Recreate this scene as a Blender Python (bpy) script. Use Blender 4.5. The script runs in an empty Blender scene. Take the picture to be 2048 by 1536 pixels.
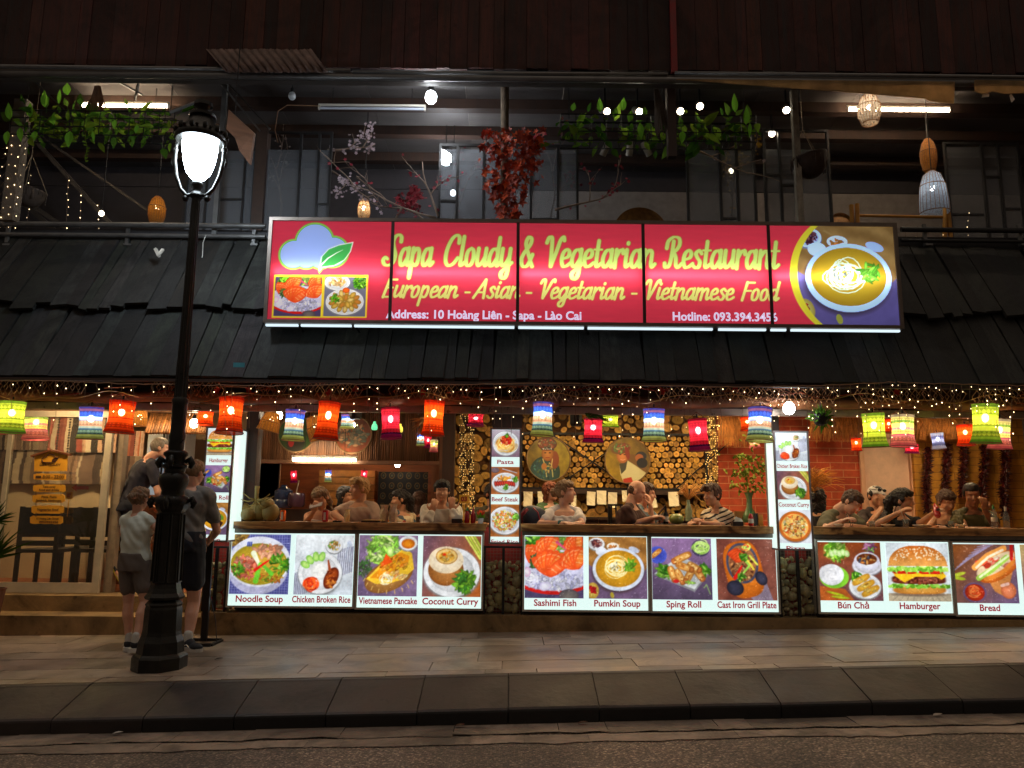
import bpy, math, random
import numpy as np
from mathutils import Vector, Matrix
random.seed(11)
RNG = np.random.default_rng(11)
S = bpy.context.scene
COL = S.collection
R = math.radians
V = Vector
# ------------------------------------------------------------------ camera, world, exposure
F, HC = 1540.0, 1.252
cam_d = bpy.data.cameras.new('camera')
cam = bpy.data.objects.new('camera', cam_d)
COL.objects.link(cam)
cam_d.sensor_width = 36.0
cam_d.lens = 36.0 * F / 2048.0
cam_d.clip_start, cam_d.clip_end = 0.05, 400.0
CAM3 = (Matrix.Rotation(R(99.2), 3, 'X') @ Matrix.Rotation(R(0.55), 3, 'Z'))
cam.matrix_world = Matrix.Translation((0, 0, HC)) @ CAM3.to_4x4()
S.camera = cam
S.render.resolution_x, S.render.resolution_y = 1024, 768
world = bpy.data.worlds.new('World')
S.world = world
world.use_nodes = True
_nt = world.node_tree
_bg = _nt.nodes['Background']
_tc = _nt.nodes.new('ShaderNodeTexCoord')
_sp = _nt.nodes.new('ShaderNodeSeparateXYZ')
_pw = _nt.nodes.new('ShaderNodeMath')
_pw.operation = 'MULTIPLY'
_ad = _nt.nodes.new('ShaderNodeMath')
_ad.operation = 'MULTIPLY_ADD'
_ad.use_clamp = True
_nt.links.new(_tc.outputs['Generated'], _sp.inputs[0])
_nt.links.new(_sp.outputs[2], _pw.inputs[0])
_nt.links.new(_sp.outputs[2], _pw.inputs[1])
_nt.links.new(_pw.outputs[0], _ad.inputs[0])
_ad.inputs[1].default_value = 0.42
_ad.inputs[2].default_value = 0.055
_nt.links.new(_ad.outputs[0], _bg.inputs['Strength'])
_bg.inputs['Color'].default_value = (1.0, 0.82, 0.66, 1)
S.view_settings.view_transform = 'Standard'
S.view_settings.look = 'None'
S.view_settings.exposure = 0.0
S.view_settings.gamma = 1.0
S.cycles.use_denoising = True
S.cycles.max_bounces = 7
S.cycles.diffuse_bounces = 4
S.cycles.glossy_bounces = 3
S.cycles.transmission_bounces = 6
S.cycles.transparent_max_bounces = 10
S.cycles.caustics_reflective = False
S.cycles.caustics_refractive = False
S.cycles.sample_clamp_indirect = 3.0
def ray(px, py):
 return CAM3 @ V(((px - 1024) / F, -(py - 768) / F, -1.0))
def P(px, py, Y):
 """the point at depth Y metres seen at photo pixel px, py"""
 d = ray(px, py)
 t = Y / d.y
 return V((d.x * t, Y, HC + d.z * t))
def rect(x0, y0, x1, y1, Y):
 mx, my = (x0 + x1) / 2, (y0 + y1) / 2
 return P(x0, my, Y).x, P(x1, my, Y).x, P(mx, y1, Y).z, P(mx, y0, Y).z   # xl, xr, zb, zt
def lin(c):
 return tuple((v / 12.92 if v <= 0.04045 else ((v + 0.055) / 1.055) ** 2.4) for v in c)
def h(r, g, b):
 return lin((r / 255, g / 255, b / 255))
# ------------------------------------------------------------------ mesh builder
ORG = {}
class MB:
 def __init__(s):
  s.v, s.f, s.c, s.m = [], [], [], []
 def add(s, vs, fs, col=None, mi=0):
  b = len(s.v)
  s.v += [tuple(v) for v in vs]
  s.f += [[b + i for i in f] for f in fs]
  s.c += [col] * len(fs)
  s.m += [mi] * len(fs)
 def bx(s, x0, x1, y0, y1, z0, z1, col=None, mi=0):
  vs = [(x, y, z) for z in (z0, z1) for y in (y0, y1) for x in (x0, x1)]
  s.add(vs, [(0, 2, 3, 1), (4, 5, 7, 6), (0, 1, 5, 4), (2, 6, 7, 3), (0, 4, 6, 2), (1, 3, 7, 5)], col, mi)
 def box(s, c, size, rot=None, col=None, mi=0):
  hx, hy, hz = size[0] / 2, size[1] / 2, size[2] / 2
  M3 = rot if rot is not None else Matrix.Identity(3)
  vs = [V(c) + M3 @ V((x, y, z)) for z in (-hz, hz) for y in (-hy, hy) for x in (-hx, hx)]
  s.add(vs, [(0, 2, 3, 1), (4, 5, 7, 6), (0, 1, 5, 4), (2, 6, 7, 3), (0, 4, 6, 2), (1, 3, 7, 5)], col, mi)
 def bar(s, p0, p1, w, d, col=None, mi=0, up=(0, 1, 0)):
  p0, p1 = V(p0), V(p1)
  z = (p1 - p0)
  L = z.length
  z.normalize()
  u = V(up)
  x = u.cross(z)
  if x.length < 1e-4:
   x = V((1, 0, 0))
  x.normalize()
  y = z.cross(x)
  s.box((p0 + p1) / 2, (w, d, L), Matrix((x, y, z)).transposed(), col, mi)
 def tube(s, pts, r, n=8, col=None, mi=0, cap=True, sx=1.0):
  pts = [V(p) for p in pts]
  k = len(pts)
  rs = r if isinstance(r, (list, tuple)) else [r] * k
  vs, fs = [], []
  for i, p in enumerate(pts):
   t = (pts[min(i + 1, k - 1)] - pts[max(i - 1, 0)])
   if t.length < 1e-7:
    t = V((0, 0, 1))
   t.normalize()
   a = V((0, 1, 0)) if abs(t.y) < 0.9 else V((1, 0, 0))
   x = a.cross(t).normalized()
   y = t.cross(x)
   for j in range(n):
    q = 2 * math.pi * j / n
    vs.append(p + x * (math.cos(q) * rs[i] * sx) + y * (math.sin(q) * rs[i]))
  for i in range(k - 1):
   for j in range(n):
    a, b2 = i * n + j, i * n + (j + 1) % n
    fs.append((a, b2, b2 + n, a + n))
  if cap:
   fs.append(tuple(range(n - 1, -1, -1)))
   fs.append(tuple(range((k - 1) * n, k * n)))
  s.add(vs, fs, col, mi)
 def cyl(s, p0, p1, r0, r1=None, n=12, col=None, mi=0, cap=True):
  s.tube([p0, p1], [r0, r0 if r1 is None else r1], n, col, mi, cap)
 def lathe(s, prof, c=(0, 0, 0), n=20, col=None, mi=0, a0=0.0, cap=True, axis=None, wave=None):
  c = V(c)
  vs, fs = [], []
  k = len(prof)
  M3 = axis if axis is not None else Matrix.Identity(3)
  for (r, z) in prof:
   for j in range(n):
    q = a0 + 2 * math.pi * j / n
    rr = r * (wave(q, z) if wave else 1.0)
    vs.append(c + M3 @ V((math.cos(q) * rr, math.sin(q) * rr, z)))
  for i in range(k - 1):
   for j in range(n):
    a, b2 = i * n + j, i * n + (j + 1) % n
    fs.append((a, b2, b2 + n, a + n))
  if cap:
   fs.append(tuple(range(n - 1, -1, -1)))
   fs.append(tuple(range((k - 1) * n, k * n)))
  s.add(vs, fs, col, mi)
 def sph(s, c, r, nu=12, nv=8, rot=None, col=None, mi=0, jit=0.0):
  if not isinstance(r, (tuple, list)):
   r = (r, r, r)
  M3 = rot if rot is not None else Matrix.Identity(3)
  c = V(c)
  vs, fs = [], []
  def j():
   return 1 + (random.uniform(-jit, jit) if jit else 0)
  vs.append(c + M3 @ V((0, 0, -r[2])))
  for i in range(1, nv):
   t = -math.pi / 2 + math.pi * i / nv
   for q in range(nu):
    a = 2 * math.pi * q / nu
    w = j()
    vs.append(c + M3 @ V((math.cos(t) * math.cos(a) * r[0] * w, math.cos(t) * math.sin(a) * r[1] * w, math.sin(t) * r[2] * w)))
  vs.append(c + M3 @ V((0, 0, r[2])))
  last = len(vs) - 1
  for q in range(nu):
   fs.append((0, 1 + (q + 1) % nu, 1 + q))
  for i in range(nv - 2):
   for q in range(nu):
    a, b2 = 1 + i * nu + q, 1 + i * nu + (q + 1) % nu
    fs.append((a, b2, b2 + nu, a + nu))
  o = 1 + (nv - 2) * nu
  for q in range(nu):
   fs.append((o + q, o + (q + 1) % nu, last))
  s.add(vs, fs, col, mi)
 def prism(s, pts, d, col=None, mi=0):
  """pts: 3D outline; extruded along vector d"""
  pts = [V(p) for p in pts]
  d = V(d)
  n = len(pts)
  s.add(pts + [p + d for p in pts],
    [tuple(range(n)), tuple(range(2 * n - 1, n - 1, -1))] + [(i, i + n, (i + 1) % n + n, (i + 1) % n) for i in range(n)], col, mi)
 def face(s, pts, col=None, mi=0):
  s.add(pts, [tuple(range(len(pts)))], col, mi)
 def leaf(s, base, tip, w, nrm, col=None, mi=0, fold=0.25, n=4, droop=0.0):
  """a pointed leaf blade folded along its midrib"""
  base, tip = V(base), V(tip)
  ax = tip - base
  L = ax.length
  ax.normalize()
  nr = V(nrm)
  sd = ax.cross(nr)
  if sd.length < 1e-4:
   sd = ax.cross(V((0.3, 0.8, 0.5)))
  sd.normalize()
  nr = sd.cross(ax)
  vs, fs = [], []
  for i in range(n + 1):
   t = i / n
   ww = w * 0.5 * math.sin(math.pi * min(1, t ** 0.75)) if 0 < i < n else 0.0008
   c = base + ax * (L * t) + nr * (-droop * L * t * t)
   vs += [c + sd * ww + nr * ww * fold, c, c - sd * ww + nr * ww * fold]
  for i in range(n):
   a = 3 * i
   fs += [(a, a + 1, a + 4, a + 3), (a + 1, a + 2, a + 5, a + 4)]
  s.add(vs, fs, col, mi)
 def build(s, name, mat, parent=None, smooth=False, org=None, auto=None):
  me = bpy.data.meshes.new(name)
  vs = np.array(s.v, dtype=np.float64).reshape(-1, 3)
  if parent is not None:
   o0 = ORG[parent.name]
  elif org is not None:
   o0 = V(org)
  else:
   o0 = V(((vs[:, 0].min() + vs[:, 0].max()) / 2, (vs[:, 1].min() + vs[:, 1].max()) / 2, vs[:, 2].min()))
  me.from_pydata([tuple(x) for x in (vs - np.array(o0))], [], s.f)
  if any(c is not None for c in s.c):
   at = me.attributes.new('Col', 'FLOAT_COLOR', 'CORNER')
   arr = []
   for f, c in zip(s.f, s.c):
    c = c if c is not None else (1, 1, 1)
    if not isinstance(c, (tuple, list)):
     c = (c, c, c)
    arr += [c[0], c[1], c[2], 1.0] * len(f)
   at.data.foreach_set('color', np.array(arr, dtype=np.float32))
  for mm in (mat if isinstance(mat, (list, tuple)) else [mat]):
   me.materials.append(mm)
  if any(s.m):
   me.polygons.foreach_set('material_index', s.m)
  if smooth:
   me.shade_smooth()
   if smooth is not True:
    me.set_sharp_from_angle(angle=R(smooth))
  me.update()
  return link(name, me, parent, o0)
def link(name, me, parent, o0):
 o = bpy.data.objects.new(name, me)
 COL.objects.link(o)
 if parent is None:
  o.location = o0
 else:
  o.parent = parent
 ORG[o.name] = V(o0)
 return o
def tag(o, label, cat, group=None, kind=None):
 if label:
  o['label'] = label
 if cat:
  o['category'] = cat
 if group:
  o['group'] = group
 if kind:
  o['kind'] = kind
 return o
def thing(name, label, cat, loc, group=None):
 o = bpy.data.objects.new(name, None)
 COL.objects.link(o)
 o.empty_display_size = 0.05
 o.location = V(loc)
 ORG[o.name] = V(loc)
 return tag(o, label, cat, group)
def dup(root, loc, label=None, rotz=0.0, scale=None, parent=None):
 r = root.copy()
 COL.objects.link(r)
 ORG[r.name] = V(loc)
 if parent is None:
  r.location = loc
  r.rotation_euler = (0, 0, rotz)
  if scale is not None:
   r.scale = (scale, scale, scale) if not isinstance(scale, (tuple, list)) else scale
  if label:
   r['label'] = label
 else:
  r.parent = parent
 for ch in [o for o in COL.objects if o.parent == root]:
  dup(ch, loc, parent=r)
 return r
# ------------------------------------------------------------------ materials
def _n(nt, t, **kw):
 n = nt.nodes.new(t)
 for k, v in kw.items():
  setattr(n, k, v)
 return n
def mat_base(name):
 m = bpy.data.materials.new(name)
 m.use_nodes = True
 return m, m.node_tree, m.node_tree.nodes['Principled BSDF']
def mixc(nt, fac, a, b, mode='MIX'):
 n = _n(nt, 'ShaderNodeMix', data_type='RGBA', blend_type=mode)
 for sock, val in ((n.inputs[0], fac), (n.inputs[6], a), (n.inputs[7], b)):
  if isinstance(val, (int, float)):
   sock.default_value = val if sock.type == 'VALUE' else (val, val, val, 1)
  elif isinstance(val, (tuple, list)):
   sock.default_value = (*val[:3], 1)
  else:
   nt.links.new(val, sock)
 return n.outputs[2]
def mth(nt, op, a, b=None, c=None):
 n = _n(nt, 'ShaderNodeMath', operation=op)
 for i, v in enumerate((a, b, c)):
  if v is None:
   continue
  if isinstance(v, (int, float)):
   n.inputs[i].default_value = v
  else:
   nt.links.new(v, n.inputs[i])
 return n.outputs[0]
def ramp(nt, fac, stops, interp='LINEAR'):
 n = _n(nt, 'ShaderNodeValToRGB')
 n.color_ramp.interpolation = interp
 e = n.color_ramp.elements
 e[0].position, e[0].color = stops[0][0], (*stops[0][1], 1)
 e[1].position, e[1].color = stops[-1][0], (*stops[-1][1], 1)
 for p, c in stops[1:-1]:
  k = e.new(p)
  k.color = (*c, 1)
 nt.links.new(fac, n.inputs[0])
 return n.outputs[0]
def coords(nt, kind='Object', scale=(1, 1, 1), rot=(0, 0, 0)):
 tc = _n(nt, 'ShaderNodeTexCoord')
 mp = _n(nt, 'ShaderNodeMapping')
 mp.inputs['Scale'].default_value = scale
 mp.inputs['Rotation'].default_value = rot
 nt.links.new(tc.outputs[kind], mp.inputs[0])
 return mp.outputs[0]
def noise(nt, vec, scale, detail=4, rough=0.55, dist=0.0):
 n = _n(nt, 'ShaderNodeTexNoise')
 n.inputs['Scale'].default_value = scale
 n.inputs['Detail'].default_value = detail
 n.inputs['Roughness'].default_value = rough
 n.inputs['Distortion'].default_value = dist
 nt.links.new(vec, n.inputs['Vector'])
 return n.outputs[0]
def bump(nt, b, height, strength, dist=0.02):
 n = _n(nt, 'ShaderNodeBump')
 n.inputs['Strength'].default_value = strength
 n.inputs['Distance'].default_value = dist
 nt.links.new(height, n.inputs['Height'])
 nt.links.new(n.outputs[0], b.inputs['Normal'])
MATS = {}
def M(name, col, rough=0.7, metal=0.0, var=0.25, scale=9.0, bmp=0.15, stretch=(1, 1, 1), vc=False,
  emit=0.0, ecol=None, spec=0.5, alpha=1.0, sheen=0.0, coat=0.0, dark=None, stain=None):
 """a general surface: noisy colour, noisy roughness and a fine bump"""
 if name in MATS:
  return MATS[name]
 m, nt, b = mat_base(name)
 vec = coords(nt, 'Object', stretch)
 nz = noise(nt, vec, scale, 6, 0.62, 0.3)
 lo = tuple(c * (1 - var) for c in col) if dark is None else dark
 hi = tuple(min(1, c * (1 + var)) for c in col)
 c = ramp(nt, nz, [(0.32, lo), (0.5, col), (0.7, hi)])
 if stain:
  s1 = noise(nt, coords(nt, 'Object'), stain[0], 7, .68, 1.2)
  s2 = noise(nt, coords(nt, 'Object'), stain[0] * 7, 5, .7, .5)
  k = 1 - stain[1]
  c = mixc(nt, 1.0, c, ramp(nt, s1, [(.36, (k, k * .97, k * .93)), (.52, (1, 1, 1)), (.68, (1.12, 1.1, 1.05))]), 'MULTIPLY')
  c = mixc(nt, 1.0, c, ramp(nt, s2, [(.30, (k, k, k)), (.40, (1, 1, 1))]), 'MULTIPLY')
 if vc:
  at = _n(nt, 'ShaderNodeAttribute', attribute_name='Col')
  c = mixc(nt, 1.0, c, at.outputs['Color'], 'MULTIPLY')
 nt.links.new(c, b.inputs['Base Color'])
 rr = ramp(nt, nz, [(0.3, (max(0.03, rough - 0.12),) * 3), (0.7, (min(1, rough + 0.12),) * 3)])
 nt.links.new(rr, b.inputs['Roughness'])
 b.inputs['Metallic'].default_value = metal
 b.inputs['Specular IOR Level'].default_value = spec
 if coat:
  b.inputs['Coat Weight'].default_value = coat
 if sheen:
  b.inputs['Sheen Weight'].default_value = sheen
 if bmp:
  bump(nt, b, noise(nt, vec, scale * 6, 5, 0.6), bmp, 0.01)
 if emit:
  b.inputs['Emission Strength'].default_value = emit
  if vc and ecol is None:
   nt.links.new(c, b.inputs['Emission Color'])
  else:
   b.inputs['Emission Color'].default_value = (*(ecol or col), 1)
 MATS[name] = m
 return m
def glow(name, col, strength):
 """something that gives off light"""
 if name in MATS:
  return MATS[name]
 m, nt, b = mat_base(name)
 b.inputs['Base Color'].default_value = (*[min(0.8, c) for c in col], 1)
 b.inputs['Emission Color'].default_value = (*col, 1)
 b.inputs['Emission Strength'].default_value = strength
 b.inputs['Roughness'].default_value = 0.4
 MATS[name] = m
 return m
def glass(name, col=(0.9, 0.95, 0.95), rough=0.02, refl=0.10, haze=0.06, hcol=(0.5, 0.55, 0.6)):
 """thin clear pane with fresnel reflection and a little dust"""
 if name in MATS:
  return MATS[name]
 m = bpy.data.materials.new(name)
 m.use_nodes = True
 nt = m.node_tree
 nt.nodes.clear()
 out = _n(nt, 'ShaderNodeOutputMaterial')
 tr = _n(nt, 'ShaderNodeBsdfTransparent')
 tr.inputs[0].default_value = (*col, 1)
 gl = _n(nt, 'ShaderNodeBsdfGlossy')
 gl.inputs['Roughness'].default_value = rough
 df = _n(nt, 'ShaderNodeBsdfDiffuse')
 df.inputs[0].default_value = (*hcol, 1)
 tl = _n(nt, 'ShaderNodeBsdfTranslucent')
 tl.inputs[0].default_value = (*hcol, 1)
 ad = _n(nt, 'ShaderNodeMixShader')
 ad.inputs[0].default_value = 0.5
 nt.links.new(df.outputs[0], ad.inputs[1])
 nt.links.new(tl.outputs[0], ad.inputs[2])
 vec = coords(nt, 'Object')
 nz = noise(nt, vec, 0.9, 2, 0.5, 0.2)
 fac = mth(nt, 'MULTIPLY', mth(nt, 'MULTIPLY_ADD', nz, 1.0, 0.5), haze)
 lw = _n(nt, 'ShaderNodeLayerWeight')
 lw.inputs[0].default_value = 0.17
 rf = mth(nt, 'ADD', mth(nt, 'MULTIPLY', lw.outputs['Fresnel'], 0.8), refl * 0.3)
 m1 = _n(nt, 'ShaderNodeMixShader')
 nt.links.new(rf, m1.inputs[0])
 nt.links.new(tr.outputs[0], m1.inputs[1])
 nt.links.new(gl.outputs[0], m1.inputs[2])
 m2 = _n(nt, 'ShaderNodeMixShader')
 nt.links.new(fac, m2.inputs[0])
 nt.links.new(m1.outputs[0], m2.inputs[1])
 nt.links.new(ad.outputs[0], m2.inputs[2])
 nt.links.new(m2.outputs[0], out.inputs[0])
 MATS[name] = m
 return m
def shade_mat(name, col=None, emit=0.25, trans=0.8, bands=None, vc=False, weave=60.0, motif=None, see=0.0):
 """lamp cloth, printed film or woven cane: lets the light of the lamp behind it through.
 bands = [(height 0..1, colour)] woven stripes; motif = number of motifs round the shade"""
 if name in MATS:
  return MATS[name]
 m = bpy.data.materials.new(name)
 m.use_nodes = True
 nt = m.node_tree
 nt.nodes.clear()
 out = _n(nt, 'ShaderNodeOutputMaterial')
 if vc:
  c = _n(nt, 'ShaderNodeAttribute', attribute_name='Col').outputs['Color']
  if col:
   c = mixc(nt, 1.0, c, col, 'MULTIPLY')
 elif bands:
  tc = _n(nt, 'ShaderNodeTexCoord')
  sp = _n(nt, 'ShaderNodeSeparateXYZ')
  nt.links.new(tc.outputs['Generated'], sp.inputs[0])
  ang = mth(nt, 'ARCTAN2', mth(nt, 'SUBTRACT', sp.outputs[1], 0.5), mth(nt, 'SUBTRACT', sp.outputs[0], 0.5))
  c = ramp(nt, sp.outputs[2], bands, 'CONSTANT')
  if motif:
   tri = mth(nt, 'PINGPONG', mth(nt, 'ADD', mth(nt, 'MULTIPLY', ang, motif / 6.2832), 10), 0.5)
   row = mth(nt, 'PINGPONG', mth(nt, 'MULTIPLY', sp.outputs[2], 7.0), 0.5)
   mk = mth(nt, 'GREATER_THAN', tri, row)
   rowb = mth(nt, 'FRACT', mth(nt, 'MULTIPLY', sp.outputs[2], 3.5))
   sel = mth(nt, 'GREATER_THAN', rowb, 0.5)
   c = mixc(nt, mth(nt, 'MULTIPLY', mth(nt, 'MULTIPLY', mk, sel), 0.5), c, mixc(nt, 1.0, c, (0.25, 0.22, 0.2), 'MULTIPLY'))
   ln = mth(nt, 'LESS_THAN', mth(nt, 'FRACT', mth(nt, 'MULTIPLY', sp.outputs[2], 14.0)), 0.16)
   c = mixc(nt, mth(nt, 'MULTIPLY', ln, 0.35), c, mixc(nt, 1.0, c, (0.15, 0.12, 0.12), 'MULTIPLY'))
 else:
  vec = coords(nt, 'Object')
  nz = noise(nt, vec, weave, 3)
  c = ramp(nt, nz, [(0.3, tuple(x * 0.6 for x in col)), (0.7, col)])
 if bands:      # each cloth faded and creased in its own way
  oi = _n(nt, 'ShaderNodeObjectInfo')
  cr = noise(nt, coords(nt, 'Object', (1, 1, .35)), 22, 4, .6, 1.0)
  k = mth(nt, 'MULTIPLY', mth(nt, 'MULTIPLY_ADD', oi.outputs['Random'], .45, .68), mth(nt, 'MULTIPLY_ADD', cr, .8, .6))
  kc = _n(nt, 'ShaderNodeCombineColor')
  for i in range(3):
   nt.links.new(k, kc.inputs[i])
  c = mixc(nt, 1.0, c, kc.outputs[0], 'MULTIPLY')
 tl = _n(nt, 'ShaderNodeBsdfTranslucent')
 df = _n(nt, 'ShaderNodeBsdfDiffuse')
 em = _n(nt, 'ShaderNodeEmission')
 em.inputs[1].default_value = emit
 for n in (tl, df, em):
  nt.links.new(c, n.inputs[0])
 mx = _n(nt, 'ShaderNodeMixShader')
 mx.inputs[0].default_value = trans
 nt.links.new(df.outputs[0], mx.inputs[1])
 nt.links.new(tl.outputs[0], mx.inputs[2])
 ad = _n(nt, 'ShaderNodeAddShader')
 nt.links.new(mx.outputs[0], ad.inputs[0])
 nt.links.new(em.outputs[0], ad.inputs[1])
 res = ad.outputs[0]
 if see:
  tp = _n(nt, 'ShaderNodeBsdfTransparent')
  nt.links.new(mixc(nt, .55, c, (1, 1, 1)), tp.inputs[0])
  m3 = _n(nt, 'ShaderNodeMixShader')
  m3.inputs[0].default_value = see
  nt.links.new(res, m3.inputs[1])
  nt.links.new(tp.outputs[0], m3.inputs[2])
  res = m3.outputs[0]
 nt.links.new(res, out.inputs[0])
 MATS[name] = m
 return m
# ------------------------------------------------------------------ lettering
def letters(body, size, w_fit=None, bold=0.0, shear=0.0, thick=0.0, spacing=1.0):
 """triangulated text as (verts Nx2 centred on x, faces); baseline at y=0"""
 cu = bpy.data.curves.new('lettering', 'FONT')
 cu.body = body
 cu.size = size
 cu.offset = bold
 cu.shear = shear
 cu.space_character = spacing
 cu.align_x = 'CENTER'
 cu.resolution_u = 3
 o = bpy.data.objects.new('lettering', cu)
 COL.objects.link(o)
 dg = bpy.context.evaluated_depsgraph_get()
 me = bpy.data.meshes.new_from_object(o.evaluated_get(dg))
 vs = np.array([v.co[:2] for v in me.vertices]) if len(me.vertices) else np.zeros((0, 2))
 fs = [list(p.vertices) for p in me.polygons]
 bpy.data.objects.remove(o)
 bpy.data.curves.remove(cu)
 bpy.data.meshes.remove(me)
 if w_fit and len(vs):
  w = vs[:, 0].max() - vs[:, 0].min()
  vs[:, 0] -= (vs[:, 0].max() + vs[:, 0].min()) / 2
  vs[:, 0] *= w_fit / w
 return vs, fs
def text_on(mb, body, cx, y, zbase, size, w_fit=None, bold=0.0, shear=0.0, col=None, mi=0, rot=0.0):
 """flat lettering facing the street (-Y) at depth y"""
 vs, fs = letters(body, size, w_fit, bold, shear)
 ca, sa = math.cos(rot), math.sin(rot)
 mb.add([(cx + a * ca - b * sa, y, zbase + a * sa + b * ca) for a, b in vs], fs, col, mi)
# ------------------------------------------------------------------ printed pictures, drawn in code
class Pic:
 """a printed picture: colours computed on a grid, later carried by a mesh of that many points"""
 def __init__(s, nx, ny, asp=1.0, seed=1):
  s.nx, s.ny, s.asp = nx, ny, asp
  s.X, s.Y = np.meshgrid((np.arange(nx) + 0.5) / nx, (np.arange(ny) + 0.5) / ny)
  s.a = np.ones((ny, nx, 3)) * 0.9
  s.r = np.random.default_rng(seed)
 def mix(s, mask, c):
  c = np.array(c) if not (isinstance(c, np.ndarray) and c.ndim == 3) else c
  s.a = s.a * (1 - mask[..., None]) + c * mask[..., None]
 def fill(s, c, c2=None, ang=90):
  if c2 is None:
   s.a[:] = c
   return
  t = s.X * math.cos(R(ang)) + s.Y * math.sin(R(ang))
  t = np.clip((t - t.min()) / (t.max() - t.min()), 0, 1)[..., None]
  s.a[:] = np.array(c) * (1 - t) + np.array(c2) * t
 def noise(s, f, oct=3):
  out = np.zeros_like(s.X)
  amp, tot = 1.0, 0
  for o in range(oct):
   n = max(2, int(f * 2 ** o))
   g = s.r.random((n + 2, n + 2))
   x, y = s.X * n, s.Y * n
   i, j = x.astype(int), y.astype(int)
   u, v = x - i, y - j
   u, v = u * u * (3 - 2 * u), v * v * (3 - 2 * v)
   out += amp * ((g[j, i] * (1 - u) + g[j, i + 1] * u) * (1 - v) + (g[j + 1, i] * (1 - u) + g[j + 1, i + 1] * u) * v)
   tot += amp
   amp *= 0.55
  return out / tot
 def mott(s, k=0.3, f=8):
  s.a *= (1 - k / 2 + k * s.noise(f))[..., None]
 def local(s, cx, cy, rot):
  dx, dy = (s.X - cx) * s.asp, s.Y - cy
  c, q = math.cos(R(rot)), math.sin(R(rot))
  return dx * c + dy * q, -dx * q + dy * c
 def ell(s, cx, cy, rx, ry, c, rot=0, soft=None, edge=None, pw=2.0):
  x, y = s.local(cx, cy, rot)
  d = (np.abs(x / rx) ** pw + np.abs(y / ry) ** pw) ** (1 / pw)
  sf = soft if soft is not None else 0.8 / s.ny / min(rx, ry)
  m = np.clip((1 - d) / sf + 0.5, 0, 1)
  if edge is not None:
   t = np.clip(d, 0, 1)[..., None] ** 2
   s.mix(m, np.array(c) * (1 - t) + np.array(edge) * t)
  else:
   s.mix(m, c)
  return m
 def poly(s, pts, c, soft=True):
  m = np.zeros_like(s.X)
  for ox in ((0.25, -0.25) if soft else (0,)):
   for oy in ((0.25, -0.25) if soft else (0,)):
    X, Y = s.X + ox / s.nx, s.Y + oy / s.ny
    ins = np.zeros(X.shape, bool)
    n = len(pts)
    for i in range(n):
     x1, y1 = pts[i]
     x2, y2 = pts[(i + 1) % n]
     if y1 == y2:
      continue
     ins ^= ((y1 > Y) != (y2 > Y)) & (X < (x2 - x1) * (Y - y1) / (y2 - y1) + x1)
    m += ins
  m /= 4 if soft else 1
  s.mix(m, c)
  return m
 def line(s, pts, w, c, w2=None):
  best = np.full(s.X.shape, -9.0)
  n = len(pts) - 1
  for i in range(n):
   ax, ay = pts[i][0] * s.asp, pts[i][1]
   bx, by = pts[i + 1][0] * s.asp, pts[i + 1][1]
   dx, dy = bx - ax, by - ay
   L2 = dx * dx + dy * dy + 1e-12
   t = np.clip(((s.X * s.asp - ax) * dx + (s.Y - ay) * dy) / L2, 0, 1)
   d = np.hypot(s.X * s.asp - ax - t * dx, s.Y - ay - t * dy)
   ww = w if w2 is None else w + (w2 - w) * (i + t) / n
   best = np.maximum(best, (ww / 2 - d) * s.ny + 0.5)
  m = np.clip(best, 0, 1)
  s.mix(m, c)
  return m
 def speck(s, cx, cy, rx, ry, n, r, cols, rot=None, el=1.6, rr=0.95):
  for _ in range(n):
   a, q = s.r.random() * 6.283, math.sqrt(s.r.random()) * rr
   k = r * (0.6 + 0.8 * s.r.random())
   c = np.array(cols[s.r.integers(len(cols))]) * (0.8 + 0.4 * s.r.random())
   s.ell(cx + math.cos(a) * q * rx / s.asp, cy + math.sin(a) * q * ry, k * el, k / el * 1.2, np.clip(c, 0, 1), rot if rot is not None else s.r.random() * 180, edge=np.clip(c * 0.72, 0, 1))
 def frond(s, cx, cy, r, n, cols, w=0.03):
  """leafy greens"""
  for _ in range(n):
   a = s.r.random() * 6.283
   q = math.sqrt(s.r.random()) * r * 0.8
   c = np.array(cols[s.r.integers(len(cols))]) * (0.75 + 0.5 * s.r.random())
   s.ell(cx + math.cos(a) * q / s.asp, cy + math.sin(a) * q, w * (1 + s.r.random()), w * 0.45, np.clip(c, 0, 1), s.r.random() * 180, edge=np.clip(c * 0.6, 0, 1))
 def swirl(s, cx, cy, r, n, w, cols):
  """noodles and strands"""
  for _ in range(n):
   a0 = s.r.random() * 6.283
   q = r * (0.15 + 0.8 * s.r.random())
   k = 0.6 + 1.6 * s.r.random()
   ox, oy = (s.r.random() - 0.5) * r * 0.5, (s.r.random() - 0.5) * r * 0.5
   pts = [(cx + (ox + math.cos(a0 + k * t / 6) * q) / s.asp, cy + oy + math.sin(a0 + k * t / 6) * q * 0.8) for t in range(7)]
   c = np.array(cols[s.r.integers(len(cols))]) * (0.85 + 0.3 * s.r.random())
   s.line(pts, w, np.clip(c, 0, 1))
 def wood(s, c1, c2, f=6, ang=0):
  t = s.Y * math.cos(R(ang)) + s.X * math.sin(R(ang))
  g = 0.5 + 0.5 * np.sin(t * f * 6.28 + 3 * s.noise(5)) * 0.6 + 0.4 * (s.noise(14) - 0.5)
  g = np.clip(g, 0, 1)[..., None]
  s.a[:] = np.array(c1) * (1 - g) + np.array(c2) * g
W_ = (0.93, 0.94, 0.95)
GR = [(0.45, 0.75, 0.15), (0.3, 0.6, 0.12), (0.6, 0.85, 0.3), (0.2, 0.45, 0.1)]
RD = [(0.85, 0.2, 0.1), (0.75, 0.12, 0.1), (0.95, 0.35, 0.15)]
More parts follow.
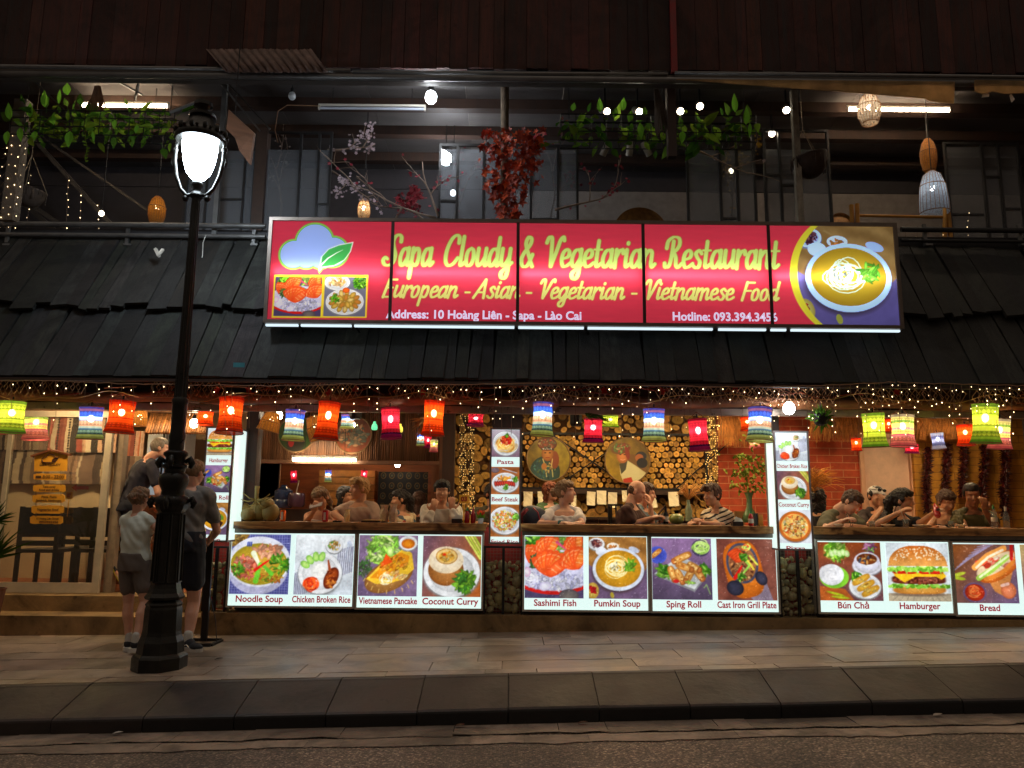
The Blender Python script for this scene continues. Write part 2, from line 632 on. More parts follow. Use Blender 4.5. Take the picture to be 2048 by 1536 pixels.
def plate(p, cx, cy, rx, ry, c=W_, rim=0.82, sh=0.8):
 p.ell(cx, cy - 0.015, rx * 1.03, ry * 1.04, np.array(c) * 0.55, soft=0.12)
 p.ell(cx, cy, rx, ry, c, edge=np.array(c) * 0.93)
 p.ell(cx, cy, rx * rim, ry * rim, np.array(c) * 0.96, edge=np.array(c) * sh)
def noodle_soup(p):
 p.fill((0.27, 0.28, 0.55))
 g = (np.sin(p.X * 150) > 0.75) | (np.sin(p.Y * 150) > 0.75)
 p.mix(g * 0.6, (0.62, 0.64, 0.82))
 p.poly([(0, 1), (0.3, 1), (0.22, 0.86), (0, 0.78)], (0.55, 0.4, 0.15))
 p.speck(0.1, 0.93, 0.14, 0.1, 40, 0.014, [(0.8, 0.65, 0.3), (0.4, 0.28, 0.1)])
 p.ell(0.47, 0.42, 0.50, 0.42, (0.7, 0.7, 0.82))
 p.ell(0.48, 0.54, 0.52, 0.42, W_, edge=(0.86, 0.87, 0.93))
 p.ell(0.48, 0.50, 0.475, 0.345, (0.8, 0.62, 0.2), edge=(0.62, 0.55, 0.12))
 p.speck(0.28, 0.45, 0.24, 0.2, 90, 0.028, [(0.9, 0.45, 0.35), (0.85, 0.55, 0.45), (0.75, 0.3, 0.2)])
 p.speck(0.62, 0.72, 0.25, 0.1, 40, 0.035, [(0.92, 0.65, 0.5), (0.88, 0.55, 0.4)])
 p.frond(0.82, 0.5, 0.2, 60, GR)
 p.frond(0.12, 0.42, 0.12, 25, GR)
 p.speck(0.7, 0.28, 0.2, 0.1, 40, 0.02, [(0.85, 0.65, 0.2), (0.5, 0.6, 0.15), (0.8, 0.45, 0.15)])
 p.line([(0.38, 0.68), (0.48, 0.5)], 0.09, (0.9, 0.93, 0.8), 0.05)
 p.line([(0.5, 0.5), (0.44, 0.22)], 0.06, (0.45, 0.8, 0.2), 0.09)
 p.line([(0.55, 0.48), (0.7, 0.34)], 0.05, (0.4, 0.75, 0.2), 0.07)
 p.line([(0.42, 0.4), (0.58, 0.52), (0.64, 0.56)], 0.05, (0.85, 0.12, 0.08), 0.02)
 for i in range(3):
  p.line([(0.27 + i * 0.03, 0.8), (0.275 + i * 0.03, 0.86)], 0.022, (0.2, 0.28, 0.65))
def broken_rice(p):
 p.fill((0.78, 0.82, 0.86), (0.92, 0.94, 0.95), 80)
 for (x0, y0, x1, y1) in ((0.72, 0.35, 1.0, 0.75), (0.0, 0.0, 0.25, 0.35)):
  for i in range(8):
   k = i / 8
   p.line([(x0 + (x1 - x0) * k, y0 - 0.05 + 0.1 * k), (x0 + (x1 - x0) * k + 0.02, y1 + 0.06 * k)], 0.018, (0.5, 0.5, 0.6))
 plate(p, 0.44, 0.36, 0.36, 0.34)
 for a, x, y in ((60, 0.18, 0.5), (35, 0.26, 0.58), (10, 0.36, 0.63), (-15, 0.46, 0.63)):
  p.ell(x, y, 0.055, 0.085, (0.75, 0.9, 0.5), a, edge=(0.45, 0.72, 0.25))
 p.ell(0.42, 0.4, 0.14, 0.16, (0.95, 0.95, 0.93), edge=(0.82, 0.83, 0.82))
 p.swirl(0.3, 0.18, 0.14, 70, 0.02, [(0.9, 0.25, 0.1), (0.95, 0.4, 0.15), (0.8, 0.2, 0.08)])
 p.ell(0.63, 0.28, 0.11, 0.19, (0.68, 0.3, 0.1), -25, edge=(0.35, 0.1, 0.04))
 p.line([(0.6, 0.42), (0.57, 0.57)], 0.05, (0.6, 0.25, 0.1), 0.025)
 p.speck(0.63, 0.28, 0.1, 0.15, 26, 0.02, [(0.85, 0.5, 0.2), (0.45, 0.15, 0.06), (0.75, 0.35, 0.12)])
 plate(p, 0.66, 0.82, 0.14, 0.13, rim=0.75)
 p.speck(0.66, 0.82, 0.1, 0.09, 50, 0.013, [(0.85, 0.6, 0.25), (0.9, 0.75, 0.45), (0.7, 0.4, 0.15), (0.4, 0.6, 0.2)])
 p.line([(0.86, 0.62), (0.9, 0.84)], 0.016, (0.62, 0.66, 0.75))
 p.ell(0.92, 0.85, 0.04, 0.06, (0.75, 0.79, 0.86), 20)
 p.line([(0.93, 0.55), (0.97, 0.8)], 0.016, (0.6, 0.64, 0.72))
def pancake(p):
 p.fill((0.44, 0.36, 0.5), (0.55, 0.45, 0.56), 60)
 p.mott(0.35, 14)
 p.frond(0.42, 0.75, 0.32, 170, [(0.65, 0.85, 0.35), (0.5, 0.75, 0.25), (0.8, 0.92, 0.55)], 0.05)
 p.frond(0.1, 0.45, 0.16, 60, [(0.3, 0.5, 0.25), (0.35, 0.4, 0.3)], 0.03)
 p.ell(0.52, 0.33, 0.42, 0.24, (0.7, 0.5, 0.25), 25, edge=(0.5, 0.32, 0.15))
 for i in range(9):
  a = R(190 + i * 19)
  p.line([(0.52 + 0.4 * math.cos(a), 0.33 + 0.23 * math.sin(a)), (0.52 + 0.43 * math.cos(a), 0.29 + 0.25 * math.sin(a))], 0.012, (0.85, 0.7, 0.4))
 p.poly([(0.14, 0.28), (0.36, 0.5), (0.62, 0.68), (0.78, 0.8), (0.9, 0.7), (0.94, 0.45), (0.75, 0.28), (0.5, 0.2), (0.3, 0.2)], (0.93, 0.75, 0.2))
 p.poly([(0.2, 0.3), (0.4, 0.48), (0.7, 0.72), (0.86, 0.66), (0.84, 0.55), (0.6, 0.42), (0.4, 0.28)], (0.88, 0.55, 0.1))
 p.speck(0.6, 0.52, 0.22, 0.14, 60, 0.022, [(0.95, 0.7, 0.15), (0.8, 0.42, 0.08), (0.9, 0.6, 0.2)], 40)
 p.poly([(0.38, 0.48), (0.46, 0.7), (0.58, 0.56)], (0.85, 0.3, 0.08))
 p.speck(0.6, 0.33, 0.22, 0.07, 26, 0.026, [(0.92, 0.6, 0.3), (0.95, 0.75, 0.45), (0.9, 0.85, 0.6)], 30)
 p.swirl(0.48, 0.28, 0.1, 26, 0.012, [(0.95, 0.93, 0.8)])
 p.ell(0.53, 0.73, 0.055, 0.085, (0.85, 0.93, 0.6), 10, edge=(0.55, 0.78, 0.3))
 plate(p, 0.83, 0.87, 0.15, 0.12, rim=0.75)
 p.ell(0.83, 0.86, 0.11, 0.08, (0.9, 0.55, 0.1), edge=(0.75, 0.35, 0.05))
def coconut(p):
 p.fill((0.42, 0.3, 0.38), (0.72, 0.38, 0.14), -25)
 p.mott(0.3, 10)
 for i in range(4):
  p.line([(0.72 + 0.05 * i, 1.0), (0.98 + 0.03 * i, 0.62 + 0.02 * i)], 0.03, [(0.85, 0.9, 0.4), (0.7, 0.82, 0.25)][i % 2])
 plate(p, 0.5, 0.4, 0.46, 0.4, rim=0.8)
 p.ell(0.4, 0.44, 0.29, 0.26, (0.75, 0.5, 0.25), edge=(0.5, 0.28, 0.1))
 p.ell(0.4, 0.6, 0.285, 0.22, (0.93, 0.88, 0.78), edge=(0.88, 0.8, 0.66))
 p.ell(0.41, 0.66, 0.18, 0.13, (0.7, 0.5, 0.25))
 p.ell(0.41, 0.66, 0.165, 0.115, (0.93, 0.85, 0.62), edge=(0.88, 0.72, 0.4))
 p.ell(0.41, 0.65, 0.13, 0.085, (0.88, 0.66, 0.25))
 p.speck(0.41, 0.65, 0.11, 0.07, 18, 0.022, [(0.95, 0.8, 0.45), (0.85, 0.55, 0.15), (0.92, 0.72, 0.3)])
 p.ell(0.37, 0.69, 0.03, 0.022, (0.85, 0.2, 0.08))
 p.frond(0.72, 0.25, 0.19, 75, [(0.35, 0.62, 0.15), (0.5, 0.75, 0.2), (0.22, 0.45, 0.15)], 0.05)
def fan(p, cx, cy, r, a0, a1, n=6):
 """overlapping slices of raw salmon"""
 for i in range(n):
  a = a0 + (a1 - a0) * i / (n - 1)
  c = (0.95 - 0.03 * (i % 2), 0.42 + 0.05 * (i % 3), 0.2)
  x, y = cx + r * 0.45 * math.cos(R(a)) / p.asp, cy + r * 0.45 * math.sin(R(a))
  p.ell(x, y, r * 0.62, r * 0.27, c, a, edge=(0.85, 0.27, 0.1))
  for k in (-0.5, -0.1, 0.3, 0.6):
   ux, uy = math.cos(R(a)), math.sin(R(a))
   q = r * 0.22
   p.line([(x + (ux * k * r * 0.6 - uy * q * 0.7) / p.asp, y + uy * k * r * 0.6 + ux * q * 0.7),
     (x + (ux * (k + 0.12) * r * 0.6 + uy * q * 0.7) / p.asp, y + uy * (k + 0.12) * r * 0.6 - ux * q * 0.7)], 0.009, (0.98, 0.72, 0.5))
def sashimi(p):
 p.fill((0.3, 0.26, 0.4))
 p.frond(0.3, 0.92, 0.3, 90, GR, 0.06)
 p.frond(0.75, 0.92, 0.28, 80, [(0.6, 0.8, 0.3), (0.5, 0.6, 0.3)], 0.05)
 p.ell(0.5, 0.42, 0.72, 0.36, (0.8, 0.12, 0.1))
 p.ell(0.5, 0.45, 0.7, 0.33, (0.78, 0.78, 0.88))
 p.speck(0.5, 0.3, 0.55, 0.17, 150, 0.025, [(0.9, 0.9, 0.96), (0.7, 0.7, 0.84), (0.82, 0.82, 0.92)])
 fan(p, 0.1, 0.6, 0.25, 100, 20)
 fan(p, 0.92, 0.8, 0.25, 170, 90)
 fan(p, 0.42, 0.74, 0.26, 160, 60)
 p.frond(0.2, 0.58, 0.13, 45, [(0.3, 0.5, 0.2), (0.45, 0.6, 0.3), (0.25, 0.35, 0.25)], 0.03)
 p.frond(0.56, 0.66, 0.12, 45, [(0.4, 0.75, 0.2), (0.55, 0.82, 0.3)], 0.03)
 fan(p, 0.44, 0.4, 0.36, 140, 40, 7)
 fan(p, 0.9, 0.52, 0.3, 170, 70)
 p.line([(0.55, 0.9), (0.7, 0.78)], 0.05, (0.8, 0.3, 0.45), 0.02)
 p.swirl(0.1, 0.34, 0.12, 40, 0.012, [(0.93, 0.93, 0.97)])
 p.ell(0.35, 0.19, 0.1, 0.07, (0.92, 0.92, 0.96), 15, edge=(0.75, 0.72, 0.85))
 p.ell(0.04, 0.42, 0.06, 0.08, (0.95, 0.92, 0.95), edge=(0.8, 0.6, 0.75))
 p.ell(0.75, 0.05, 0.16, 0.1, (0.45, 0.42, 0.4), edge=(0.3, 0.27, 0.3))
def soup(p, hot=0):
 p.wood((0.55, 0.36, 0.16), (0.72, 0.5, 0.24), 5, 25)
 p.poly([(0, 0), (1, 0), (1, 0.5), (0.75, 0.25), (0.4, 0.3), (0, 0.55)], (0.42, 0.33, 0.45))
 p.mott(0.2, 9)
 plate(p, 0.14, 0.88, 0.13, 0.1, rim=0.8)
 p.speck(0.14, 0.88, 0.09, 0.065, 34, 0.014, [(0.5, 0.25, 0.25), (0.65, 0.35, 0.3), (0.35, 0.15, 0.18)])
 p.line([(0.3, 0.95), (0.68, 0.74)], 0.02, (0.7, 0.5, 0.25))
 p.ell(0.78, 0.79, 0.09, 0.045, (0.75, 0.78, 0.86), -20)
 p.ell(0.42, 0.84, 0.1, 0.06, (0.92, 0.9, 0.85))
 p.speck(0.42, 0.83, 0.07, 0.035, 16, 0.013, [(0.8, 0.45, 0.15)])
 p.ell(0.22, 0.76, 0.09, 0.07, (0.88, 0.9, 0.94))
 p.ell(0.5, 0.44, 0.42, 0.345, (0.3, 0.22, 0.25), soft=0.14)
 p.ell(0.51, 0.475, 0.415, 0.345, W_, edge=(0.82, 0.86, 0.93))
 p.ell(0.51, 0.485, 0.365, 0.295, (0.86, 0.63, 0.14), edge=(0.72, 0.5, 0.1))
 for k in range(13):
  a = p.r.random() * 6.28
  q = 0.05 + 0.12 * p.r.random()
  rx, ry = 0.06 + 0.15 * p.r.random(), 0.05 + 0.12 * p.r.random()
  p.line([(0.48 + math.cos(t * 0.42 + a) * rx + 0.05 * math.cos(a), 0.5 + math.sin(t * 0.42 + a) * ry + 0.03 * math.sin(a)) for t in range(16)], 0.010, (0.98, 0.95, 0.72))
 p.speck(0.45, 0.52, 0.09, 0.08, 40, 0.010, [(0.96, 0.95, 0.85), (0.5, 0.5, 0.4)])
 p.frond(0.72, 0.53, 0.1, 30, [(0.55, 0.78, 0.2), (0.4, 0.65, 0.15)], 0.035)
 p.ell(0.07, 0.13, 0.1, 0.13, (0.85, 0.75, 0.35), edge=(0.7, 0.55, 0.2))
 p.speck(0.06, 0.14, 0.06, 0.08, 18, 0.018, [(0.75, 0.1, 0.12)])
 p.ell(0.4, 0.06, 0.03, 0.05, (0.7, 0.62, 0.2), 15)
def roll(p, x, y, l, a, w=0.06):
 p.ell(x, y, l, w, (0.88, 0.66, 0.35), a, edge=(0.62, 0.36, 0.12), pw=3.2)
 p.ell(x - l * 0.85 * math.cos(R(a)) / p.asp, y - l * 0.85 * math.sin(R(a)), w * 0.7, w * 0.9, (0.75, 0.45, 0.2), a, edge=(0.5, 0.25, 0.1))
 for _ in range(9):
  k = (p.r.random() - 0.5) * 1.5
  p.ell(x + k * l * math.cos(R(a)) / p.asp, y + k * l * math.sin(R(a)) + (p.r.random() - 0.5) * w, 0.02, 0.011, (0.95, 0.8, 0.5) if p.r.random() > 0.4 else (0.7, 0.4, 0.15), a)
def spring_roll(p):
 p.fill((0.3, 0.25, 0.34), (0.58, 0.44, 0.62), 90)
 p.mott(0.15, 5)
 p.ell(0.1, 0.72, 0.15, 0.14, (0.2, 0.25, 0.62), -20, edge=(0.3, 0.35, 0.75))
 roll(p, 0.08, 0.75, 0.1, 40, 0.04)
 p.ell(0.82, 0.84, 0.15, 0.14, (0.28, 0.24, 0.36))
 p.swirl(0.82, 0.86, 0.13, 70, 0.016, [(0.7, 0.88, 0.4), (0.85, 0.95, 0.6), (0.55, 0.75, 0.3)])
 p.poly([(0.02, 0.4), (0.48, 0.72), (0.98, 0.45), (0.7, 0.13)], (0.5, 0.5, 0.52))
 p.poly([(0.04, 0.42), (0.48, 0.71), (0.97, 0.47), (0.7, 0.17)], (0.74, 0.76, 0.76))
 p.poly([(0.12, 0.43), (0.48, 0.66), (0.88, 0.46), (0.69, 0.23)], (0.66, 0.68, 0.68))
 p.frond(0.2, 0.45, 0.12, 45, GR, 0.04)
 p.frond(0.85, 0.48, 0.11, 40, GR, 0.04)
 for x, y, l, a in ((0.34, 0.42, 0.13, 110), (0.46, 0.38, 0.13, 118), (0.62, 0.4, 0.13, 60), (0.78, 0.42, 0.12, 125), (0.7, 0.53, 0.12, 150), (0.54, 0.53, 0.15, 160), (0.5, 0.68, 0.17, 25)):
  roll(p, x, y, l, a)
 p.ell(0.4, 0.3, 0.05, 0.03, (0.7, 0.12, 0.12))
 p.speck(0.62, 0.27, 0.1, 0.04, 6, 0.02, [(0.6, 0.8, 0.3)])
 p.line([(0.96, 0.1), (0.9, 0.25), (0.86, 0.2)], 0.02, (0.5, 0.6, 0.4))
def grill(p):
 p.fill((0.42, 0.22, 0.17), (0.6, 0.36, 0.3), 20)
 p.wood((0.4, 0.2, 0.16), (0.56, 0.33, 0.27), 2, 80)
 p.poly([(0.82, 0.3), (0.93, 0), (0.6, 0), (0.55, 0.05)], (0.55, 0.48, 0.55))
 p.ell(0.45, 0.5, 0.30, 0.46, (0.85, 0.47, 0.13), 12, edge=(0.72, 0.35, 0.08), pw=3)
 p.ell(0.43, 0.6, 0.26, 0.33, (0.2, 0.2, 0.27), 10, edge=(0.28, 0.28, 0.36))
 p.ell(0.3, 0.2, 0.14, 0.12, (0.22, 0.22, 0.3), -20, edge=(0.12, 0.12, 0.17))
 p.ell(0.74, 0.36, 0.09, 0.12, (0.24, 0.24, 0.32), 30, edge=(0.12, 0.12, 0.17))
 p.ell(0.43, 0.6, 0.22, 0.29, (0.62, 0.4, 0.22), 10)
 p.speck(0.43, 0.56, 0.2, 0.26, 130, 0.022, [(0.75, 0.5, 0.3), (0.5, 0.28, 0.18), (0.8, 0.62, 0.4), (0.35, 0.18, 0.12)])
 for i in range(5):
  p.ell(0.29 + 0.03 * i, 0.76 - 0.028 * i + 0.02, 0.11, 0.045, (0.92, 0.35, 0.14), 25, edge=(0.75, 0.2, 0.08))
 p.swirl(0.5, 0.86, 0.07, 22, 0.016, [(0.8, 0.9, 0.4), (0.9, 0.3, 0.15)])
 p.line([(0.3, 0.36), (0.42, 0.55)], 0.06, (0.82, 0.1, 0.08), 0.03)
 p.line([(0.5, 0.68), (0.62, 0.5)], 0.03, (0.92, 0.82, 0.25))
 p.line([(0.56, 0.72), (0.68, 0.58)], 0.03, (0.85, 0.85, 0.3))
 p.frond(0.46, 0.7, 0.08, 20, GR, 0.03)
 p.frond(0.4, 0.38, 0.06, 16, GR, 0.03)
 p.line([(0.45, 0.45), (0.55, 0.56), (0.5, 0.62)], 0.035, (0.6, 0.8, 0.3))
def bun_cha(p):
 p.fill((0.42, 0.27, 0.3), (0.55, 0.25, 0.1), 90)
 p.poly([(0, 0), (0.55, 0), (0.4, 0.2), (0, 0.25)], (0.72, 0.36, 0.14))
 p.mott(0.3, 8)
 p.ell(0.29, 0.83, 0.22, 0.16, (0.62, 0.42, 0.18))
 p.frond(0.28, 0.86, 0.19, 110, [(0.55, 0.8, 0.2), (0.4, 0.65, 0.15), (0.75, 0.9, 0.4)], 0.05)
 for i in range(5):
  p.ell(0.22 + 0.06 * i, 0.8 + 0.02 * (i % 2), 0.045, 0.06, (0.85, 0.92, 0.7), 20, edge=(0.6, 0.8, 0.4))
 p.frond(0.82, 0.92, 0.11, 40, [(0.75, 0.5, 0.65), (0.6, 0.3, 0.5), (0.45, 0.7, 0.3)], 0.035)
 plate(p, 0.77, 0.6, 0.25, 0.16, (0.88, 0.88, 0.92))
 p.ell(0.77, 0.68, 0.22, 0.15, W_, edge=(0.8, 0.8, 0.88))
 p.ell(0.77, 0.71, 0.175, 0.095, (0.55, 0.28, 0.1), edge=(0.42, 0.18, 0.06))
 p.speck(0.77, 0.71, 0.15, 0.075, 34, 0.022, [(0.75, 0.45, 0.2), (0.9, 0.65, 0.35), (0.35, 0.15, 0.08), (0.3, 0.32, 0.4)])
 p.ell(0.24, 0.4, 0.25, 0.19, (0.42, 0.68, 0.15), edge=(0.5, 0.78, 0.2))
 p.ell(0.2, 0.44, 0.21, 0.18, (0.95, 0.95, 0.96), edge=(0.85, 0.86, 0.88))
 p.swirl(0.2, 0.44, 0.17, 45, 0.010, [(0.98, 0.98, 1.0), (0.82, 0.83, 0.85)])
 plate(p, 0.72, 0.25, 0.27, 0.21)
 p.frond(0.6, 0.4, 0.1, 35, GR, 0.035)
 for x, y in ((0.66, 0.34), (0.73, 0.24), (0.8, 0.15)):
  p.ell(x, y + 0.02, 0.17, 0.055, (0.9, 0.72, 0.25), 28, edge=(0.72, 0.48, 0.1), pw=3)
  p.speck(x, y + 0.02, 0.13, 0.03, 10, 0.018, [(0.95, 0.8, 0.4), (0.8, 0.55, 0.15)], 28)
 for x, y, a in ((0.25, 0.12, -14), (0.32, 0.06, -6)):
  p.ell(x, y, 0.16, 0.022, (0.75, 0.8, 0.15), a, edge=(0.55, 0.6, 0.1))
def burger(p, zoom=0.0):
 p.fill((0.86, 0.9, 0.92))
 p.poly([(0, 0), (1, 0), (1, 0.14), (0, 0.14)], (0.72, 0.66, 0.55))
 for i in range(9):
  p.line([(0.06 + i * 0.11, 0), (0.2 + i * 0.075, 0.14)], 0.008, (0.55, 0.5, 0.42))
 p.ell(0.5, 0.12, 0.46, 0.035, (0.5, 0.42, 0.35), soft=0.5)
 p.ell(0.5, 0.2, 0.45, 0.075, (0.88, 0.64, 0.28), edge=(0.75, 0.45, 0.15), pw=3)
 for i in range(60):
  x = 0.04 + 0.92 * p.r.random()
  p.ell(x, 0.265 + 0.03 * p.r.random() - 0.02, 0.045, 0.025, [(0.5, 0.78, 0.22), (0.65, 0.88, 0.35), (0.35, 0.6, 0.12)][i % 3], p.r.random() * 90 - 45)
 p.ell(0.5, 0.37, 0.46, 0.075, (0.5, 0.2, 0.12), edge=(0.34, 0.12, 0.07), pw=4)
 p.speck(0.5, 0.37, 0.44, 0.06, 110, 0.018, [(0.62, 0.28, 0.18), (0.36, 0.12, 0.08), (0.7, 0.38, 0.28)])
 p.poly([(0.1, 0.49), (0.9, 0.49), (0.94, 0.43), (0.86, 0.37), (0.78, 0.42), (0.45, 0.42), (0.27, 0.32), (0.12, 0.43)], (0.95, 0.75, 0.12))
 for x in (0.2, 0.36, 0.62, 0.78):
  p.ell(x, 0.5, 0.12, 0.035, (0.85, 0.15, 0.08), edge=(0.7, 0.08, 0.05), pw=3)
 for i in range(70):
  x = 0.03 + 0.94 * p.r.random()
  p.ell(x, 0.555 + 0.045 * p.r.random() - 0.03, 0.05, 0.026, [(0.55, 0.8, 0.25), (0.72, 0.9, 0.4), (0.38, 0.62, 0.15)][i % 3], p.r.random() * 90 - 45)
 for x in (0.14, 0.3, 0.47, 0.66, 0.84):
  p.line([(x, 0.55), (x + 0.02, 0.47)], 0.035, (0.6, 0.85, 0.3), 0.015)
 X, Y = p.X, p.Y
 d = ((np.abs(X - 0.5) / 0.47) ** 2.4 + ((Y - 0.6) / 0.35) ** 2)
 m = ((d < 1) & (Y > 0.6)).astype(float)
 t = np.clip((Y - 0.6) / 0.35, 0, 1)[..., None]
 c = np.array((0.86, 0.62, 0.32)) * (1 - t) + np.array((0.72, 0.36, 0.1)) * t
 p.mix(m, c * (0.9 + 0.2 * p.noise(9))[..., None])
 for _ in range(100):
  x, y = 0.12 + 0.76 * p.r.random(), 0.7 + 0.22 * p.r.random()
  if (abs(x - 0.5) / 0.45) ** 2.4 + ((y - 0.6) / 0.33) ** 2 < 1:
   p.ell(x, y, 0.014, 0.009, (0.95, 0.9, 0.78), p.r.random() * 180)
def bread(p):
 p.fill((0.5, 0.27, 0.1), (0.42, 0.35, 0.5), -35)
 for i in range(9):
  p.line([(0.0 + i * 0.05, 0.55 + i * 0.05), (0.3 + i * 0.05, 0.78 + i * 0.03)], 0.016, (0.6, 0.55, 0.68))
 p.mott(0.25, 9)
 p.poly([(0.5, 0.45), (0.95, 0.6), (0.8, 0.1), (0.62, 0.2)], (0.78, 0.5, 0.26))
 p.ell(0.72, 0.62, 0.42, 0.2, (0.86, 0.5, 0.2), 32, edge=(0.7, 0.32, 0.08))
 p.ell(0.67, 0.66, 0.38, 0.13, (0.85, 0.75, 0.6), 30)
 p.speck(0.66, 0.68, 0.34, 0.08, 40, 0.03, [(0.85, 0.25, 0.15), (0.9, 0.5, 0.4), (0.95, 0.85, 0.75)], 30)
 p.line([(0.38, 0.42), (0.6, 0.56), (0.86, 0.78)], 0.09, (0.62, 0.78, 0.3))
 p.line([(0.4, 0.44), (0.88, 0.8)], 0.035, (0.88, 0.93, 0.72))
 p.line([(0.33, 0.6), (0.55, 0.8), (0.82, 0.93)], 0.1, (0.9, 0.6, 0.28))
 p.line([(0.36, 0.6), (0.56, 0.78), (0.8, 0.9)], 0.04, (0.96, 0.88, 0.75))
 p.line([(0.5, 0.4), (0.75, 0.5), (0.95, 0.7)], 0.07, (0.85, 0.5, 0.18))
 p.ell(0.3, 0.18, 0.2, 0.17, (0.4, 0.3, 0.42))
 p.ell(0.3, 0.18, 0.165, 0.14, (0.78, 0.24, 0.1), edge=(0.6, 0.12, 0.05))
 p.swirl(0.3, 0.2, 0.12, 30, 0.014, [(0.9, 0.5, 0.25), (0.85, 0.35, 0.15)])
 p.ell(0.06, 0.48, 0.13, 0.03, (0.7, 0.75, 0.2), 15)
 p.ell(0.06, 0.42, 0.12, 0.03, (0.62, 0.68, 0.15), -10)
 p.ell(0.84, 0.22, 0.13, 0.14, (0.85, 0.5, 0.35), 0, edge=(0.7, 0.35, 0.2))
 p.line([(0.74, 0.3), (0.84, 0.33)], 0.05, (0.93, 0.75, 0.68))
 p.line([(0.95, 1.0), (0.93, 0.75)], 0.06, (0.75, 0.12, 0.1))
def fries(p):
 p.fill((0.5, 0.34, 0.4), (0.72, 0.62, 0.4), 90)
 plate(p, 0.6, 0.32, 0.55, 0.3)
 p.speck(0.65, 0.35, 0.35, 0.2, 50, 0.04, [(0.92, 0.8, 0.5), (0.85, 0.6, 0.25), (0.95, 0.9, 0.75)])
 p.ell(0.6, 0.8, 0.5, 0.15, (0.9, 0.9, 0.9))
 p.speck(0.6, 0.85, 0.4, 0.1, 40, 0.04, [(0.92, 0.6, 0.2), (0.9, 0.85, 0.6), (0.7, 0.75, 0.3)])
def pasta(p):
 p.fill((0.5, 0.38, 0.45), (0.72, 0.68, 0.72), 90)
 plate(p, 0.5, 0.5, 0.47, 0.44, rim=0.85)
 p.swirl(0.5, 0.46, 0.36, 130, 0.022, [(0.9, 0.68, 0.3), (0.8, 0.52, 0.18), (0.95, 0.8, 0.48)])
 p.speck(0.52, 0.62, 0.2, 0.16, 60, 0.035, RD)
 p.frond(0.52, 0.78, 0.08, 16, GR, 0.035)
def beef(p):
 p.wood((0.55, 0.3, 0.15), (0.7, 0.42, 0.22), 4, 0)
 plate(p, 0.14, 0.88, 0.14, 0.09, (0.5, 0.42, 0.45))
 p.line([(0.4, 0.92), (0.9, 0.78)], 0.03, (0.75, 0.75, 0.8))
 plate(p, 0.5, 0.42, 0.48, 0.36, rim=0.88)
 for i in range(9):
  p.ell(0.16 + i * 0.08, 0.42 - 0.02 * abs(i - 4) * 0.5, 0.05, 0.1, (0.85, 0.25, 0.2), 10, edge=(0.4, 0.12, 0.08))
 p.speck(0.45, 0.58, 0.25, 0.07, 26, 0.035, [(0.9, 0.65, 0.25), (0.85, 0.5, 0.15)])
 p.frond(0.85, 0.55, 0.12, 26, GR, 0.035)
 p.frond(0.52, 0.27, 0.12, 26, GR, 0.035)
def fried_rice(p):
 p.wood((0.55, 0.3, 0.12), (0.75, 0.48, 0.25), 4, 0)
 plate(p, 0.5, 0.5, 0.48, 0.42, rim=0.88)
 p.speck(0.48, 0.5, 0.38, 0.32, 260, 0.022, [(0.95, 0.72, 0.28), (0.9, 0.55, 0.2), (0.97, 0.85, 0.5), (0.85, 0.35, 0.15), (0.6, 0.7, 0.25)])
 p.frond(0.9, 0.62, 0.12, 22, GR, 0.05)
def pizza(p):
 p.fill((0.9, 0.92, 0.95))
 p.ell(0.5, 0.48, 0.5, 0.46, (0.5, 0.45, 0.45), soft=0.08)
 p.ell(0.5, 0.5, 0.48, 0.45, (0.9, 0.62, 0.25), edge=(0.72, 0.38, 0.12))
 p.ell(0.5, 0.5, 0.42, 0.39, (0.85, 0.3, 0.1))
 p.ell(0.5, 0.5, 0.4, 0.37, (0.93, 0.72, 0.35))
 p.speck(0.5, 0.5, 0.37, 0.34, 120, 0.03, [(0.97, 0.9, 0.7), (0.9, 0.65, 0.3), (0.96, 0.82, 0.5), (0.8, 0.35, 0.15)])
 p.speck(0.5, 0.5, 0.35, 0.32, 30, 0.018, [(0.5, 0.55, 0.25), (0.5, 0.2, 0.12)])
 for a in range(0, 180, 45):
  p.line([(0.5 - 0.4 * math.cos(R(a + 12)), 0.5 - 0.38 * math.sin(R(a + 12))), (0.5 + 0.4 * math.cos(R(a + 12)), 0.5 + 0.38 * math.sin(R(a + 12)))], 0.007, (0.8, 0.45, 0.18))
def fish_pair(p):
 fan(p, 0.3, 0.55, 0.4, 150, 40, 6)
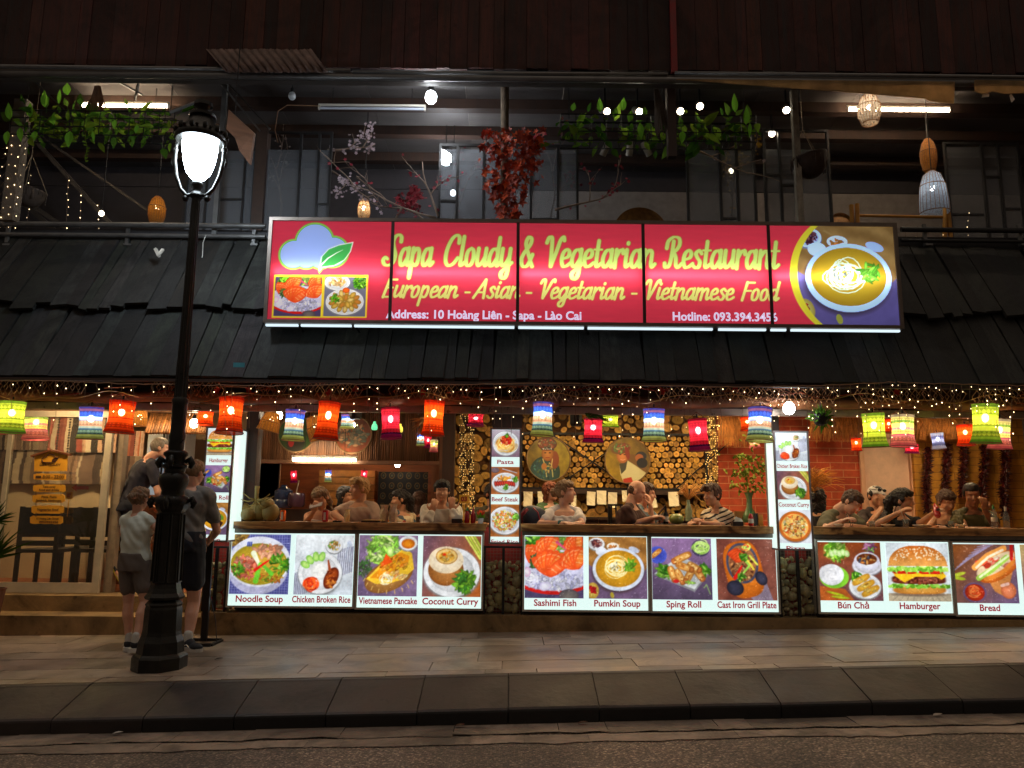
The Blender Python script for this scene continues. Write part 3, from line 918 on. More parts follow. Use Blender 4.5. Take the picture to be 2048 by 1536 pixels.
def portrait_a(p):
 """round painting: a child in a tall beaded headdress and blue jacket"""
 p.fill((0.36, 0.28, 0.1), (0.62, 0.56, 0.16), 35)
 p.mott(0.6, 7)
 p.ell(0.42, 0.2, 0.34, 0.36, (0.2, 0.34, 0.34), edge=(0.13, 0.24, 0.24))
 p.speck(0.4, 0.25, 0.3, 0.24, 60, 0.03, [(0.25, 0.45, 0.45), (0.15, 0.3, 0.35), (0.4, 0.5, 0.3)])
 p.ell(0.64, 0.48, 0.1, 0.2, (0.5, 0.24, 0.14))
 p.ell(0.48, 0.62, 0.135, 0.17, (0.72, 0.48, 0.24), edge=(0.52, 0.3, 0.13))
 p.ell(0.47, 0.84, 0.22, 0.15, (0.45, 0.24, 0.17), edge=(0.3, 0.13, 0.1))
 p.speck(0.47, 0.84, 0.2, 0.12, 50, 0.018, [(0.65, 0.3, 0.2), (0.4, 0.4, 0.3), (0.7, 0.6, 0.4)])
 p.line([(0.35, 0.72), (0.48, 0.76), (0.61, 0.71)], 0.035, (0.16, 0.15, 0.16))
 p.speck(0.48, 0.735, 0.13, 0.02, 14, 0.011, [(0.85, 0.85, 0.85), (0.3, 0.45, 0.5)])
 for x in (0.425, 0.53):
  p.ell(x, 0.64, 0.025, 0.012, (0.12, 0.08, 0.06))
 p.line([(0.44, 0.53), (0.52, 0.53)], 0.016, (0.5, 0.14, 0.1))
 p.line([(0.37, 0.5), (0.42, 0.36), (0.46, 0.1)], 0.02, (0.8, 0.76, 0.5))
 p.line([(0.59, 0.5), (0.57, 0.36), (0.6, 0.1)], 0.02, (0.8, 0.76, 0.5))
 p.speck(0.5, 0.3, 0.1, 0.12, 24, 0.016, [(0.85, 0.8, 0.5), (0.7, 0.5, 0.25)])
 p.ell(0.4, 0.33, 0.06, 0.075, (0.68, 0.45, 0.24))
def portrait_b(p):
 """round painting: a woman in a green headscarf carrying a baby on her back"""
 p.fill((0.6, 0.5, 0.1), (0.36, 0.28, 0.1), 25)
 p.mott(0.55, 7)
 p.ell(0.62, 0.36, 0.3, 0.28, (0.42, 0.3, 0.14))
 p.ell(0.8, 0.6, 0.12, 0.1, (0.12, 0.14, 0.2))
 p.ell(0.76, 0.56, 0.09, 0.085, (0.62, 0.36, 0.2))
 p.ell(0.82, 0.45, 0.12, 0.11, (0.1, 0.1, 0.14))
 p.poly([(0.32, 0.42), (0.5, 0.5), (0.66, 0.4), (0.92, 0.22), (0.8, 0.05), (0.4, 0.04), (0.34, 0.2)], (0.8, 0.78, 0.6))
 p.poly([(0.32, 0.42), (0.5, 0.5), (0.46, 0.3), (0.36, 0.2)], (0.24, 0.24, 0.2))
 p.ell(0.39, 0.6, 0.13, 0.16, (0.78, 0.5, 0.28), edge=(0.58, 0.33, 0.16))
 p.ell(0.36, 0.76, 0.22, 0.12, (0.3, 0.42, 0.2), 12, edge=(0.45, 0.25, 0.15))
 p.speck(0.36, 0.77, 0.2, 0.09, 40, 0.022, [(0.4, 0.55, 0.3), (0.6, 0.25, 0.18), (0.65, 0.6, 0.4)])
 p.ell(0.5, 0.66, 0.05, 0.14, (0.5, 0.16, 0.12), 10)
 for x in (0.345, 0.44):
  p.ell(x, 0.63, 0.024, 0.010, (0.12, 0.07, 0.05))
 p.line([(0.35, 0.52), (0.4, 0.505), (0.45, 0.525)], 0.018, (0.85, 0.6, 0.5))
 p.poly([(0.4, 0.02), (0.62, 0.02), (0.58, 0.14), (0.4, 0.1)], (0.7, 0.2, 0.12))
def hmong_field(p):
 p.fill((0.14, 0.24, 0.06), (0.2, 0.3, 0.1), 90)
 p.mott(0.6, 6)
 p.ell(0.5, 0.25, 0.25, 0.25, (0.16, 0.15, 0.1))
 p.ell(0.38, 0.28, 0.08, 0.14, (0.6, 0.12, 0.1))
 p.ell(0.38, 0.42, 0.05, 0.06, (0.6, 0.4, 0.25))
def hmong_group(p):
 p.fill((0.5, 0.24, 0.12), (0.4, 0.2, 0.12), 90)
 p.mott(0.5, 6)
 p.speck(0.5, 0.5, 0.4, 0.35, 120, 0.05, [(0.65, 0.35, 0.2), (0.5, 0.45, 0.35), (0.35, 0.4, 0.35), (0.7, 0.55, 0.4)])
# ------------------------------------------------------------------ brush lettering (drawn strokes)
def _spl(pts, k=5):
 if len(pts) < 3:
  return pts
 out = []
 q = [pts[0]] + list(pts) + [pts[-1]]
 for i in range(1, len(q) - 2):
  p0, p1, p2, p3 = (np.array(q[j]) for j in (i - 1, i, i + 1, i + 2))
  for j in range(k):
   t = j / k
   out.append(tuple(0.5 * (2 * p1 + (p2 - p0) * t + (2 * p0 - 5 * p1 + 4 * p2 - p3) * t * t + (3 * p1 - p0 - 3 * p2 + p3) * t ** 3)))
 out.append(tuple(pts[-1]))
 return out
_bowl = [(.50, .80), (.38, .98), (.2, .9), (.09, .5), (.16, .08), (.32, .06), (.50, .45)]
_desc = [(.52, 1.0), (.52, -.3), (.42, -.66), (.24, -.62), (.2, -.35), (.4, -.1), (.7, .22)]
GLYPH = {
 'a': (.66, [_bowl, [(.52, 1.0), (.52, .25), (.58, .04), (.72, .22)]]),
 'd': (.66, [_bowl, [(.52, 1.62), (.52, .25), (.58, .04), (.72, .22)]]),
 'g': (.66, [_bowl, _desc]),
 'y': (.66, [[(.1, 1.0), (.1, .35), (.2, .04), (.38, .2), (.52, .55)], _desc]),
 'u': (.66, [[(.1, 1.0), (.1, .35), (.2, .04), (.38, .2), (.52, .55)], [(.52, 1.0), (.52, .25), (.58, .04), (.72, .22)]]),
 'n': (.66, [[(.1, 1.0), (.1, 0)], [(.1, .6), (.3, .97), (.46, .9), (.48, .5), (.48, .25), (.55, .04), (.7, .22)]]),
 'm': (.98, [[(.1, 1.0), (.1, 0)], [(.1, .6), (.28, .97), (.42, .88), (.43, 0)], [(.43, .6), (.62, .97), (.77, .88), (.78, .25), (.85, .04), (1.0, .22)]]),
 'r': (.5, [[(.1, 1.0), (.1, 0)], [(.1, .55), (.25, .92), (.42, 1.0), (.46, .8)]]),
 'i': (.34, [[(.14, 1.0), (.14, .3), (.2, .04), (.38, .22)], [(.16, 1.34), (.17, 1.4)]]),
 'l': (.34, [[(.14, 1.66), (.14, .3), (.2, .04), (.38, .22)]]),
 't': (.42, [[(.18, 1.5), (.18, .3), (.25, .04), (.44, .22)], [(.0, 1.0), (.4, 1.0)]]),
 'e': (.54, [[(.1, .45), (.4, .58), (.44, .85), (.3, .99), (.13, .8), (.09, .4), (.2, .05), (.4, .07), (.58, .25)]]),
 'o': (.6, [[(.3, 1.0), (.14, .85), (.09, .5), (.14, .12), (.28, .02), (.42, .14), (.48, .5), (.42, .88), (.3, 1.0)]]),
 's': (.5, [[(.44, .82), (.3, .99), (.15, .82), (.25, .58), (.4, .35), (.36, .06), (.2, .02), (.05, .16)]]),
 'p': (.66, [[(.12, 1.0), (.12, -.68)], [(.12, .65), (.28, .97), (.44, .92), (.5, .5), (.44, .1), (.3, .03), (.14, .2)]]),
 'S': (.94, [[(.92, 1.36), (.9, 1.62), (.74, 1.75), (.54, 1.64), (.46, 1.36), (.56, 1.0), (.70, .62), (.66, .22), (.44, .02), (.18, .06), (.05, .28), (.14, .46), (.28, .38)]]),
 'C': (.84, [[(.74, 1.3), (.72, 1.62), (.55, 1.74), (.32, 1.5), (.15, .9), (.16, .3), (.34, .02), (.6, .12), (.8, .45)]]),
 'V': (.84, [[(.02, 1.36), (.1, 1.66), (.25, 1.66), (.3, 1.3), (.36, .5), (.4, .04)], [(.4, .04), (.58, .8), (.72, 1.5), (.86, 1.7), (.92, 1.5)]]),
 'R': (.92, [[(.38, 1.5), (.36, .6), (.28, .1), (.1, .04), (.05, .25)], [(.06, 1.1), (.1, 1.5), (.35, 1.74), (.64, 1.66), (.7, 1.3), (.55, .98), (.36, .9)], [(.42, .92), (.58, .6), (.64, .15), (.76, .03), (.94, .25)]]),
 '&': (.86, [[(.78, .04), (.45, .75), (.24, 1.3), (.34, 1.68), (.54, 1.6), (.5, 1.25), (.2, .8), (.08, .4), (.2, .04), (.5, .1), (.72, .7)]]),
 'E': (.74, [[(.22, 1.6), (.14, .0)], [(.22, 1.58), (.72, 1.58)], [(.19, .85), (.6, .85)], [(.14, .03), (.64, .03)]]),
 'A': (.86, [[(.0, .0), (.5, 1.62)], [(.5, 1.62), (.68, .0)], [(.2, .5), (.62, .5)]]),
 'F': (.66, [[(.22, 1.6), (.14, .0)], [(.22, 1.58), (.72, 1.58)], [(.19, .85), (.6, .85)]]),
 '-': (.6, [[(.08, .5), (.46, .5)]]),
 ' ': (.42, []),
}
def brush_text(p, word, x0, x1, y0, xh, c, thick=0.225, thin=0.12, shear=0.14, halo=None, rise=0.0):
 """word between x0..x1 (picture units), baseline y0, x-height xh; fast local rasteriser"""
 adv = sum(GLYPH[ch][0] for ch in word)
 sx = (x1 - x0) / adv
 cx = 0.0
 passes = ([(0.03, halo)] if halo is not None else []) + [(0.0, c)]
 for grow, colr in passes:
  cx = 0.0
  for ch in word:
   a, strokes = GLYPH[ch]
   yb = y0 + rise * cx / adv
   for st in strokes:
    pts = _spl(st)
    q = [(x0 + (cx + u + (v - 0.5) * shear) * sx, yb + v * xh) for u, v in pts]
    i0 = max(0, int((min(u for u, _ in q) - 0.01) * p.nx)); i1 = min(p.nx, int((max(u for u, _ in q) + 0.01) * p.nx) + 2)
    j0 = max(0, int((min(v for _, v in q) - 0.04) * p.ny)); j1 = min(p.ny, int((max(v for _, v in q) + 0.04) * p.ny) + 2)
    X, Y = p.X[j0:j1, i0:i1] * p.asp, p.Y[j0:j1, i0:i1]
    best = np.full(X.shape, -9.0)
    for k in range(len(q) - 1):
     ax, ay, bx, by = q[k][0] * p.asp, q[k][1], q[k + 1][0] * p.asp, q[k + 1][1]
     dx, dy = bx - ax, by - ay
     L = math.hypot(dx, dy) + 1e-9
     t = np.clip(((X - ax) * dx + (Y - ay) * dy) / L ** 2, 0, 1)
     d = np.hypot(X - ax - t * dx, Y - ay - t * dy)
     w = xh * (thin + (thick - thin) * abs(dy / L) + grow * 1.6) * 0.5
     best = np.maximum(best, (w - d) * p.ny + 0.5)
    m = np.clip(best, 0, 1)[..., None]
    p.a[j0:j1, i0:i1] = p.a[j0:j1, i0:i1] * (1 - m) + np.array(colr) * m
   cx += a
def photo(p, k=1.0):
 """what a printed photograph has: soft edges, uneven tone, grain and small highlights"""
 a = p.a
 for _ in range(1):
  a = (a * 2 + np.roll(a, 1, 0) + np.roll(a, -1, 0) + np.roll(a, 1, 1) + np.roll(a, -1, 1)) / 6
 n = (p.noise(5, 2) - .5) * .26 + (p.noise(30, 2) - .5) * .20 * k
 a = a * (1 + n)[..., None]
 hi = (p.noise(40, 1) > .90) & (a.mean(-1) > .25) & (a.mean(-1) < .75)
 a = a + (hi * .14 * k)[..., None]
 g = 1.06 - .16 * np.hypot(p.X - .45, p.Y - .6)
 p.a = np.clip(a * g[..., None], 0, 1)
def down2(a):
 return (a[0::2, 0::2] + a[1::2, 0::2] + a[0::2, 1::2] + a[1::2, 1::2]) / 4
def pic_mesh(name, a, x0, x1, z0, z1, y, mat, parent, round_=False, org=None, srgb=True):
 """a flat print facing the street (-Y) as a fine grid carrying its colours"""
 ny, nx = a.shape[:2]
 xs = np.linspace(x0, x1, nx)
 zs = np.linspace(z0, z1, ny)
 XX, ZZ = np.meshgrid(xs, zs)
 o0 = ORG[parent.name] if parent is not None else V(org if org is not None else ((x0 + x1) / 2, y, z0))
 co = np.stack([XX - o0.x, np.full_like(XX, y) - o0.y, ZZ - o0.z], -1).reshape(-1, 3)
 ii = (np.arange(ny - 1)[:, None] * nx + np.arange(nx - 1)[None]).reshape(-1)
 q = np.stack([ii, ii + 1, ii + 1 + nx, ii + nx], 1)
 if round_:
  u = (np.arange(nx - 1) + 0.5) / (nx - 1) * 2 - 1
  v = (np.arange(ny - 1) + 0.5) / (ny - 1) * 2 - 1
  keep = (u[None] ** 2 + v[:, None] ** 2 <= 1.0).reshape(-1)
  q = q[keep]
 me = bpy.data.meshes.new(name)
 me.vertices.add(len(co))
 me.vertices.foreach_set('co', co.reshape(-1))
 me.loops.add(q.size)
 me.loops.foreach_set('vertex_index', q.reshape(-1))
 me.polygons.add(len(q))
 me.polygons.foreach_set('loop_start', np.arange(0, q.size, 4))
 me.polygons.foreach_set('loop_total', np.full(len(q), 4))
 at = me.attributes.new('Col', 'FLOAT_COLOR', 'POINT')
 c = np.clip(a, 0, 1)
 if srgb:
  c = np.where(c <= 0.04045, c / 12.92, ((c + 0.055) / 1.055) ** 2.4)
 c = np.concatenate([c, np.ones((ny, nx, 1))], -1).astype(np.float32)
 at.data.foreach_set('color', c.reshape(-1))
 me.materials.append(mat)
 me.update()
 me.validate()
 return link(name, me, parent, o0)
# ------------------------------------------------------------------ ground
YK, YKB, YG, YF = 6.15, 5.66, 5.24, 8.3
def pav_z(x, y):
 return x * (0.019 + (8.3 - y) / 2.15 * 0.011)
def road_z(x):
 return pav_z(x, YK) - 0.238
m_slab = M('stone_slab', h(158, 140, 124), 0.42, var=0.34, scale=3.2, bmp=0.25, vc=True, spec=0.5, stain=(1.3, .42))
m_joint = M('joint', h(62, 50, 42), 0.9, var=0.4, scale=12)
m_kerb = M('kerb_stone', h(58, 46, 41), 0.6, var=0.4, scale=3, bmp=0.4, vc=True, stain=(1.6, .5))
m_gutter = M('gutter_concrete', h(144, 126, 110), 0.8, var=0.4, scale=4, bmp=0.5, vc=True, stain=(2, .5))
def asphalt():
 m, nt, b = mat_base('asphalt')
 vec = coords(nt, 'Object')
 vo = _n(nt, 'ShaderNodeTexVoronoi', feature='F1')
 vo.inputs['Scale'].default_value = 75
 nt.links.new(vec, vo.inputs['Vector'])
 big = noise(nt, vec, 1.1, 5, 0.6, 0.4)
 cr = _n(nt, 'ShaderNodeSeparateColor')
 nt.links.new(vo.outputs['Color'], cr.inputs[0])
 stone = ramp(nt, cr.outputs[0], [(0.0, h(96, 82, 72)), (0.6, h(136, 117, 101)), (0.85, h(174, 150, 130)), (1.0, h(214, 192, 168))])
 patch = ramp(nt, big, [(0.35, (0.55, 0.53, 0.52)), (0.62, (1.15, 1.1, 1.05))])
 c = mixc(nt, 1.0, stone, patch, 'MULTIPLY')
 gap = ramp(nt, vo.outputs['Distance'], [(0.25, (1, 1, 1)), (0.75, (0.35, 0.35, 0.35))])
 c = mixc(nt, 0.85, c, gap, 'MULTIPLY')
 nt.links.new(c, b.inputs['Base Color'])
 b.inputs['Roughness'].default_value = 0.6
 hgt = mth(nt, 'SUBTRACT', 1.0, vo.outputs['Distance'])
 bump(nt, b, mth(nt, 'ADD', hgt, mth(nt, 'MULTIPLY', big, 1.2)), 0.8, 0.012)
 return m
mb = MB()
NX = 24
xs = [-60 + 120 * i / NX for i in range(NX + 1)]
for a, b in zip(xs[:-1], xs[1:]):
 mb.face([(a, -60, road_z(a)), (b, -60, road_z(b)), (b, YG + .3, road_z(b)), (a, YG + .3, road_z(a))])
tag(mb.build('road', asphalt(), org=(0, 0, 0)), None, None, kind='structure')
mb = MB()
x = -9.0
k = 0
while x < 9:
 for (y0, y1, zz, t) in ((YG, YG + 0.17, .006, 1.0), (YG + 0.18, YKB + .02, .012, 0.8)):
  xx = x
  while xx < x + 2.0:
   w = random.uniform(0.22, 0.75)
   c = t * random.uniform(0.78, 1.12)
   j0, j1 = random.uniform(-.03, .03), random.uniform(-.02, .02)
   pts = []
   n = 5
   for i in range(n + 1):
    q = xx + w * i / n - 0.006
    pts.append((q, y0 + j0 * 0.6 + random.uniform(-.022, .022), road_z(q) + zz))
   for i in range(n, -1, -1):
    q = xx + w * i / n - 0.006
    pts.append((q, y1 + random.uniform(-.008, .008), road_z(q) + zz + j1 * .2))
   mb.face(pts, c)
   xx += w + 0.004
 x += 2.0
tag(mb.build('gutter', m_gutter, org=(0, 0, 0)), None, None, kind='structure')
mb = MB()
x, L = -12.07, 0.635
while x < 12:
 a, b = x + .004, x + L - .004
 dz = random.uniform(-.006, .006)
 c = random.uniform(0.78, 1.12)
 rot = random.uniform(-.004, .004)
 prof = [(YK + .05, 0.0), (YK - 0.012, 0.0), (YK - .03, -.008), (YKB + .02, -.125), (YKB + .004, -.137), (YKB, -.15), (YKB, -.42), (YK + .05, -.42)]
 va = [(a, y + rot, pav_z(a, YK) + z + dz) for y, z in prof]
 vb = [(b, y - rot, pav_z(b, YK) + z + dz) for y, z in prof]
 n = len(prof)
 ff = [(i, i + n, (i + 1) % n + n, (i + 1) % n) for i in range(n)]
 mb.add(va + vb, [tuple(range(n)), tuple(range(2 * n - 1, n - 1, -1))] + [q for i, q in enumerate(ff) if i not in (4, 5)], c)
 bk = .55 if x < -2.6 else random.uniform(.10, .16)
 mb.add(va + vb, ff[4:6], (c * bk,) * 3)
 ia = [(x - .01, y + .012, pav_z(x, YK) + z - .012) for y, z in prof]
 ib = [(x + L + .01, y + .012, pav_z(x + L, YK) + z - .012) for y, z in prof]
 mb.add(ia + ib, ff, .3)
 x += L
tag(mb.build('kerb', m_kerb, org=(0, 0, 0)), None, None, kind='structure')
mb = MB()
y = YK + 0.055
row = 0
while y < 8.62:
 d = [0.16, 0.34, 0.42, 0.30, 0.44, 0.36, 0.40, 0.3][row % 8]
 x = -13 + random.random()
 while x < 13:
  w = random.uniform(0.5, 1.25) if row else random.uniform(0.35, 0.8)
  g = random.uniform(0.003, 0.009)
  t = random.uniform(0.72, 1.12)
  c = (t * random.uniform(.96, 1.05), t, t * random.uniform(.92, 1.05))
  e = random.uniform(0, .003)
  y1 = y + d - g
  q = [(x, y), (x + w - g, y), (x + w - g, y1), (x, y1)]
  top = [(u, v, pav_z(u, v) + e + random.uniform(-.0015, .0015)) for u, v in q]
  mb.add(top + [(u, v, pav_z(u, v) - .03) for u, v in q], [(0, 1, 2, 3), (0, 4, 5, 1), (1, 5, 6, 2), (2, 6, 7, 3), (3, 7, 4, 0)], c)
  x += w
 y += d
 row += 1
tag(mb.build('pavement', m_slab, org=(0, 0, 0)), None, None, kind='structure')
mb = MB()
for a, b in zip(xs[:-1], xs[1:]):
 for y0, y1 in ((YK + .05, 8.3), (8.3, 30)):
  mb.face([(a, y0, pav_z(a, min(y0, 8.3)) - .02), (b, y0, pav_z(b, min(y0, 8.3)) - .02), (b, y1, pav_z(b, min(y1, 8.3)) - .02), (a, y1, pav_z(a, min(y1, 8.3)) - .02)])
tag(mb.build('ground', m_joint, org=(0, 0, 0)), None, None, kind='structure')
# ------------------------------------------------------------------ the restaurant building
bld = thing('restaurant_building', 'two-storey restaurant with a dark plank roof over its open ground floor and a balcony above', 'building', (0, 8.3, 0))
m_dark = M('dark_timber', h(58, 38, 28), 0.7, var=0.35, scale=3, stretch=(4, 4, 0.6), bmp=0.3)
m_timber = M('warm_timber', h(122, 74, 40), 0.6, var=0.35, scale=3, stretch=(1, 4, 6), bmp=0.3, vc=True)
m_plank = M('fascia_plank', h(74, 42, 36), 0.8, var=0.5, scale=2.2, stretch=(9, 9, 0.8), bmp=0.4, vc=True, stain=(1.2, .5))
m_shingle = M('weathered_roof_board', h(46, 43, 42), 0.85, var=0.7, scale=2.6, stretch=(10, 2, 2), bmp=0.8, vc=True, stain=(1.7, .6))
m_conc = M('stained_concrete', h(150, 120, 80), 0.85, var=0.4, scale=2.5, bmp=0.4, stain=(1.1, .5))
m_tile = M('red_floor_tile', h(150, 84, 48), 0.45, var=0.25, scale=4)
m_ceil = M('ceiling_board', h(96, 90, 88), 0.55, var=0.3, scale=2, stretch=(1, 5, 1), bmp=0.25, vc=True)
m_steel = M('grey_steel', h(120, 118, 116), 0.45, 0.7, var=0.2, scale=6)
m_black = M('black_metal', h(34, 32, 32), 0.5, 0.3, var=0.25, scale=8)
m_alu = M('aluminium_frame', h(214, 200, 176), 0.4, 0.25, var=0.12, scale=6)
m_white = M('white_paint', h(214, 206, 192), 0.6, var=0.12, scale=3)
m_bwall = M('dim_plaster', h(120, 112, 112), 0.8, var=0.2, scale=2)
XL = P(412, 1200, 8.3).x
mb = MB()
mb.bx(XL, 11, 8.2, 8.62, -0.4, 0.168)
mb.build('plinth', m_conc, bld)
mb = MB()
mb.bx(-11, XL - .002, 8.3, 8.66, -0.4, 0.105)
mb.build('step', m_conc, bld)
mb = MB()
mb.bx(-11, XL - .002, 8.66, 9.1, -0.4, 0.27)
mb.build('step', m_conc, bld)
mb = MB()
mb.bx(-11, XL + .3, 9.1, 13.5, 0.1, 0.274)
mb.bx(XL + .3, 11, 8.62, 13.5, 0.1, 0.272)
mb.build('inner_floor', m_tile, bld)
mb = MB()
x = -9.0
while x < 9:
 mb.bx(x, x + .235, 7.95, 13, 2.80, 2.84, random.uniform(.6, 1.1))
 x += .24
mb.build('inner_ceiling', M('inner_ceiling_board', h(120, 72, 44), 0.6, var=0.35, scale=2, stretch=(5, 1, 1), vc=True), bld)
mb = MB()
for Y in (8.7, 9.6, 10.5):
 mb.bx(-9, 9, Y, Y + .1, 2.66, 2.797)
mb.build('ceiling_joists', m_dark, bld)
def on_roof(t, lift=0.0):      # t=0 eave .. 1 top
 return V((0, 7.33 + 1.14 * t - lift * .85, 2.47 + 1.80 * t + lift * .5))
for nm, t0, t1, lift in (('lower_roof_boards', 0.0, 0.60, 0.0), ('upper_roof_boards', 0.44, 1.02, 0.07)):
 mb = MB()
 x = -9.5
 while x < 9.5:
  w = random.uniform(0.09, 0.26)
  s = random.uniform(-.03, .012) if lift else random.uniform(-.006, .006)
  l2 = lift + random.uniform(0, .022)
  sk = random.uniform(-.03, .05) + 0.02
  a0, a1 = on_roof(t0 + s, l2), on_roof(t1, l2 * .4)
  t = random.choice([0.55, 0.7, 0.8, 1.0, 1.15, 1.3]) * random.uniform(.8, 1.15)
  c = (t * random.uniform(.85, 1.08), t * random.uniform(.95, 1.1), t * random.uniform(.8, 1.06))
  n = V((0, -.85, .52)) * .018
  g = random.uniform(0.002, .008)
  e0 = random.uniform(-.055, .03)
  e1, e2 = e0 + random.uniform(-.02, .02), e0 + random.uniform(-.02, .02)
  d = (a1 - a0).normalized()
  top = [V((x, 0, 0)) + a0 + d * e1, V((x + w - g, 0, 0)) + a0 + d * e2, V((x + w - g + sk, 0, 0)) + a1, V((x + sk, 0, 0)) + a1]
  if not lift:
   top[0] = V((x, 0, 0)) + a0
   top[1] = V((x + w - g, 0, 0)) + a0
  mb.prism([p + n for p in top], -n * 2, c)
  x += w
 mb.build(nm, m_shingle, bld)
mb = MB()
a0, a1 = on_roof(-0.0, -.05), on_roof(1.02, -.05)
mb.prism([V((-9.6, 0, 0)) + a0, V((9.6, 0, 0)) + a0, V((9.6, 0, 0)) + a1, V((-9.6, 0, 0)) + a1], (0, .02, -.01))
mb.build('roof_deck', M('roof_felt', h(30, 28, 28), 0.9), bld)
mb = MB()
c = P(478, 731, 7.38)
mb.box(c, (.11, .01, .055), None)
mb.build('roof_patch', M('teal_patch', h(60, 130, 140), 0.6), bld)
mb = MB()
mb.bx(-9.5, 9.5, 7.30, 7.34, 2.43, 2.455)
mb.build('eave_batten', m_dark, bld)
_, _, zb, zt = rect(0, 790, 2048, 815, 7.98)
mb = MB()
x = -9.4
while x < 9.4:
 w = random.uniform(1.6, 2.6)
 mb.tube([(x + w * i / 8, 7.98 + random.uniform(-.008, .008), zt - .06 + .012 * math.sin(i + x)) for i in range(9)], [.062 + random.uniform(-.008, .008) for _ in range(9)], 10, random.uniform(.8, 1.2))
 x += w + .004
mb.build('eave_log', m_timber, bld, smooth=True)
mb = MB()
x = -9.4
while x < 9.4:
 w = random.uniform(1.8, 3.2)
 mb.bx(x, x + w - .005, 7.78, 7.82, zt + .10, zt + .24, random.uniform(.7, 1.2))
 x += w
mb.build('eave_beam', m_timber, bld)
mb = MB()
mb.bx(-9.4, 9.4, 8.12, 8.19, zb - .045, zb + .028)
mb.build('curtain_track', M('track_metal', h(150, 132, 116), 0.35, 0.6, var=0.15), bld)
mb = MB()
mb.bx(-9.4, 9.4, 8.2, 8.32, zb + .032, 2.795)
mb.build('opening_lintel', m_dark, bld)
zz = P(1024, 783, 7.7).z
for (xa, xb, ten) in ((-5.2, -4.3, .7), (-3.6, -2.9, .9), (-2.6, -1.5, 1.0), (-1.2, -.3, .8), (.0, 1.2, .9), (1.5, 2.3, .8), (2.2, 3.3, 1.4), (3.5, 4.6, 1.0), (4.7, 5.6, .9)):
 mb = MB()
 n = int((xb - xa) / .055)
 for i in range(n):
  x = xa + (xb - xa) * i / n
  for s in (-1, 1):
   a = random.uniform(-.02, .02)
   mb.tube([(x, 7.70 + .006 * s, zz - .085 + a), (x + .05 * s, 7.695, zz + a), (x - .01 * s, 7.70 + .006 * s, zz + .075 + a)], .0045, 5, (ten * random.uniform(.7, 1.4),) * 3)
 mb.build('eave_lattice', M('cane_lattice', h(168, 124, 84), 0.6, vc=True), bld)
mb = MB()
for i in range(70):
 x = random.uniform(-5.6, 5.6)
 z = zz + random.uniform(-.09, .08)
 L = random.uniform(.1, .4)
 mb.tube([(x, 7.66, z), (x + L * .5, 7.64, z + random.uniform(-.03, .04)), (x + L, 7.66, z + random.uniform(-.04, .04))], .006, 5,
   random.choice([(1.0, .6, .35), (1.1, .9, .7), (.9, .18, .1), (.7, .5, .4)]))
mb.build('eave_twigs', M('twig', h(150, 96, 60), 0.7, vc=True), bld)
for px in (505, 662, 845, 1213, 1330, 1478, 1590, 440, 705, 1790):
 mb = MB()
 c = P(px + random.randint(-8, 8), 777 + random.randint(-6, 8), 7.62)
 for a in range(5):
  q = a * 1.2566 + random.random()
  mb.leaf(c, c + V((math.cos(q) * .04, -.01, math.sin(q) * .04)), .03, (0, -1, 0))
 mb.build('flower', M('red_cloth_flower', h(196, 40, 30), 0.7), bld)
mb = MB()
for (x0, x1, y0, y1, Y) in ((488, 512, 815, 1045, 8.45), (983, 1043, 812, 1090, 8.46), (1543, 1562, 815, 1060, 8.4), (884, 908, 822, 1045, 10.1)):
 a, b, z0, z1 = rect(x0, y0, x1, y1, Y)
 z1 = min(z1, 2.66)
 p2 = MB()
 p2.bx(a, b, Y, Y + .16, 0.16, z1)
 p2.build('post', m_dark, bld)
a, b, _, _ = rect(878, 830, 884, 1045, 10.1)
mb = MB()
mb.bx(a, b, 10.1, 12.6, .27, 2.79)
mb.build('partition', M('brown_partition', h(98, 62, 38), 0.7), bld)
a, b, z0, z1 = rect(505, 826, 884, 921, 10.2)
mb = MB()
x = a
while x < b:
 w = random.uniform(.022, .034)
 mb.cyl((x, 10.2, z0), (x, 10.2, 2.79), w * .55, None, 6, random.uniform(.55, 1.2))
 x += w
mb.build('reed_frieze', M('reed', h(112, 74, 44), 0.6, var=0.3, scale=4, stretch=(1, 1, .3), vc=True), bld, smooth=True)
mb = MB()
mb.bx(a - .3, b, 10.12, 10.22, z0 - .05, z0 - .002)
mb.build('kitchen_lintel', M('lintel_wood', h(120, 82, 54), 0.5), bld)
mb = MB()
mb.bx(-3.8, b, 12.5, 12.6, .27, 2.79)
mb.build('kitchen_wall', M('kitchen_boards', h(150, 84, 46), 0.6, var=0.4, scale=2, stretch=(1, 1, 7)), bld)
mb = MB()
a, b, z0, z1 = rect(512, 922, 556, 1045, 11.4)
mb.bx(a - .1, b, 11.4, 11.45, .27, z1)
mb.build('kitchen_partition', m_dark, bld)
a, b, z0, z1 = rect(862, 925, 880, 1045, 11.2)
mb = MB()
mb.bx(a, b, 11.2, 11.3, .27, z1)
mb.build('kitchen_post', M('post_wood', h(150, 92, 50), 0.6, scale=3, stretch=(4, 4, .5)), bld)
mb = MB()
a, b, z0, z1 = rect(640, 955, 700, 1010, 12.3)
for i in range(5):
 mb.bx(a, b + .4, 12.2, 12.45, z0 + i * .11, z0 + i * .11 + .10, random.uniform(.7, 1.2))
mb.build('kitchen_cupboard', M('cupboard_wood', h(196, 134, 66), 0.55, vc=True), bld)
mb = MB()
a, b, z0, z1 = rect(512, 1018, 620, 1055, 11.3)
mb.bx(a, b + 1.4, 11.1, 11.35, .27, z1)
mb.build('kitchen_bench', m_dark, bld)
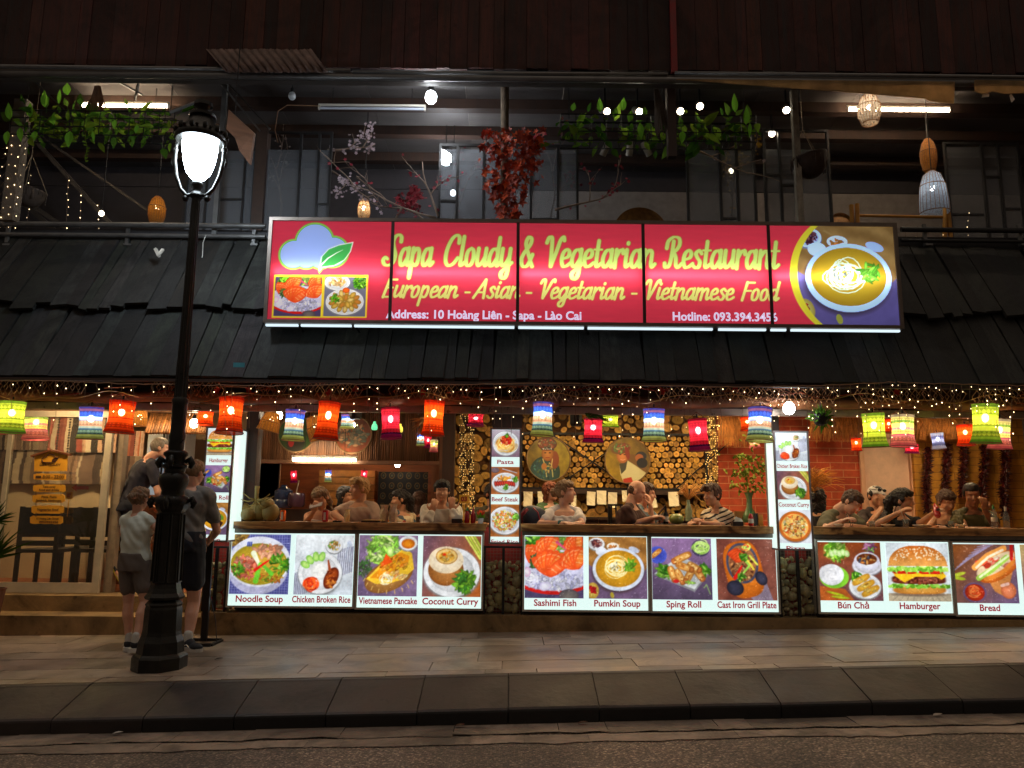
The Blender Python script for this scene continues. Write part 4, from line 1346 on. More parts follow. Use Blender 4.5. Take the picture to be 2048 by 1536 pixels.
def log_ends(mb, a, b, z0, z1, Y, rmin, rmax, n, oval, base, dep=.05, hexa=0):
 pts = []
 if hexa:
  row, z = 0, z0 + hexa * .5
  while z < z1 - hexa * .3:
   x = a + hexa * (.5 + .5 * (row % 2))
   while x < b - hexa * .3:
    pts.append((x + random.uniform(-.014, .014), z + random.uniform(-.012, .012), random.uniform(rmin, rmax)))
    x += hexa
   z += hexa * .9
   row += 1
 for _ in range(n):
  r = random.uniform(rmin, rmax)
  x, z = random.uniform(a + r * .6, b - r * .6), random.uniform(z0 + r * .6, z1 - r * .6)
  if all((x - u) ** 2 + (z - v) ** 2 > ((0.74 if oval else .92) * (r + q)) ** 2 for u, v, q in pts):
   pts.append((x, z, r))
 for x, z, r in pts:
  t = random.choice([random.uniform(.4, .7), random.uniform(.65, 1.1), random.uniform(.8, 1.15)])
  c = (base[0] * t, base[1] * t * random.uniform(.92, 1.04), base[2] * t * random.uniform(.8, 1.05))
  e = random.uniform(.62, .95) if oval else random.uniform(.92, 1)
  th = random.uniform(0, 3.14)
  d = dep * random.uniform(.4, 1.2)
  n_ = 14
  rings = []
  for rr, yy in ((1.0, 0), (1.0, -d), (.9, -d - .004), (.45, -d - .006), (.12, -d - .005)):
   rg = []
   for j in range(n_):
    q = 6.2832 * j / n_
    u, v = math.cos(q) * r * rr, math.sin(q) * r * rr * e
    rg.append((x + u * math.cos(th) - v * math.sin(th), Y + yy, z + u * math.sin(th) + v * math.cos(th)))
   rings.append(rg)
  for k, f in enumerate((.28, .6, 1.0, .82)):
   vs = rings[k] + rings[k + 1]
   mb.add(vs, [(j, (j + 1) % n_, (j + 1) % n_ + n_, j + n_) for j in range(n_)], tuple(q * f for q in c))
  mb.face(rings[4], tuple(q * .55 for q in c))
m_log = M('log_end', h(222, 172, 92), 0.7, var=0.3, scale=20, vc=True, bmp=0.3)
a, b, z0, z1 = rect(886, 822, 1440, 1060, 11.0)
mb = MB()
mb.bx(a, b, 11.0, 11.1, .27, 2.79)
mb.build('log_wall', M('log_backing', h(84, 54, 28), 0.9), bld)
mb = MB()
fa, fb, fz0, fz1 = rect(1043, 869, 1411, 978, 10.95)
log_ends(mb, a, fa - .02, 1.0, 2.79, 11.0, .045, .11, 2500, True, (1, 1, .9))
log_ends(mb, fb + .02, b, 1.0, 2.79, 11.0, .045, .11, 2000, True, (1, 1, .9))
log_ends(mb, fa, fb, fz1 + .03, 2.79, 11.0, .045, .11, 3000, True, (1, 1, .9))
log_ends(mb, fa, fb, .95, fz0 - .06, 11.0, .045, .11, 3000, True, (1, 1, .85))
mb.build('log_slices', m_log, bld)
mb = MB()
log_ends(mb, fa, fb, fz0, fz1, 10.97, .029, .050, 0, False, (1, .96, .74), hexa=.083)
mb.build('log_panel', m_log, bld)
mb = MB()
for q in ((fa, fz1, fb, fz1), (fa, fz0, fb, fz0), (fa, fz0, fa, fz1), (fb, fz0, fb, fz1)):
 mb.bar((q[0], 10.9, q[1]), (q[2], 10.9, q[3]), .03, .035)
xm = (fa + fb) / 2 - .35
mb.bar((xm - .55, 10.885, fz1), (xm + .6, 10.885, fz0), .018, .02)
mb.bar((xm - .5, 10.875, fz0), (xm + .62, 10.875, fz1), .018, .02)
mb.bar((xm + 1.2, 10.885, fz0), (xm + 2.1, 10.885, fz1), .014, .02)
mb.build('panel_frame', m_black, bld)
mb = MB()
mb.bx(fa, fb, 10.80, 10.97, fz0 - .075, fz0 - .022)
mb.build('shelf', m_dark, bld)
mb = MB()
x0 = P(1100, 1040, 10.6).x
for i in range(7):
 mb.bx(x0 + i * .33, x0 + i * .33 + .32, 10.55, 10.6, .3, 1.12)
mb.bx(x0 - .05, x0 + 2.4, 10.5, 10.95, 1.121, 1.15)
mb.build('bench_back', m_dark, bld)
def brick(name, c1, c2, mortar, sx, rough=.8):
 m, nt, b = mat_base(name)
 tc = _n(nt, 'ShaderNodeTexCoord')
 sp = _n(nt, 'ShaderNodeSeparateXYZ')
 nt.links.new(tc.outputs['Object'], sp.inputs[0])
 cb = _n(nt, 'ShaderNodeCombineXYZ')
 nt.links.new(sp.outputs[0], cb.inputs[0])
 nt.links.new(sp.outputs[2], cb.inputs[1])
 bt = _n(nt, 'ShaderNodeTexBrick')
 bt.inputs['Scale'].default_value = 1.0
 bt.inputs['Brick Width'].default_value = .30 * sx
 bt.inputs['Row Height'].default_value = .085 * sx
 bt.inputs['Mortar Size'].default_value = .006
 bt.inputs['Color1'].default_value = (*c1, 1)
 bt.inputs['Color2'].default_value = (*c2, 1)
 bt.inputs['Mortar'].default_value = (*mortar, 1)
 nt.links.new(cb.outputs[0], bt.inputs['Vector'])
 nz = noise(nt, tc.outputs['Object'], 6, 5, .65)
 c = mixc(nt, 1.0, bt.outputs['Color'], ramp(nt, nz, [(.3, (.6, .58, .55)), (.7, (1.1, 1.08, 1.05))]), 'MULTIPLY')
 nt.links.new(c, b.inputs['Base Color'])
 b.inputs['Roughness'].default_value = rough
 bump(nt, b, mth(nt, 'ADD', mth(nt, 'MULTIPLY', bt.outputs['Fac'], -1.0), mth(nt, 'MULTIPLY', nz, .5)), .7, .02)
 return m
a, b, z0, z1 = rect(1437, 825, 1724, 1060, 10.9)
mb = MB()
mb.bx(a, b, 10.9, 11.0, .27, 2.79)
mb.build('red_brick_wall', brick('red_brick', h(196, 82, 44), h(164, 62, 34), h(196, 130, 92), 1.2), bld)
a, b, z0, z1 = rect(1724, 868, 1828, 1030, 10.9)
mb = MB()
mb.bx(a, b, 10.92, 11.0, .27, 2.79)
mb.build('inner_door', M('pink_white_door', h(216, 180, 156), 0.6, var=.1), bld)
mb = MB()
mb.bx(a - .03, a + .03, 10.86, 10.92, .27, z1)
mb.bx(b - .06, b + .03, 10.86, 10.92, .27, z1)
mb.bx(a + .031, b - .061, 10.86, 10.92, z1 - .05, z1)
mb.bx(a + .12, b - .15, 10.905, 10.92, z1 - .15, z1 - .13)
mb.build('inner_door_frame', M('door_frame_paint', h(206, 160, 130), .55, var=.1), bld)
mb = MB()
mb.bx(a - .02, b, 10.9, 10.915, z1 + .002, 2.79)
mb.build('wall_over_door', M('terracotta_plaster', h(150, 80, 44), .8), bld)
a, b, z0, z1 = rect(1829, 825, 2300, 1060, 10.8)
mb = MB()
mb.bx(a, b + 1.5, 10.8, 10.9, .27, 2.79)
mb.build('yellow_brick_wall', brick('ochre_brick', h(204, 146, 50), h(186, 128, 40), h(150, 104, 40), 1.25), bld)
for q in ((7.2, 7.3, 8.6, 12.8), (-7.3, -7.2, 8.7, 12.8), (-7.3, -3.81, 12.55, 12.6)):
 mb = MB()
 mb.bx(*q, .27, 2.79)
 mb.build('inner_wall', m_bwall, bld)
mb = MB()
for (x0, x1, yt, yb, Y) in ((1437, 1505, 832, 896, 10.6), (1622, 1735, 832, 886, 10.6), (1832, 1910, 838, 882, 10.55), (1150, 1190, 838, 850, 10.7)):
 for i in range(int((x1 - x0) * 4)):
  px = random.uniform(x0, x1)
  p0, p1 = P(px, yt + random.uniform(-4, 8), Y), P(px + random.uniform(-6, 14), yb - random.uniform(0, 30), Y - random.uniform(.02, .15))
  mb.tube([p0, (p0 + p1) / 2 + V((0, -.03, .01)), p1], [.006, .005, .002], 4, random.uniform(.6, 1.3))
mb.build('thatch_fringe', M('thatch', h(176, 112, 50), .8, vc=True), bld)
for (x0, x1) in ((405, 460), (966, 1047), (1556, 1634)):
 a, b, z0, z1 = rect(x0, 1085, x1, 1226, 8.38)
 mb = MB()
 mb.bx(a, b, 8.45, 8.50, .17, 1.05)
 mb.build('niche_back', M('dark_red_tile', h(190, 58, 48), .6, var=.3, scale=8), bld)
# ---- left room behind the sliding door
a, b, z0, z1 = rect(-60, 820, 240, 966, 10.6)
mb = MB()
mb.bx(-7.2, P(236, 900, 10.6).x, 10.6, 10.7, .27, 2.79)
mb.build('left_room_wall', M('cream_wall', h(206, 184, 150), .7, var=.12, scale=2), bld)
mb = MB()
px0 = P(238, 900, 11.4).x
mb.bx(px0 - .2, P(560, 900, 11.4).x, 11.4, 11.5, .27, 2.79)
mb.build('entrance_wall', M('entrance_plaster', h(176, 150, 118), .7, var=.2, scale=2), bld)
a, b, z0, z1 = rect(-40, 828, 222, 1186, 8.9)
mb = MB()
zt = P(110, 822, 8.9).z
zb = .275
a = -6.2
b = P(214, 1000, 8.9).x
mb.bx(b - .075, b, 8.88, 8.93, zb, zt)
mb.bx(a, b - .0755, 8.88, 8.93, zb, zb + .11)
mb.bx(a, b - .0755, 8.88, 8.93, zt - .07, zt)
mb.bx(P(12, 1000, 8.9).x - .05, P(12, 1000, 8.9).x, 8.882, 8.928, zb + .111, zt - .0705)
dr = mb.build('sliding_door', m_alu, bld)
mb = MB()
mb.bx(a, b - .076, 8.90, 8.908, zb + .112, zt - .071)
mb.build('door_pane', glass('door_glass', (.86, .86, .82), .01, .2, .05, (.4, .36, .3)), dr)
mb = MB()
mb.bx(b + .02, b + .11, 8.95, 9.05, zb, zt + .1)
mb.build('door_jamb', M('jamb_paint', h(150, 132, 112), .5), bld)
mb = MB()
mb.bx(-6.5, P(490, 830, 8.9).x, 8.9, 9.0, zt + .005, 2.79)
mb.build('door_header', M('header_boards', h(128, 88, 52), .6, scale=3, stretch=(1, 1, 5)), bld)
# ------------------------------------------------------------------ upper floor
mb = MB()
mb.bx(-9, 9, 8.45, 11.2, 3.72, 3.82)
mb.build('balcony_floor', m_dark, bld)
_, _, zb, zt = rect(0, 462, 2048, 486, 8.42)
mb = MB()
mb.bx(-9, 9, 8.40, 8.52, zb - .04, zt - .03)
mb.build('balcony_edge', M('balcony_edge_steel', h(56, 54, 56), .6, .3), bld)
ZC = 6.30
mb = MB()
x = -9.0
while x < 9:
 mb.bx(x, x + 1.195, 8.0, 11.3, ZC, ZC + .02, random.uniform(.75, 1.1))
 x += 1.2
mb.build('upper_ceiling', m_ceil, bld)
for Y, dp in ((8.92, .13), (9.62, .13), (10.4, .13)):
 mb = MB()
 mb.bx(-9, 9, Y, Y + .12, ZC - dp, ZC - .002)
 mb.build('ceiling_beam', m_dark, bld)
mb = MB()
zw = P(1500, 383, 10.95).z
xw = P(1000, 400, 11.0).x
mb.bx(xw, 9, 11.0, 11.1, 3.82, zw)
mb.build('upper_back_wall', M('upper_wall_paint', h(160, 148, 140), .8, var=.15), bld)
mb = MB()
mb.bx(-9, 9, 10.98, 11.1, zw + .002, ZC)
mb.bx(-9, xw - .002, 11.0, 11.1, 3.82, zw)
mb.build('upper_back_boards', M('upper_boards', h(70, 64, 66), .7, var=.2), bld)
mb = MB()
x = -9.0
_, _, zb, zt = rect(0, -120, 2048, 138, 7.92)
while x < 9:
 w = random.uniform(.11, .27)
 t = random.choice([.55, .7, .85, 1.0, 1.2, 1.35]) * random.uniform(.85, 1.1)
 d = random.uniform(0, .014)
 mb.bx(x, x + w - .004, 7.92 - d, 7.95, zb + random.uniform(-.012, .012), zt + .9, (t, t * random.uniform(.9, 1.02), t * random.uniform(.85, 1)))
 x += w
mb.build('plank_fascia', m_plank, bld)
mb = MB()
mb.bx(-9, 9, 7.952, 7.99, zb, zt + .9)
mb.build('fascia_backing', M('fascia_felt', h(20, 17, 16), .9), bld)
mb = MB()
a, b, _, _ = rect(1341, 0, 1353, 140, 7.88)
mb.bx(a, b, 7.87, 7.905, zb - .05, zt + .9)
mb.build('red_strip', M('red_strip_paint', h(130, 12, 14), .5), bld)
mb = MB()
c = P(1024, 158, 7.86)
mb.tube([(-9, 7.86, c.z), (0, 7.86, c.z + .004), (9, 7.86, c.z)], .035, 12)
mb.build('gutter_pipe', m_steel, bld, smooth=True)
mb = MB()
c2 = P(1024, 146, 7.84)
mb.tube([(-9, 7.84, c2.z + .03), (P(700, 150, 7.84).x, 7.84, c2.z + .01)], .022, 10)
mb.tube([(P(705, 150, 7.84).x, 7.84, c2.z - .01), (P(1335, 150, 7.84).x, 7.84, c2.z)], .02, 10)
mb.tube([(P(1350, 150, 7.84).x, 7.84, c2.z + .02), (9, 7.84, c2.z)], .02, 10)
mb.build('thin_pipe', m_steel, bld, smooth=True)
mb = MB()
mb.bx(-9, 9, 7.90, 7.99, c.z - .02, c.z + .09)
mb.build('fascia_beam', M('beam_steel', h(84, 76, 70), .6, .3), bld)
for (x0, x1, y0, y1, Y, mt) in ((434, 443, 165, 470, 8.36, m_steel), (507, 529, 255, 470, 8.85, M('brown_post', h(74, 54, 44), .6)),
        (1335, 1352, 140, 312, 7.99, m_dark), (1590, 1602, 178, 450, 8.36, M('pale_bark_post', h(150, 140, 124), .8, var=.45, scale=8, stretch=(2, 2, 1)))):
 a, b, z0, z1 = rect(x0, y0, x1, y1, Y)
 mb = MB()
 mb.bx(a, b, Y, Y + max(.05, (b - a)), z0, min(z1, ZC - .003))
 mb.build('upper_post', mt, bld)
m_pane = glass('screen_glass', (.8, .83, .86), .03, .16, .24, (.60, .61, .64))
m_fr = M('screen_frame', h(60, 58, 58), .4, .4, var=.15)
for (Y, top, xs_, gt, trs) in (
  (8.9, 270, (373, 413, 487, 507), 300, ((437, 486, 398),)),
  (8.9, 266, (528, 597, 634, 658), 298, ((634, 658, 408),)),
  (8.9, 291, (879, 914, 967, 1062, 1116, 1155), 297, ((879, 914, 401), (1062, 1116, 438))),
  (8.9, 270, (1376, 1442, 1476, 1511), 298, ((1442, 1476, 436),)),
  (8.9, 262, (1532, 1563, 1598, 1661), 298, ((1532, 1563, 350), (1563, 1598, 370))),
  (8.9, 288, (1897, 1971, 2004, 2044), 292, ((1971, 2004, 353), (1897, 1971, 428), (2004, 2044, 417)))):
 mb = MB()
 zt = P(xs_[0], top, Y).z
 X = [P(x, 370, Y).x for x in xs_]
 for x in X:
  mb.bx(x - .014, x + .014, Y, Y + .04, 3.83, zt)
 mb.bx(X[0] - .014, X[-1] + .014, Y + .002, Y + .038, zt + .0005, zt + .03)
 for u, v, t in trs:
  a, b, _, _ = rect(u, t, v, t, Y)
  z = P((u + v) / 2, t, Y).z
  mb.bx(a + .014, b - .014, Y + .003, Y + .037, z - .013, z + .013)
 w = mb.build('window', m_fr, bld)
 mb = MB()
 zg = P(xs_[0], gt, Y).z
 for x0, x1 in zip(X[:-1], X[1:]):
  mb.bx(x0 + .014, x1 - .014, Y + .016, Y + .024, 3.84, min(zg, zt - .002))
 mb.build('pane', m_pane, w)
for (u0, v0, u1, v1, Y, w) in ((38, 245, 225, 452, 9.4, .05), (60, 258, 340, 452, 9.6, .03), (-40, 330, 120, 470, 10.0, .06), (55, 405, 160, 475, 9.6, .05)):
 mb = MB()
 mb.bar(P(u0, v0, Y), P(u1, v1, Y), w, .05)
 mb.build('stair_stringer', M('stair_steel', h(84, 76, 70), .5, .2), bld)
for (u0, v0, u1, v1, Y) in ((60, 155, 140, 230, 8.6), (230, 160, 285, 190, 8.4), (278, 160, 270, 200, 8.4), (440, 165, 520, 262, 8.3), (450, 160, 540, 258, 8.5), (340, 225, 390, 205, 7.6)):
 mb = MB()
 mb.bar(P(u0, v0, Y), P(u1, v1, Y), .018, .03)
 mb.build('ceiling_brace', m_steel, bld)
for nm, (x0, x1, rails) in (('left', (-40, 531, ((447, 8.30, .030), (468, 8.32, .026)))), ('right', (1802, 2120, ((459, 8.30, .030), (481, 8.32, .02))))):
 t = thing('balcony_railing', 'grey tube railing of the balcony left of the red sign' if nm == 'left' else 'dark tube railing of the balcony right of the red sign', 'railing', P((x0 + x1) / 2, 475, 8.3))
 for py, Y, r in rails:
  mb = MB()
  mb.cyl(P(x0, py, Y), P(x1, py + (x1 - x0) * .0096, Y), r, None, 10)
  mb.build('rail', m_steel if nm == 'left' else m_black, t, smooth=60)
 for px in ((15, 255, 508) if nm == 'left' else (1850, 2040)):
  mb = MB()
  a = P(px, 447, 8.32)
  mb.bx(a.x - .018, a.x + .018, 8.33, 8.36, a.z - .24, a.z)
  mb.bx(a.x - .018, a.x + .06, 8.30, 8.36, a.z - .262, a.z - .241)
  mb.build('bracket', m_steel, t)
# ------------------------------------------------------------------ the big lit sign
m_frame = M('sign_frame', h(112, 98, 88), .45, .4, var=.15)
def print_mat(name, strength, trans=0.0):
 if name in MATS:
  return MATS[name]
 m, nt, b = mat_base(name)
 at = _n(nt, 'ShaderNodeAttribute', attribute_name='Col')
 nt.links.new(at.outputs['Color'], b.inputs['Emission Color'])
 b.inputs['Emission Strength'].default_value = strength
 nt.links.new(mixc(nt, 1.0, at.outputs['Color'], (.4, .4, .4), 'MULTIPLY'), b.inputs['Base Color'])
 b.inputs['Roughness'].default_value = .35
 m.cycles.emission_sampling = 'FRONT'
 MATS[name] = m
 return m
m_print = print_mat('backlit_print', 1.0)
m_signface = shade_mat('sign_film', vc=True, emit=0.52, trans=0.9)
m_lightface = glow('lightbox_face', h(206, 230, 226), 1.15)
m_tube = glow('fluorescent_tube', (1.0, .95, .86), 9.0)
m_cap = glow('caption_red', h(150, 16, 40), .8)
YS = 7.45
sx0, sx1, sz0, sz1 = rect(533, 441, 1799, 652, YS)
sign = thing('restaurant_sign', 'long red backlit sign with yellow script above the plank roof', 'sign', ((sx0 + sx1) / 2, YS, sz0))
fw = .035
ix0, ix1, iz0, iz1 = sx0 + fw, sx1 - fw, sz0 + fw, sz1 - fw
mb = MB()
mb.bx(sx0, ix0, YS - .02, YS + .2, sz0, sz1)
mb.bx(ix1, sx1, YS - .02, YS + .2, sz0, sz1)
mb.bx(ix0, ix1, YS - .02, YS + .2, sz0, iz0)
mb.bx(ix0, ix1, YS - .02, YS + .2, iz1, sz1)
mb.build('frame', m_frame, sign)
mb = MB()
mb.bx(ix0, ix1, YS + .15, YS + .17, iz0, iz1)
mb.build('back_panel', M('box_white', h(170, 170, 170), .8, var=.05), sign)
def U(px):
 return (px - 540) / 1254
def Vv(px, py):
 return 1 - (py - 441 - .008 * (px - 540)) / 201
def smooth(a, k):
 for _ in range(k):
  a = (a + np.roll(a, 1, 0) + np.roll(a, -1, 0) + np.roll(a, 1, 1) + np.roll(a, -1, 1)) / 5
 return a
sp = Pic(2160, 352, 1254 / 201, 3)
RED = (.80, .22, .30)
sp.fill(RED)
sp.a *= (0.97 + .05 * sp.noise(30))[..., None]
def paste(dst, src, x0, y0, x1, y1, mask=None):
 i0, i1 = int(x0 * dst.nx), int(x1 * dst.nx)
 j0, j1 = int(y0 * dst.ny), int(y1 * dst.ny)
 ii = np.clip(((np.arange(i0, i1) - i0 + .5) / (i1 - i0) * src.shape[1]).astype(int), 0, src.shape[1] - 1)
 jj = np.clip(((np.arange(j0, j1) - j0 + .5) / (j1 - j0) * src.shape[0]).astype(int), 0, src.shape[0] - 1)
 s = src[jj][:, ii]
 i1c, j1c = min(i1, dst.nx), min(j1, dst.ny)
 s = s[:j1c - j0, :i1c - i0]
 if mask is not None:
  m = mask[j0:j1c, i0:i1c][..., None]
  dst.a[j0:j1c, i0:i1c] = dst.a[j0:j1c, i0:i1c] * (1 - m) + s * m
 else:
  dst.a[j0:j1c, i0:i1c] = s
k = 201 / 1.0
for grow, c in ((4.6, (.36, .66, .30)), (3.4, (.62, .80, .25)), (1.8, (.36, .66, .36)), (0, (.60, .70, .93))):
 for cx, cy, r in ((626, 485, 36), (586, 510, 27), (664, 505, 29), (612, 512, 25), (640, 512, 25)):
  sp.ell(U(cx), Vv(cx, cy), (r + grow) / 201, (r + grow) / 201, c)
 sp.poly([(U(634 - grow * .6), Vv(634, 530)), (U(652 + grow * .6), Vv(652, 528)), (U(639), Vv(639, 545 + grow * 1.2))], c)
lf = [(641, 536), (643, 515), (656, 500), (676, 492), (702, 487), (698, 505), (687, 521), (668, 532)]
cxl = sum(p[0] for p in lf) / 8
cyl_ = sum(p[1] for p in lf) / 8
sp.poly([(U(cxl + (x - cxl) * 1.09), Vv(x, cyl_ + (y - cyl_) * 1.12)) for x, y in lf], (.85, .9, .85))
sp.poly([(U(x), Vv(x, y)) for x, y in lf], (.26, .66, .32))
sp.line([(U(640), Vv(640, 534)), (U(655), Vv(655, 518)), (U(672), Vv(672, 507)), (U(684), Vv(684, 501))], 3.4 / 201, (.93, .96, .93), .6 / 201)
sp.poly([(U(549), Vv(549, 552)), (U(737), Vv(737, 552)), (U(737), Vv(737, 638)), (U(549), Vv(549, 638))], (.93, .82, .2))
q = Pic(150, 130, 1.15, 5)
sashimi(q)
paste(sp, q.a, U(552.5), Vv(600, 635), U(646), Vv(600, 556))
q = Pic(150, 140, 1.05, 6)
q.fill((.42, .42, .5))
plate(q, .3, .86, .32, .2)
q.speck(.3, .86, .22, .12, 30, .03, [(.9, .75, .5), (.85, .6, .3)])
q.frond(.85, .85, .2, 80, GR, .04)
plate(q, .5, .37, .48, .33)
for i in range(26):
 a = i * .48
 q.ell(.5 + .3 * math.cos(a) * (.5 + .5 * (i % 2)), .38 + .2 * math.sin(a) * (.5 + .5 * (i % 2)), .1, .06, [(.85, .7, .3), (.78, .5, .2), (.9, .8, .5)][i % 3], i * 27, edge=(.6, .45, .15))
q.frond(.25, .45, .12, 20, GR, .04)
q.ell(.52, .66, .09, .07, (.9, .4, .1), edge=(.7, .25, .08))
paste(sp, q.a, U(651), Vv(690, 635), U(734), Vv(690, 556))
q = Pic(260, 260, 1.0, 8)
soup(q)
q.a *= np.array((.84, .98, 1.25))
q.a = np.clip(q.a, 0, 1)
ma = Pic(sp.nx, sp.ny, sp.asp)
ma.a[:] = 0
m1 = ma.ell(U(1712), Vv(1700, 551), 131 / 201, 131 / 201, (1, 1, 1))
m2 = ma.ell(U(1727), Vv(1700, 551), 131 / 201, 131 / 201, (1, 1, 1))
right = sp.X > U(1700)
m1, m2 = np.maximum(m1, right), np.maximum(m2, right)
sp.mix(m1, (.82, .80, .22))
paste(sp, q.a, U(1592), 0.0, U(1800), 1.0, m2)
YEL, YEL2 = (.72, .83, .44), (.84, .86, .48)
HALO = (.62, .40, .14)
for w, x0, x1, yb in (('Sapa', 765, 865, 533), ('Cloudy', 886, 1024, 533.5), ('&', 1041, 1069, 535), ('Vegetarian', 1089, 1311, 535.5), ('Restaurant', 1330, 1560, 537)):
 brush_text(sp, w, U(x0), U(x1), Vv((x0 + x1) / 2, yb), 36 / 201, YEL, halo=HALO)
for w, x0, x1, yb in (('European', 767, 917, 597), ('-', 930, 944, 598), ('Asian', 951, 1040, 598), ('-', 1052, 1067, 599), ('Vegetarian', 1077, 1249, 599.5), ('-', 1262, 1277, 600), ('Vietnamese', 1287, 1467, 600.5), ('Food', 1482, 1556, 602)):
 brush_text(sp, w, U(x0), U(x1), Vv((x0 + x1) / 2, yb), 22.5 / 201, YEL2, thick=.25, thin=.17, shear=.22, halo=HALO)
sgrid = down2(sp.a)
pic_mesh('print', sgrid, ix0 + .001, ix1 - .001, iz0 + .001, iz1 - .001, YS, m_signface, sign)
mb = MB()
pz = (iz1 - iz0) / 201
pxw = (ix1 - ix0) / 1254
for t, x0, x1, yb in (('Address: 10 Hoàng Liên - Sapa - Lào Cai', 775, 1163, 640), ('Hotline: 093.394.3456', 1344, 1552, 643)):
 xm = (x0 + x1) / 2
 text_on(mb, t, ix0 + (xm - 540) * pxw, YS - .003, iz0 + Vv(xm, yb) * (iz1 - iz0), 23.5 * pz, (x1 - x0) * pxw, .0035)
mb.build('lettering', glow('sign_lilac', h(222, 206, 240), .85), sign)
for px in (783, 1036, 1288, 1541):
 x = ix0 + (px - 540) * pxw
 mb = MB()
 mb.bx(x - .016, x + .016, YS - .014, YS - .004, iz0, iz1)
 mb.build('mullion', M('mullion', h(70, 44, 40), .5), sign)
zt_ = iz0 + .485 * (iz1 - iz0)
for a, b in ((548, 774), (792, 1028), (1045, 1280), (1297, 1532), (1550, 1786)):
 mb = MB()
 mb.cyl((ix0 + (a - 540) * pxw, YS + .042, zt_), (ix0 + (b - 540) * pxw, YS + .072, zt_), .010, None, 8)
 mb.build('tube', glow('sign_tube', (1, .97, .92), 25.0), sign)
for a, b in ((536, 600), (606, 706), (712, 1030), (1038, 1168), (1176, 1424), (1436, 1530), (1540, 1570), (1580, 1796)):
 mb = MB()
 mb.bx(sx0 + (a - 533) * pxw, sx0 + (b - 533) * pxw, YS + .02, YS + .05, sz0 - .024, sz0 - .004)
 mb.build('light_strip', glow('strip_light', h(205, 225, 235), 1.3), sign)
for px in (600, 712, 1036, 1175, 1430, 1575):
 x = sx0 + (px - 533) * pxw
 mb = MB()
 mb.bar((x, YS + .10, sz0 - .003), (x + .05, YS + .32, sz0 - .09), .02, .02)
 mb.build('stay', m_black, sign)
# ------------------------------------------------------------------ food light boxes
PN = 112
def menu_box(label, px, items, order):
 x0, x1, z0, z1 = rect(*px, 8.23)
 z0 = max(z0, .172)
 Y = 8.23
 t = thing('menu_light_box', label, 'light box', ((x0 + x1) / 2, Y, z0), 'food light boxes below the counters')
 f = .02
 mb = MB()
 mb.bx(x0, x0 + f, Y - .01, Y + .13, z0, z1)
 mb.bx(x1 - f, x1, Y - .01, Y + .13, z0, z1)
 mb.bx(x0 + f, x1 - f, Y - .01, Y + .13, z0, z0 + f)
 mb.bx(x0 + f, x1 - f, Y - .01, Y + .13, z1 - f, z1)
 mb.build('frame', M('box_frame', h(196, 188, 176), .45, 0, var=.12), t)
 mb = MB()
 a, b, c, d = x0 + f, x1 - f, z0 + f, z1 - f
 mb.bx(a, b, Y + .004, Y + .12, c, d)
 mb.build('face', m_lightface, t)
 mb = MB()
 W = b - a
 cap = .115
 g = .045
 for i, (fn, text) in enumerate(items):
  u0 = a + (W + g) / 2 * i + (.006 if i else .004)
  u1 = a + (W - g) / 2 + (W + g) / 2 * i - (.004 if i == 0 else .006)
  p = Pic(PN, PN, (u1 - u0) / (d - c - cap), order * 10 + i)
  fn(p)
  photo(p)
  pic_mesh('print', p.a, u0, u1, c + cap, d - .012, Y + .001, m_print, t)
  if text:
   um = a + W * (.25 + .5 * i)
   text_on(mb, text, um, Y + .0008, c + .038, .092, None if len(text) < 16 else W * .47, .0022)
 if mb.v:
  mb.build('caption', m_cap, t)
 return t
menu_box('light box picturing noodle soup and chicken with rice', (456, 1063, 711, 1216), ((noodle_soup, 'Noodle Soup'), (broken_rice, 'Chicken Broken Rice')), 1)
menu_box('light box picturing a folded pancake and coconut curry', (712, 1065, 967, 1220), ((pancake, 'Vietnamese Pancake'), (coconut, 'Coconut Curry')), 2)
menu_box('light box picturing salmon sashimi and yellow pumpkin soup', (1045, 1067, 1299, 1224), ((sashimi, 'Sashimi Fish'), (soup, 'Pumkin Soup')), 3)
menu_box('light box picturing fried rolls and a sizzling grill plate', (1300, 1071, 1558, 1227), ((spring_roll, 'Sping Roll'), (grill, 'Cast Iron Grill Plate')), 4)
menu_box('light box picturing noodles with rolls and a big hamburger', (1634, 1079, 1905, 1229), ((bun_cha, 'Bún Chả'), (burger, 'Hamburger')), 5)
menu_box('light box picturing a filled bread roll, cut by the picture edge', (1906, 1083, 2174, 1234), ((bread, 'Bread'), (fries, None)), 6)
